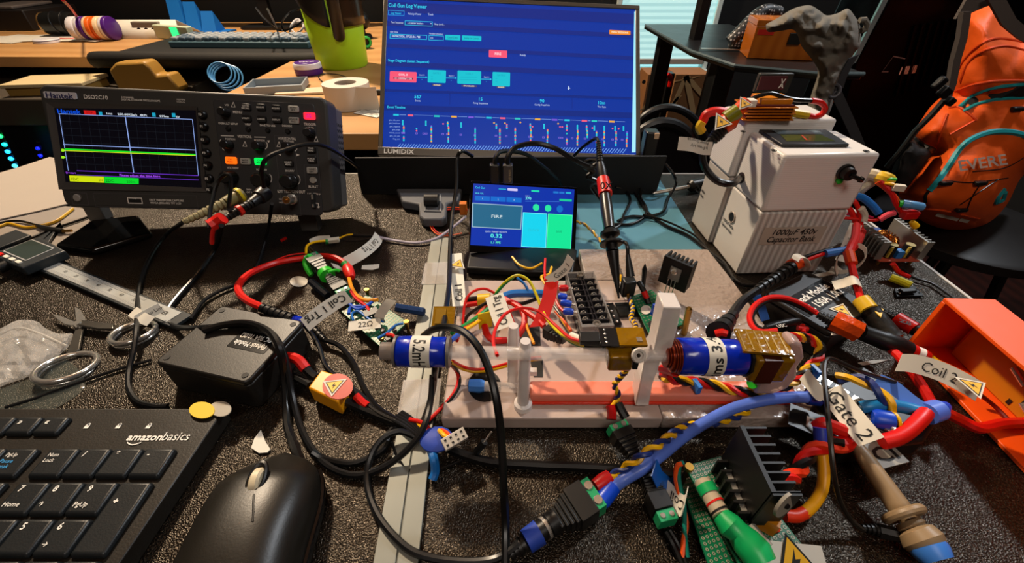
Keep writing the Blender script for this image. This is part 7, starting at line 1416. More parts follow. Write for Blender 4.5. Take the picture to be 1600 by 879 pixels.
# --- rig underside wires
l = Lead('red_black_lead', 'red and black wire pair running from the left blue coil down to the white plug', 'wire', 700, 568, .04); l.tube([(700, 566, .04), (712, 578, .024), (716, 594, .015), (708, 615, .013), (690, 636, .010), (668, 658, .008)], .0012, RED, 'red_wire'); l.tube([(704, 566, .04), (716, 582, .02), (718, 600, .0145), (706, 622, .0125), (684, 644, .008), (668, 664, .006)], .0011, WIREBLK, 'black_wire')
l = Lead('yellow_red_lead', 'red and yellow wires sagging below the clear tube over the base', 'wire', 732, 578, .016); l.tube([(705, 566, .04), (720, 575, .02), (740, 580, .016), (765, 578, .018), (800, 569, .026), (830, 562, .034), (846, 560, .036)], .0012, YEL, 'yellow_wire'); l.tube([(707, 564, .04), (722, 572, .021), (742, 577, .017), (766, 575, .019), (800, 566, .027), (830, 560, .035), (846, 558, .037)], .0012, RED, 'red_wire')
l = Lead('twisted_pair', 'yellow and navy twisted pair hanging from the centre sensor over the salmon rail', 'wire', 978, 572, .05); l.twist([(980, 572, .056), (975, 582, .046), (966, 592, .036), (960, 602, .03), (966, 616, .024), (962, 626, .02)], .0011, (YEL, PUR), .008); l.tube([(962, 626, .02), (956, 634, .018)], .0012, YEL, 'yellow_wire'); l.tube([(964, 624, .02), (968, 634, .018)], .0011, PUR, 'navy_wire')
l.tube([(954, 633, .018), (956, 644, .016), (956, 655, .014)], .003, mat('red_ferrule', '#c01010', .35), 'red_ferrule'); l.tube([(966, 630, .018), (972, 642, .016), (978, 652, .014)], .003, BLK, 'black_ferrule')
l = Lead('twisted_pair', 'yellow and navy twisted pair rising from the small sensor board to the green heatsink board', 'wire', 985, 465, .022); l.twist([(984, 467, .024), (989, 482, .028), (986, 496, .036), (993, 508, .046), (990, 520, .056)], .0010, (YEL, PUR), .009)
l = Lead('twisted_pair', 'yellow and white twisted pair running from the small display behind the probe', 'wire', 904, 348, .02); l.twist([(900, 346, .02), (914, 351, .014), (928, 364, .008), (940, 378, .006), (955, 392, .016), (966, 424, .018), (972, 438, .018), (980, 450, .022)], .0010, (YEL, mat('grey_white_wire', '#908c88', .5)), .012)
l = Lead('wire_bunch', 'red, yellow and black twisted bunch under the right blue coil and round the base end', 'wire', 1036, 588, .028)
l.twist([(1034, 588, .030), (1058, 594, .026), (1088, 596, .025), (1120, 602, .024), (1155, 611, .024), (1190, 612, .024), (1222, 605, .026), (1248, 590, .03), (1266, 572, .032), (1280, 556, .034), (1280, 540, .038), (1262, 528, .045), (1240, 527, .055), (1226, 532, .062)], .0017, (RED, YEL, WIREBLK), .022, .0019)
for (x, y, h) in ((1088, 603, .025), (1272, 580, .032)): l.box((x, y, h), (.003, .008, .007), .2, SHR, 'blue_zip_tie')
l.tube([(1034, 576, .045), (1046, 579, .05), (1056, 582, .055)], .0028, RED, 'red_stub'); l.tube([(1034, 584, .04), (1046, 586, .045)], .0022, RED, 'red_stub')
l = Lead('black_pair', 'two black wires with green band falling from the right blue coil', 'wire', 1160, 574, .06); l.tube([(1156, 572, .062), (1172, 580, .048), (1180, 592, .036), (1184, 610, .028)], .0017, WIREBLK, 'black_wire'); l.tube([(1160, 570, .062), (1180, 582, .046), (1188, 596, .034), (1190, 610, .028)], .0017, WIREBLK, 'black_wire'); l.rod((1175, 598, .038), (1181, 598, .036), [(0, .0035), (1, .0035)], mat('green_zip_tie', '#28b828', .4), 'green_band')
# --- tall scope probe standing in the middle
l = Lead('oscilloscope_probe', 'tall black oscilloscope probe with red tape band standing upright in the middle', 'probe', 967, 466, Y=.27)
l.rod((967, 466, Yv(.27)), (957, 392, Yv(.298)), [(0, .0008), (.12, .0012), (.5, .0034), (1, .0052)], BLK, 'probe_tip'); l.rod((957, 392, Yv(.298)), (952, 358, Yv(.315)), [(0, .0052), (.28, .0052), (.3, .010), (.4, .010), (.42, .0038), (.62, .0038), (.64, .0055), (.72, .0085), (.86, .0085), (.9, .0046), (1, .0046)], BLK, 'finger_guard'); l.rod((952, 358, Yv(.315)), (945, 303, Yv(.355)), [(0, .0048), (.5, .0056), (1, .0050)], mat('probe_grey_black', '#232220', .3), 'probe_body')
l.rod((946, 304, Yv(.354)), (942, 280, Yv(.372)), [(0, .0064), (1, .0060)], mat('red_tape', '#d01808', .4), 'red_tape_band'); b = MB(INK, frame(l.L((938, 295, Yv(.352))), (1, 0, 0), (0, .6, .8))); b.text('0X', 0, 0, h=.0065, bold=True); b.build('lettering', l.t, smooth=0)
l.rod((942, 281, Yv(.371)), (938, 255, Yv(.386)), [(0, .0046), (.5, .005), (1, .0036)], BLK, 'cable_boot'); l.boot((938, 256, Yv(.386)), (935, 222, Yv(.405)), .0036, .0022, BLK, ribs=9)
l.tube([(935, 222, Yv(.405)), (932, 216, Yv(.415)), (925, 219, Yv(.43)), (910, 230, Yv(.45)), (897, 243, Yv(.47))], .0017, RUB); l.tube([(964, 376, Yv(.30)), (975, 378, Yv(.30)), (980, 384, Yv(.295)), (981, 400, Yv(.29))], .0016, RUB, 'ground_lead'); l.rod((981, 398, Yv(.29)), (985, 432, Yv(.278)), [(0, .0018), (1, .0038)], BLK, 'ground_sleeve'); l.box((981, 448, Yv(.272)), (.011, .009, .016), .1, BLK, 'ground_clip', bev=.0015); l.rod((981, 458, Yv(.268)), (982, 468, Yv(.266)), [(0, .0016), (1, .001)], BRASS, 'clip_tip')
l.tube([(998, 440, Yv(.28)), (1006, 455, Yv(.272)), (1014, 475, Yv(.262))], .0024, BLK, 'second_hook'); l.rod((1006, 455, Yv(.270)), (1011, 466, Yv(.266)), [(0, .0026), (1, .002)], RED, 'red_hook')
# --- usb plugs behind the touch display
for x0_, x1_, lb, tx in ((766, 780, 'slim black usb plug behind the small display', None), (786, 801, 'grey usb plug with small lettering behind the small display', 1)):
    l = Lead('usb_plug', lb, 'plug', (x0_+x1_)/2, 270, Y=.395); m = BLK if not tx else mat('usb_grey', '#3c3a38', .35); a, c_ = D(x0_, 285, .395)-l.o, D(x1_, 256, .395)-l.o; MB(m).bx(a.x, c_.x, -.004, .004, a.z, c_.z).build('plug_housing', l.t, bev=.0012)
    if tx:
        b = MB(mat('gold_print', '#b0a078', .5), frame(Vector((c_.x-.002, -.0043, a.z+.003)), (0, 0, 1), (-1, 0, 0))); b.text('ugreen', 0, 0, h=.003, w=.012); b.build('lettering', l.t, smooth=0)
        l.tube([(793, 258, Yv(.395)), (794, 244, Yv(.40)), (806, 230, Yv(.41)), (836, 224, Yv(.42)), (868, 232, Yv(.42)), (898, 250, Yv(.42)), (922, 260, Yv(.42)), (934, 255, Yv(.42)), (930, 250, Yv(.425)), (917, 252, Yv(.43)), (913, 260, Yv(.43)), (928, 268, Yv(.43)), (918, 276, Yv(.43)), (934, 284, Yv(.43)), (925, 292, .04), (955, 330, .02)], .0026, RUB)
    else: l.tube([(773, 258, Yv(.395)), (775, 245, Yv(.40)), (786, 236, Yv(.41)), (820, 240, Yv(.43)), (846, 258, Yv(.45)), (870, 278, Yv(.47)), (878, 290, .02)], .0022, RUB)
# --- cables on the teal part of the desk
for lb, pts, r in (('black cable crossing the shiny desk from under the monitor to the capacitor bank', [(962, 292, .012), (990, 300, .003), (1010, 330, .003), (1040, 352, .003), (1075, 368, .003), (1110, 395, .003), (1130, 410, .003), (1142, 430, .003), (1160, 444, .003), (1190, 446, .003)], .0019), ('black cable hanging behind the stand and looping right over the shiny desk', [(1040, 256, Yv(.51)), (1052, 272, .03), (1056, 288, .012), (1044, 310, .003), (1036, 330, .003), (1012, 338, .003), (985, 338, .003), (965, 345, .003)], .0017),
        ('black cable dropping under the stand into a loose knot', [(1000, 292, .010), (1002, 310, .004), (1010, 326, .003), (1005, 340, .003), (985, 350, .003), (960, 350, .003)], .0017), ('black cable curving left of the knot behind the probe', [(975, 292, .006), (985, 312, .003), (975, 335, .003), (968, 352, .003), (950, 360, .003)], .0017), ('lower black cable running beside the base corner', [(1005, 335, .006), (1040, 345, .005), (1080, 364, .005), (1098, 380, .004), (1118, 404, .003), (1138, 420, .003), (1145, 440, .003)], .0012)):
    l = Lead('black_cable', lb, 'cable', *pts[0][:2]); l.tube(pts, r, RUB)
l = Lead('screwdriver', 'long silver screwdriver lying on the shiny desk with its black handle behind the capacitor bank', 'screwdriver', 1080, 290, .008); l.rod((1020, 302, .005), (1078, 291, .008), [(0, .0006), (.06, .0022), (.1, .0026), (1, .0026)], STEEL, 'shaft'); l.rod((1076, 291, .008), (1100, 286, .009), [(0, .005), (.15, .008), (1, .008)], BLK, 'handle')
# --- lower centre plugs and the blue cable
l = Lead('power_plug', 'black tapered plug with green terminal leaning at the front edge of the white base', 'connector', 975, 690, .012); dcplug(l, (962, 664, .016), (996, 722, .012), .013, .012, ribs=5)
l = Lead('power_plug', 'long black ribbed plug with green screw terminal standing near the centre bottom', 'connector', 1020, 770, .010); dcplug(l, (1044, 818, .012), (998, 722, .012), .011, .011, ribs=7, tip=False, ribfrac=(.42, .8)); l.rod((1001, 726, .012), (1013, 750, .012), [(0, .0042), (1, .0046)], BLK, 'barrel_sleeve'); l.tube([(1040, 828, .008), (1052, 850, .005), (1070, 890, .003)], .0018, WIREBLK, 'black_wire'); l.tube([(1046, 826, .008), (1060, 850, .005), (1076, 890, .003)], .0014, WIREBLK, 'black_wire')
l = Lead('power_plug', 'large black plug with green terminal and blue tape band at the bottom centre', 'connector', 890, 800, .012); dcplug(l, (932, 772, .013), (862, 818, .010), .019, .014, ribs=5, tip=False, ribfrac=(.5, .95)); l.rod((870, 812, .010), (842, 832, .009), [(0, .0062), (.45, .0062), (.46, .0052), (1, .0052)], BLK, 'plug_collar'); l.rod((854, 823, .009), (850, 826, .009), [(0, .0060), (1, .0060)], STEEL, 'metal_ring'); l.rod((843, 831, .009), (822, 846, .008), [(0, .0064), (1, .006)], mat('matte_blue_tape', '#1c3c9c', .6), 'blue_tape_band'); l.boot((822, 846, .008), (796, 866, .005), .005, .003, BLK, ribs=4)
l = Lead('blue_cable', 'smooth light blue cable sweeping from the bottom centre plug to the Gate 2 label', 'cable', 952, 760, .012)
l.tube([(956, 762, .012), (975, 748, .013), (1005, 730, .018), (1035, 708, .020), (1070, 680, .018), (1110, 655, .020), (1150, 636, .022), (1200, 624, .026), (1245, 620, .028), (1270, 621, .028)], .0036, LBL, n=12); l.rod((934, 790, .011), (958, 760, .012), [(0, .0036), (.3, .0048), (1, .0045)], mat('blue_ferrule', '#0a40c0', .35), 'blue_sleeve'); l.rod((930, 792, .011), (936, 786, .011), [(0, .003), (1, .003)], STEEL, 'metal_ferrule'); l.rod((1262, 620, .028), (1282, 624, .028), [(0, .0048), (1, .0042)], mat('deep_blue_tape', '#0c2c88', .4), 'blue_tape_end')
l = Lead('twisted_pair', 'yellow and navy twisted pair following the light blue cable from its red sleeve', 'wire', 950, 748, .012); l.twist([(948, 750, .013), (965, 738, .014), (985, 725, .020), (1005, 710, .028), (1035, 690, .028), (1060, 672, .022), (1085, 664, .013), (1115, 660, .013), (1150, 650, .014), (1170, 640, .015)], .0015, (YEL, mat('navy_blue_wire', '#142c70', .4)), .016); l.rod((930, 760, .012), (953, 745, .013), [(0, .0038), (.5, .0046), (1, .0042)], mat('red_ferrule', '#c01010', .35), 'red_sleeve')
l = Lead('black_cable', 'straight thick black cable lying along the front of the white base', 'cable', 715, 702, .004); l.tube([(700, 700, .004), (730, 712, .0035), (770, 722, .003), (840, 727, .003), (920, 730, .003), (1000, 736, .003), (1060, 742, .003)], .0030, RUB)
l = Lead('thin_cable', 'thin black cable with loose end between the metal bar and the base', 'cable', 620, 690); l.tube([(612, 690, .012), (622, 716, .004), (640, 735, .002), (668, 739, .002), (700, 728, .002), (722, 718, .002)], .0009, RUB)
l = Lead('jumper_pin', 'small black jumper with bare pin standing in front of the white base', 'connector', 750, 700, .006); l.tube([(744, 706, .006), (757, 690, .014)], .0024, BLK, 'sleeve'); l.tube([(757, 690, .014), (768, 674, .020)], .0006, STEEL, 'pin')
l = Lead('white_plug', 'white eight pin plug wrapped in blue tape on top of the metal bar', 'connector', 690, 690, .012)
T = frame(l.L((710, 686, .018)), (1, .62, .1), (-.5, .8, .4)); b = MB(mat('cream_white_plug', '#d8d0c4', .45), T); b.bx(-.0075, .0075, -.0035, .0035, -.0035, .0035); o_ = b.build('plug_housing', l.t, bev=.0003); b = MB(INK, T)
for i in range(4):
    for j in (-1, 1): b.bx(-.006+i*.0035, -.0046+i*.0035, j*.0016-.0006, j*.0016+.0006, .0036, .0038)
b.build('pin_holes', o_, smooth=0)
MB(mat('matte_blue_tape', '#1c3c9c', .6)).ball(l.L((682, 686, .014)), .0105, 14, (1, .85, .28)).build('blue_tape_wrap', l.t); l.tube([(672, 700, .008), (678, 715, .012), (680, 735, .006), (676, 748, .003)], .0028, SHR, 'blue_tape_tail')
for pts, m in (([(640, 660, .008), (655, 664, .010), (672, 678, .012)], YEL), ([(640, 655, .010), (660, 660, .012), (676, 676, .013)], RED), ([(690, 672, .016), (698, 676, .018), (704, 684, .018)], ORG), ([(686, 672, .016), (694, 680, .019), (702, 686, .018)], YEL)): l.tube(pts, .0014, m, 'insulation')
for i in range(5): l.tube([(612+i*4, 655-i*3, .006), (632+i*3, 666-i*3, .009), (655, 682-i*3, .010)], .0013, RUB2, 'grey_wire')
# --- lower right boards
t, o = perf('circuit_board', 'upper of two stacked green perforated boards carrying the big heatsink at the bottom right', ((1070, 727), (1140, 708), (1268, 868), (1172, 912)), .024, 12, 22, pad=.0010)
for x, y in ((1076, 731), (1176, 898), (1136, 713), (1256, 862)): p = P(x, y, .024)-o; MB(BRASS).lathe(Vector((p.x, p.y, -.0232)), Vector((p.x, p.y, .002)), [(0, .0016), (.88, .0016), (.9, .0026), (1, .0024)], 10).build('standoff', t)
PL = lambda x, y, h: P(x, y, h)-o
MB(mat('resistor_body', '#b8a890', .4)).lathe(PL(1095, 748, .032), PL(1128, 806, .032), [(0, .002), (.06, .0042), (.95, .0044), (1, .003)], 18).build('power_resistor', t); b = MB(mat('green_sleeve', '#10a058', .35)); b.lathe(PL(1101, 758, .032), PL(1109, 772, .032), [(0, .0048), (1, .0048)], 16); b.build('green_band', t); b = MB(RED); b.lathe(PL(1116, 784, .032), PL(1118, 787, .032), [(0, .0047), (1, .0047)], 16); b.use(INK).lathe(PL(1123, 797, .032), PL(1125, 800, .032), [(0, .0047), (1, .0047)], 16); b.build('colour_bands', t)
MB(mat('green_sleeve', '#10a058', .35, bump=(80, .4, .003))).tube([PL(x, y, h) for x, y, h in ((1126, 804, .032), (1140, 820, .032), (1152, 830, .031), (1165, 845, .03), (1180, 862, .029), (1190, 880, .028))], .0055, 12, radii=[.0045, .0062, .0056, .0072, .0078, .007]).build('green_sleeve', t, 'green shrink sleeve')
MB(mat('clear_grey_sleeve', '#8c8880', .25)).tube([PL(x, y, .030) for x, y in ((1170, 822), (1184, 838), (1200, 856))], .003, 8).build('grey_sleeve', t)
# big heatsink
b = MB(mat('heatsink_black', '#060606', .5)); x0_, y0_, y1_, z0_, z1_ = .1155-o.x, .0886-o.y, .1226-o.y, .0245+ZD-o.z, .061+ZD-o.z; b.bx(x0_, x0_+.0022, y0_, y1_, z0_+.006, z1_)
for i in range(8): b.bx(x0_+.0022, x0_+.013, y0_+i*.0046, y0_+i*.0046+.0011, z0_+.006, z1_)
b.bx(x0_, x0_+.013, y0_-.001, y0_+.0006, z0_+.006, z1_); b.build('heatsink', t, 'large black finned heatsink'); b = MB(BLK)
for i in range(6): b.bx(x0_-.006, x0_-.0004, y0_+.002+i*.0052, y0_+.0032+i*.0052, z0_+.0002, z0_+.012)
b.build('lower_fins', t); MB(STEEL).bx(x0_-.003, x0_-.0002, y0_+.004, y0_+.024, z0_+.001, z0_+.010).build('transistor', t, 'silver transistor bodies')
c_ = D(1224, 786, .0872)-o; MB(mat('grey_washer', '#8a8478', .5)).lathe(c_, c_+Vector((.0006, -.0012, .0003)), [(0, .0068), (1, .0066)], 28).build('insulating_washer', t, 'round grey washer'); MB(BLK).lathe(c_+Vector((.0006, -.0012, .0003)), c_+Vector((.0009, -.002, .0006)), [(0, .0014), (1, .0012)], 12).build('washer_screw', t)
b = MB(PAPER, frame(PL(1232, 862, .027), (1, -.1, 0), (.1, 1, .3))); b.bx(-.018, .016, -.022, .004, -.0004, 0); warning(b, .002, -.004, .021, .0006, .15, False); b.build('warning_label', t, 'white label with yellow triangle', smooth=0)
MB(mat('amber_insert', '#c07808', .35)).box(PL(1196, 816, .030), (.010, .004, .010), -.6).build('amber_capacitor', t)
t2_, o2_ = perf('circuit_board', 'lower green perforated board showing at the left of the stacked pair', ((1062, 750), (1118, 738), (1222, 880), (1122, 925)), .0085, 12, 20, pad=.0009)
for x, y in ((1068, 755), (1128, 905)): p = P(x, y, .0085)-o2_; MB(BRASS).lathe(Vector((p.x, p.y, -.0078)), Vector((p.x, p.y, -.0018)), [(0, .0018), (1, .0018)], 6).build('standoff', t2_)
l = Lead('wire_pair', 'orange and teal wires with white label hanging left of the stacked green boards', 'wire', 1060, 725, .02); l.tube([(1066, 724, .026), (1058, 728, .024), (1056, 748, .018), (1064, 780, .014), (1072, 815, .010), (1068, 845, .007), (1066, 870, .004)], .0014, ORG, 'orange_wire'); l.tube([(1068, 722, .026), (1062, 726, .024), (1061, 748, .019), (1069, 790, .014), (1070, 830, .009), (1074, 870, .004)], .0012, mat('teal_wire', '#107868', .4), 'teal_wire'); l.flag([(1072, 776, .022), (1066, 790, .016), (1050, 775, .012), (1040, 765, .010)], (.4, .8, .3), .011, 'Coil', th=.005)
MB(mat('blue_flag_tape', '#0c4c98', .3)).ribbon([l.L(p) for p in ((1022, 730, .026), (1030, 748, .018), (1044, 760, .010), (1056, 752, .008))], (.5, .9, .2), .010, .0006).build('blue_tape_flag', l.t)
l = Lead('red_wire', 'red wire curving from the stacked boards beside the triangle label', 'wire', 1212, 828, .02); l.tube([(1208, 824, .026), (1224, 834, .016), (1231, 848, .008), (1230, 862, .004)], .0019, mat('orange_red', '#e03410', .4))
l = Lead('yellow_cable', 'thick yellow cable bending down to its orange red tip beside the big heatsink', 'cable', 1283, 702, .02); l.tube([(1283, 700, .024), (1287, 730, .018), (1285, 762, .012), (1272, 786, .008), (1256, 802, .006)], .0031, mat('deep_yellow', '#e8a008', .4), n=12); l.tube([(1258, 800, .006), (1244, 806, .006), (1226, 805, .006)], .0033, mat('orange_red', '#e03410', .4), 'red_tip', n=12); l.tube([(1282, 668, .032), (1283, 685, .028), (1284, 704, .023)], .0038, mat('violet_blue_sleeve', '#2c3ca8', .4), 'blue_sleeve', n=12)
l = Lead('red_twist', 'red and black twisted leads running from the big heatsink to the Gate 2 terminals', 'wire', 1230, 750, .02); l.twist([(1226, 752, .030), (1246, 738, .024), (1258, 716, .024), (1275, 700, .026), (1298, 697, .028), (1318, 694, .030)], .0024, (RED, WIREBLK, mat('orange_red', '#e03410', .4)), .03, .0022)
# --- gate 2 module
l = Lead('power_module', 'flat black driver module with silver screws and lettered plate under the Gate 2 label', 'electronics', 1330, 650, .0)
MB(BLK).prism([(l.L((x, y, .0)).x, l.L((x, y, .0)).y) for x, y in ((1252, 655), (1330, 592), (1452, 668), (1420, 712), (1300, 728))], .0008, .016).build('housing', l.t, bev=.002)
T = frame(l.L((1332, 640, .0185)), (.62, -.78, 0), (.78, .62, 0)); MB(BLK, T).bx(-.026, .026, -.009, .009, -.002, .005).build('terminal_strip', l.t, bev=.0006)
for i in range(5): q = MB(STEEL, T); y = -.021+i*.0105; q.box((y, 0, .0056), (.008, .013, .0012)); q.lathe((y, -.002, .006), (y, -.002, .0082), [(0, .0034), (.7, .0034), (1, .0028)], 16); q.use(INK).box((y, -.002, .0083), (.005, .0008, .0003), .5).box((y, -.002, .0083), (.0008, .005, .0003), .5); q.build('terminal_screw', l.t)
b = MB(mat('grey_plate', '#8c887e', .5), frame(l.L((1378, 709, .017)), (.98, .22, 0), (-.22, .98, 0))); b.bx(-.0125, .011, -.0075, .0075, -.0006, .0004); b.use(INK).text('ICI', -.0008, -.0045, h=.009, w=.018, z=.0006, al='c', bold=True); b.build('lettered_plate', l.t, 'grey plate lettered ICI', smooth=0)
b = MB(BLK, frame(l.L((1266, 662, .017)), (.8, -.5, 0), (.5, .8, 0))); b.bx(-.012, .012, -.008, .010, 0, .0008); b.use(WHT).text('F', 0, -.004, h=.009, z=.001, al='c', bold=True); b.build('printed_card', l.t, smooth=0)
l = Lead('cable_flag', 'long cream Gate 2 label lying diagonally over silver screws at the right', 'label', 1258, 588, .04)
l.flag([(1256, 584, .040), (1270, 602, .038), (1286, 618, .036), (1297, 612, .037)], (.7, .5, .2), .0085); l.flag([(1296, 608, .036), (1318, 636, .034), (1341, 665, .033), (1362, 690, .032)], (.72, .68, .1), .0135, 'Gate 2', th=.0082, tw=.030)
l = Lead('thin_cable', 'thin dark cable from the tan probe clip crossing over the Gate 2 label', 'cable', 1345, 822, .006)
l.tube([(1350, 828, .006), (1330, 812, .010), (1312, 780, .020), (1303, 740, .034), (1298, 690, .044), (1292, 630, .050), (1288, 580, .052), (1292, 562, .052), (1305, 562, .050), (1340, 578, .044), (1375, 590, .036), (1410, 600, .030)], .0013, mat('brown_black_cable', '#1c1814', .35)); l.boot((1346, 824, .006), (1372, 828, .006), .002, .0034, BLK, ribs=4); l.tube([(1372, 828, .006), (1412, 838, .007)], .0036, BLK, 'clip_sleeve')
l = Lead('oscilloscope_probe', 'tan oscilloscope probe with flared guard and blue ring in the bottom right corner', 'probe', 1338, 695, .020)
l.rod((1330, 684, .020), (1410, 800, .014), [(0, .0016), (.12, .0035), (.3, .0046), (.9, .0056), (1, .0056)], TANP, 'probe_barrel', n=20); c_ = l.L((1412, 803, .014)); d_ = (l.L((1460, 865, .012))-l.L((1400, 786, .015))).normalized(); MB(TANP).torus(c_, .0085, .0024, d_, 28, 10).build('finger_guard', l.t); l.rod((1410, 800, .014), (1424, 816, .013), [(0, .0042), (1, .0042)], TANP, 'probe_neck'); l.rod((1418, 814, .013), (1460, 866, .011), [(0, .006), (.15, .0072), (.2, .006), (.3, .0085), (.6, .0098), (.9, .008), (1, .006)], TANP, 'probe_handle', n=24); l.rod((1449, 853, .012), (1466, 876, .011), [(0, .0086), (.4, .0084), (1, .007)], mat('sky_blue_ring', '#3c7cd8', .4), 'blue_ring', 'light blue ring')
# --- right blue and red leads
l = Lead('blue_cable', 'bright blue sleeved lead with blue tag and cap right of the Gate 2 label', 'cable', 1352, 640, .03); l.tube([(1345, 636, .026), (1360, 634, .028), (1385, 632, .028), (1412, 636, .026), (1440, 643, .026), (1462, 646, .026)], .0038, mat('azure_sleeve', '#1c78b8', .4), n=12); l.flag([(1370, 592, .030), (1395, 604, .030), (1425, 628, .028), (1452, 645, .028)], (.6, .7, .2), .0085, None, m=mat('blue_label', '#4878d8', .6)); l.rod((1448, 646, .026), (1466, 640, .026), [(0, .0066), (1, .0064)], LBL, 'blue_band'); l.rod((1464, 640, .026), (1478, 634, .026), [(0, .003), (.5, .0045), (1, .003)], mat('blue_ferrule', '#0a40c0', .35), 'blue_cap')
l = Lead('twisted_pair', 'yellow and navy twisted pair arching behind the bright blue lead', 'wire', 1312, 592, .03); l.twist([(1308, 590, .03), (1330, 590, .034), (1352, 596, .036), (1372, 610, .036), (1388, 630, .032), (1392, 648, .024)], .0022, (YEL, mat('navy_blue_wire', '#142c70', .4)), .03, .0018)
l = Lead('blue_barrel', 'short blue barrel with yellow rim beside the lower end of the Gate 2 label', 'connector', 1376, 655, .025); l.rod((1358, 652, .024), (1390, 658, .024), [(0, .0052), (.2, .0066), (1, .0066)], mat('blue_ferrule', '#0a40c0', .35), 'barrel'); l.rod((1390, 658, .024), (1394, 658, .024), [(0, .0069), (1, .0069)], YEL, 'yellow_rim')
l = Lead('red_cable', 'thick red sleeved cable rising right of the Gate 2 label end', 'cable', 1382, 688, .024); l.tube([(1378, 690, .022), (1400, 684, .024), (1420, 672, .026), (1438, 655, .028), (1446, 645, .028)], .0044, RED, n=12)
l = Lead('red_cable', 'two red sleeved stubs left of the Gate 2 label end above the lettered plate', 'cable', 1300, 690, .024); l.tube([(1302, 694, .022), (1318, 694, .022), (1326, 686, .022)], .0048, RED, n=10); l.tube([(1276, 668, .026), (1288, 662, .03), (1306, 668, .028), (1322, 674, .026)], .0040, RED, 'red_sleeve', n=10)
l = Lead('coil_lead', 'red leads with cream Coil 2 label and yellow triangle lying into the orange box', 'cable', 1404, 562, .03)
l.tube([(1392, 546, .024), (1404, 556, .026), (1420, 574, .028), (1440, 602, .024), (1456, 630, .020)], .0030, RED, n=10); l.tube([(1412, 570, .026), (1430, 596, .022), (1448, 622, .018), (1452, 634, .018)], .0016, mat('dark_red', '#700c08', .4), 'dark_wire'); l.tube([(1470, 640, .018), (1500, 655, .008), (1530, 668, .006), (1565, 662, .006), (1610, 660, .006)], .0036, RED, 'red_lead'); l.tube([(1530, 615, .012), (1555, 635, .007), (1580, 660, .0055)], .0014, mat('dark_red', '#700c08', .4), 'dark_wire')
l.flag([(1404, 566, .034), (1430, 568, .036), (1470, 580, .036), (1510, 600, .034), (1530, 612, .032)], (.1, .9, .2), .0125, 'Coil 2', th=.0066, toff=.012, tw=.0185); b = MB(PAPER, frame(l.L((1517, 603, .0362)), (1, -.25, 0), (.25, 1, .1))); warning(b, .001, 0, .013, .0006, 1.0); b.build('warning_sticker', l.t, 'yellow triangle sticker', smooth=0)
# --- heavy leads from the capacitor bank
l = Lead('power_lead', 'thick black lead with orange sleeve between the capacitor bank and the right blue coil', 'cable', 1242, 418, .035)
l.tube([(1236, 415, .036), (1248, 410, .036)], .0056, mat('orange_heat_shrink', '#d84408', .35), 'orange_sleeve', n=12); l.boot((1236, 418, .036), (1180, 455, .034), .0058, .0034, BLK, ribs=8); l.tube([(1182, 454, .034), (1162, 468, .036), (1150, 482, .040), (1143, 494, .046)], .0034, RUB, n=10); l.boot((1145, 492, .046), (1122, 520, .056), .004, .0078, BLK, ribs=3)
l.tube([(1246, 412, .036), (1270, 402, .040), (1296, 393, .044)], .0018, RED, 'red_wire'); l.tube([(1244, 407, .038), (1270, 397, .042), (1296, 389, .045)], .0017, WIREBLK, 'black_wire'); l.tube([(1290, 396, .044), (1308, 393, .046), (1325, 390, .048)], .0034, SHR, 'blue_sleeve', n=10); l.tube([(1118, 521, .056), (1128, 519, .058), (1136, 521, .058)], .0024, RED, 'red_stub')
MB(PAPER).ribbon(spline([l.L(p) for p in ((1242, 406, .050), (1246, 400, .052), (1256, 401, .050), (1262, 412, .040), (1258, 416, .034))], 5), (-.6, .5, .2), .006, .0005).build('paper_wrap', l.t, 'white paper wrap')
l = Lead('power_lead', 'red and black lead with orange and yellow sleeves crossing the right flyback box', 'cable', 1328, 392, .05)
l.tube([(1338, 352, .040), (1336, 372, .046), (1330, 385, .05), (1326, 395, .05)], .0034, RED, 'red_sleeve', n=10); l.tube([(1326, 394, .05), (1331, 412, .046)], .0042, mat('orange_heat_shrink', '#d84408', .35), 'orange_sleeve', n=10); l.tube([(1330, 412, .046), (1337, 440, .040), (1345, 468, .034)], .0026, RED, 'red_wire'); l.tube([(1327, 412, .045), (1333, 440, .038), (1342, 468, .033)], .0016, WIREBLK, 'black_wire'); l.tube([(1345, 468, .034), (1358, 484, .032)], .0062, mat('yellow_heat_shrink', '#d8b020', .4), 'yellow_sleeve', n=12); l.tube([(1358, 484, .030), (1376, 506, .026), (1396, 530, .022)], .0072, mat('black_tape_wrap', '#15130f', .45, bump=(90, .5, .003)), 'tape_wrap', n=12)
b = MB(mat('yellow_tape', '#e0b010', .35)); b.prism([tuple(l.L((x, y, .034))[:2]) for x, y in ((1360, 470), (1380, 484), (1376, 496), (1366, 486))], l.L((1360, 470, .034)).z, l.L((1360, 470, .034)).z+.0006); b.build('yellow_flag', l.t)
MB(PAPER).ribbon(spline([l.L(p) for p in ((1302, 446, .034), (1318, 442, .038), (1334, 437, .044), (1344, 442, .042))], 5), (.2, 1, .2), .009, .0005).build('paper_wrap', l.t)
l = Lead('barrel_lead', 'long black barrel lead with amber taped joint and red, white and yellow end bands', 'cable', 1300, 498, .036)
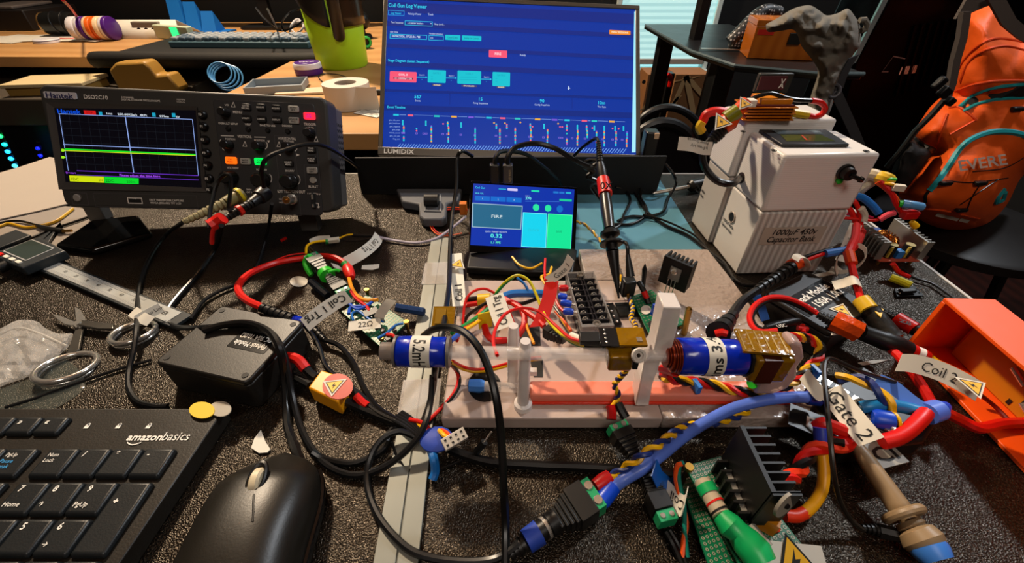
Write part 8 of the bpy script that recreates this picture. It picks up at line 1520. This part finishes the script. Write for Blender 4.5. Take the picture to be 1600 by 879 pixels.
l.tube([(1226, 468, .036), (1250, 476, .036), (1278, 490, .036)], .0016, RED, 'red_wire'); l.boot((1278, 490, .036), (1304, 504, .034), .003, .0048, BLK, ribs=5); l.tube([(1302, 500, .034), (1320, 508, .034), (1340, 518, .032)], .0082, mat('amber_red_wrap', '#c8440c', .2, var=.3, varscale=120, bump=(140, .6, .002)), 'amber_wrap', n=8); MB(PAPER).prism([tuple(l.L((x, y, .027))[:2]) for x, y in ((1300, 508), (1322, 516), (1318, 522), (1298, 524))], l.L((1300, 508, .027)).z, l.L((1300, 508, .027)).z+.0006).build('white_tab', l.t)
l.rod((1341, 517, .031), (1346, 519, .031), [(0, .0056), (1, .0056)], STEEL, 'metal_ring'); l.rod((1346, 519, .031), (1420, 546, .024), [(0, .0058), (.4, .0064), (.45, .0070), (.8, .0070), (.85, .0062), (1, .0058)], BLK, 'black_barrel', n=18); l.rod((1420, 546, .024), (1428, 549, .023), [(0, .0052), (1, .005)], RED, 'red_band'); l.rod((1428, 549, .023), (1440, 554, .022), [(0, .0048), (1, .0048)], WHT, 'white_band'); l.rod((1440, 554, .022), (1448, 558, .021), [(0, .0048), (1, .0044)], RED, 'red_band'); l.rod((1448, 558, .021), (1468, 572, .019), [(0, .0036), (.8, .0034), (1, .002)], YEL, 'yellow_tip')
l = Lead('barrel_lead', 'shorter black lead with red lettered band lying behind the long barrel lead', 'cable', 1395, 498, .012); l.boot((1380, 486, .014), (1402, 498, .012), .0026, .0042, BLK, ribs=4); l.rod((1400, 497, .012), (1428, 514, .012), [(0, .0058), (1, .0058)], mat('red_tape', '#d01808', .4), 'red_band'); b = MB(INK, frame(l.L((1414, 503, .0185)), (1, -.7, 0), (.7, 1, 0))); b.text('Z8', 0, -.002, h=.005, al='c', bold=True); b.build('lettering', l.t, smooth=0); l.rod((1428, 514, .012), (1446, 526, .011), [(0, .0048), (1, .0044)], BLK, 'black_barrel')
l = Lead('red_black_lead', 'red and black wire pair looping round between the capacitor bank and the right blue coil', 'wire', 1272, 486, .036)
l.tube([(1276, 488, .036), (1252, 474, .040), (1226, 465, .044), (1200, 465, .046), (1180, 476, .046), (1171, 494, .046), (1176, 510, .046), (1190, 518, .048), (1214, 516, .05)], .0019, RED, 'red_wire'); l.tube([(1270, 490, .034), (1248, 478, .038), (1224, 469, .042), (1202, 469, .044), (1184, 479, .044), (1175, 495, .044), (1180, 508, .044), (1192, 515, .046)], .0017, WIREBLK, 'black_wire')
l = Lead('zip_tie', 'large white zip tie loop with its tail lying right of the capacitor bank', 'zip tie', 1330, 400, .03); ZT = mat('white_nylon', '#c8c0b0', .35)
MB(ZT).ribbon(spline([l.L(p) for p in ((1308, 428, .020), (1306, 412, .030), (1314, 394, .040), (1332, 382, .046), (1350, 388, .046), (1352, 402, .040), (1340, 416, .030), (1322, 424, .022), (1306, 424, .018))], 6), (.2, .3, 1), .004, .0012).build('strap', l.t); MB(ZT).ribbon(spline([l.L(p) for p in ((1306, 424, .018), (1290, 428, .014), (1272, 432, .010), (1256, 438, .006))], 5), (.1, 1, .1), .004, .0012).build('strap_tail', l.t); l.box((1306, 422, .018), (.007, .006, .005), .2, ZT, 'lock_head')
# --- harness behind the capacitor bank, right side
l = Lead('wire_harness', 'harness of white, yellow, red and orange sleeves hanging right of the capacitor bank', 'wire', 1350, 275, Y=.40)
l.tube([(1346, 283, Yv(.405)), (1358, 272, Yv(.40)), (1374, 276, Yv(.395))], .0058, mat('cream_sleeve', '#c8b898', .5), 'cream_sleeve', n=10); l.tube([(1340, 300, Yv(.405)), (1352, 290, Yv(.40)), (1362, 284, Yv(.40))], .005, mat('cream_sleeve', '#c8b898', .5), 'cream_sleeve', n=10); l.tube([(1372, 276, Yv(.395)), (1382, 278, Yv(.39)), (1390, 282, Yv(.39))], .006, mat('yellow_heat_shrink', '#d8b020', .4), 'yellow_sleeve', n=10); l.tube([(1380, 288, Yv(.388)), (1388, 280, Yv(.385)), (1400, 280, Yv(.385))], .0014, mat('green_zip_tie', '#28b828', .4), 'green_tie')
l.tube([(1370, 284, Yv(.39)), (1384, 294, Yv(.385)), (1398, 308, Yv(.38)), (1406, 324, Yv(.38))], .0024, ORG, 'orange_wire'); l.tube([(1376, 282, Yv(.388)), (1392, 300, Yv(.38)), (1400, 318, Yv(.376)), (1410, 334, Yv(.376))], .0024, RED, 'red_wire'); l.tube([(1382, 286, Yv(.384)), (1396, 288, Yv(.38)), (1404, 292, Yv(.38))], .0014, YEL, 'yellow_wire'); l.box((1404, 293, Yv(.378)), (.010, .005, .006), -.3, mat('cream_plug', '#c8beaa', .5), 'plug_housing')
l.tube([(1404, 318, Yv(.376)), (1410, 318, Yv(.375))], .0034, mat('green_zip_tie', '#28b828', .4), 'green_band'); l.tube([(1410, 318, Yv(.375)), (1424, 320, Yv(.372)), (1440, 323, Yv(.372))], .0040, mat('azure_pale_sleeve', '#5a94c8', .3), 'pale_blue_sleeve', n=12); l.box((1421, 335, Yv(.372)), (.015, .008, .008), .1, mat('red_ferrule', '#c01010', .35), 'red_plug', bev=.0012); l.rod((1424, 346, Yv(.37)), (1431, 354, Yv(.368)), [(0, .002), (.4, .0032), (1, .0034)], YEL, 'yellow_nozzle')
l = Lead('wire_harness', 'tangle of red wires with one blue sleeve and a pink ferrule beside the converter board', 'wire', 1330, 320, Y=.39)
l.tube([(1326, 305, Yv(.39)), (1346, 308, Yv(.39)), (1362, 320, Yv(.385)), (1373, 333, Yv(.38))], .0036, SHR, 'blue_sleeve', n=10); l.tube([(1318, 318, Yv(.385)), (1330, 330, Yv(.38)), (1338, 350, Yv(.375)), (1346, 362, Yv(.37))], .0026, RED, 'red_wire'); l.tube([(1324, 306, Yv(.388)), (1338, 318, Yv(.38)), (1344, 340, Yv(.375)), (1346, 362, Yv(.37))], .0022, RED, 'red_wire'); l.tube([(1318, 340, Yv(.38)), (1340, 342, Yv(.375)), (1362, 344, Yv(.375)), (1376, 342, Yv(.375))], .0016, RED, 'red_wire'); l.tube([(1320, 334, Yv(.38)), (1350, 336, Yv(.38)), (1364, 340, Yv(.378))], .0012, mat('magenta_wire', '#b01848', .4), 'magenta_wire'); l.tube([(1374, 343, Yv(.374)), (1386, 336, Yv(.374)), (1398, 332, Yv(.374))], .0030, mat('pink_ferrule', '#d84858', .3), 'pink_ferrule', n=10); l.tube([(1346, 325, Yv(.375)), (1351, 335, Yv(.374)), (1350, 345, Yv(.372))], .0030, mat('cream_plug', '#c8beaa', .5), 'clear_sleeve')
l.tube([(1346, 362, Yv(.37)), (1340, 376, .034), (1332, 386, .046)], .0040, mat('red_tape_wrap', '#c01810', .4), 'red_wrap', n=10)
l = Lead('cable_flag', 'cream label lettered Buck standing between the capacitor bank and the converter board', 'label', 1330, 375, .03); l.flag([(1314, 408, .010), (1324, 385, .020), (1338, 350, .034)], (1, .2, 0), .010, 'Buck', th=.005)
l = Lead('red_wire', 'red and black wires leaving the converter board along the pale desk edge', 'wire', 1395, 415, .01); l.tube([(1395, 412, .016), (1404, 424, .008), (1420, 432, .004)], .0022, RED, 'red_wire'); l.tube([(1408, 418, .012), (1424, 432, .004), (1455, 442, .003), (1480, 458, .003), (1492, 468, .003)], .0012, WIREBLK, 'black_wire')
l = Lead('blue_tape_flag', 'pale blue tape flag beside the loop of red and black wire', 'label', 1190, 475, .02); MB(mat('blue_flag_tape2', '#3060b0', .4)).ribbon([l.L(p) for p in ((1182, 462, .034), (1190, 480, .022), (1196, 500, .014))], (1, .2, .2), .007, .0006).build('tape_strip', l.t)
l = Lead('thin_plug', 'small black plug with red cross cap between the right coil and the flyback box', 'connector', 1225, 512, .03); l.rod((1196, 512, .03), (1250, 500, .03), [(0, .002), (.3, .0034), (.8, .0034), (1, .0018)], BLK, 'plug_body'); l.tube([(1246, 512, .026), (1262, 514, .026)], .002, RED, 'red_cap'); l.tube([(1254, 508, .026), (1255, 519, .026)], .0018, RED, 'red_cap'); b = MB(WHT, frame(l.L((1222, 509, .0345)), (1, .2, 0), (-.2, 1, 0))); b.text('USC', 0, -.001, h=.003, al='c'); b.build('lettering', l.t, smooth=0)
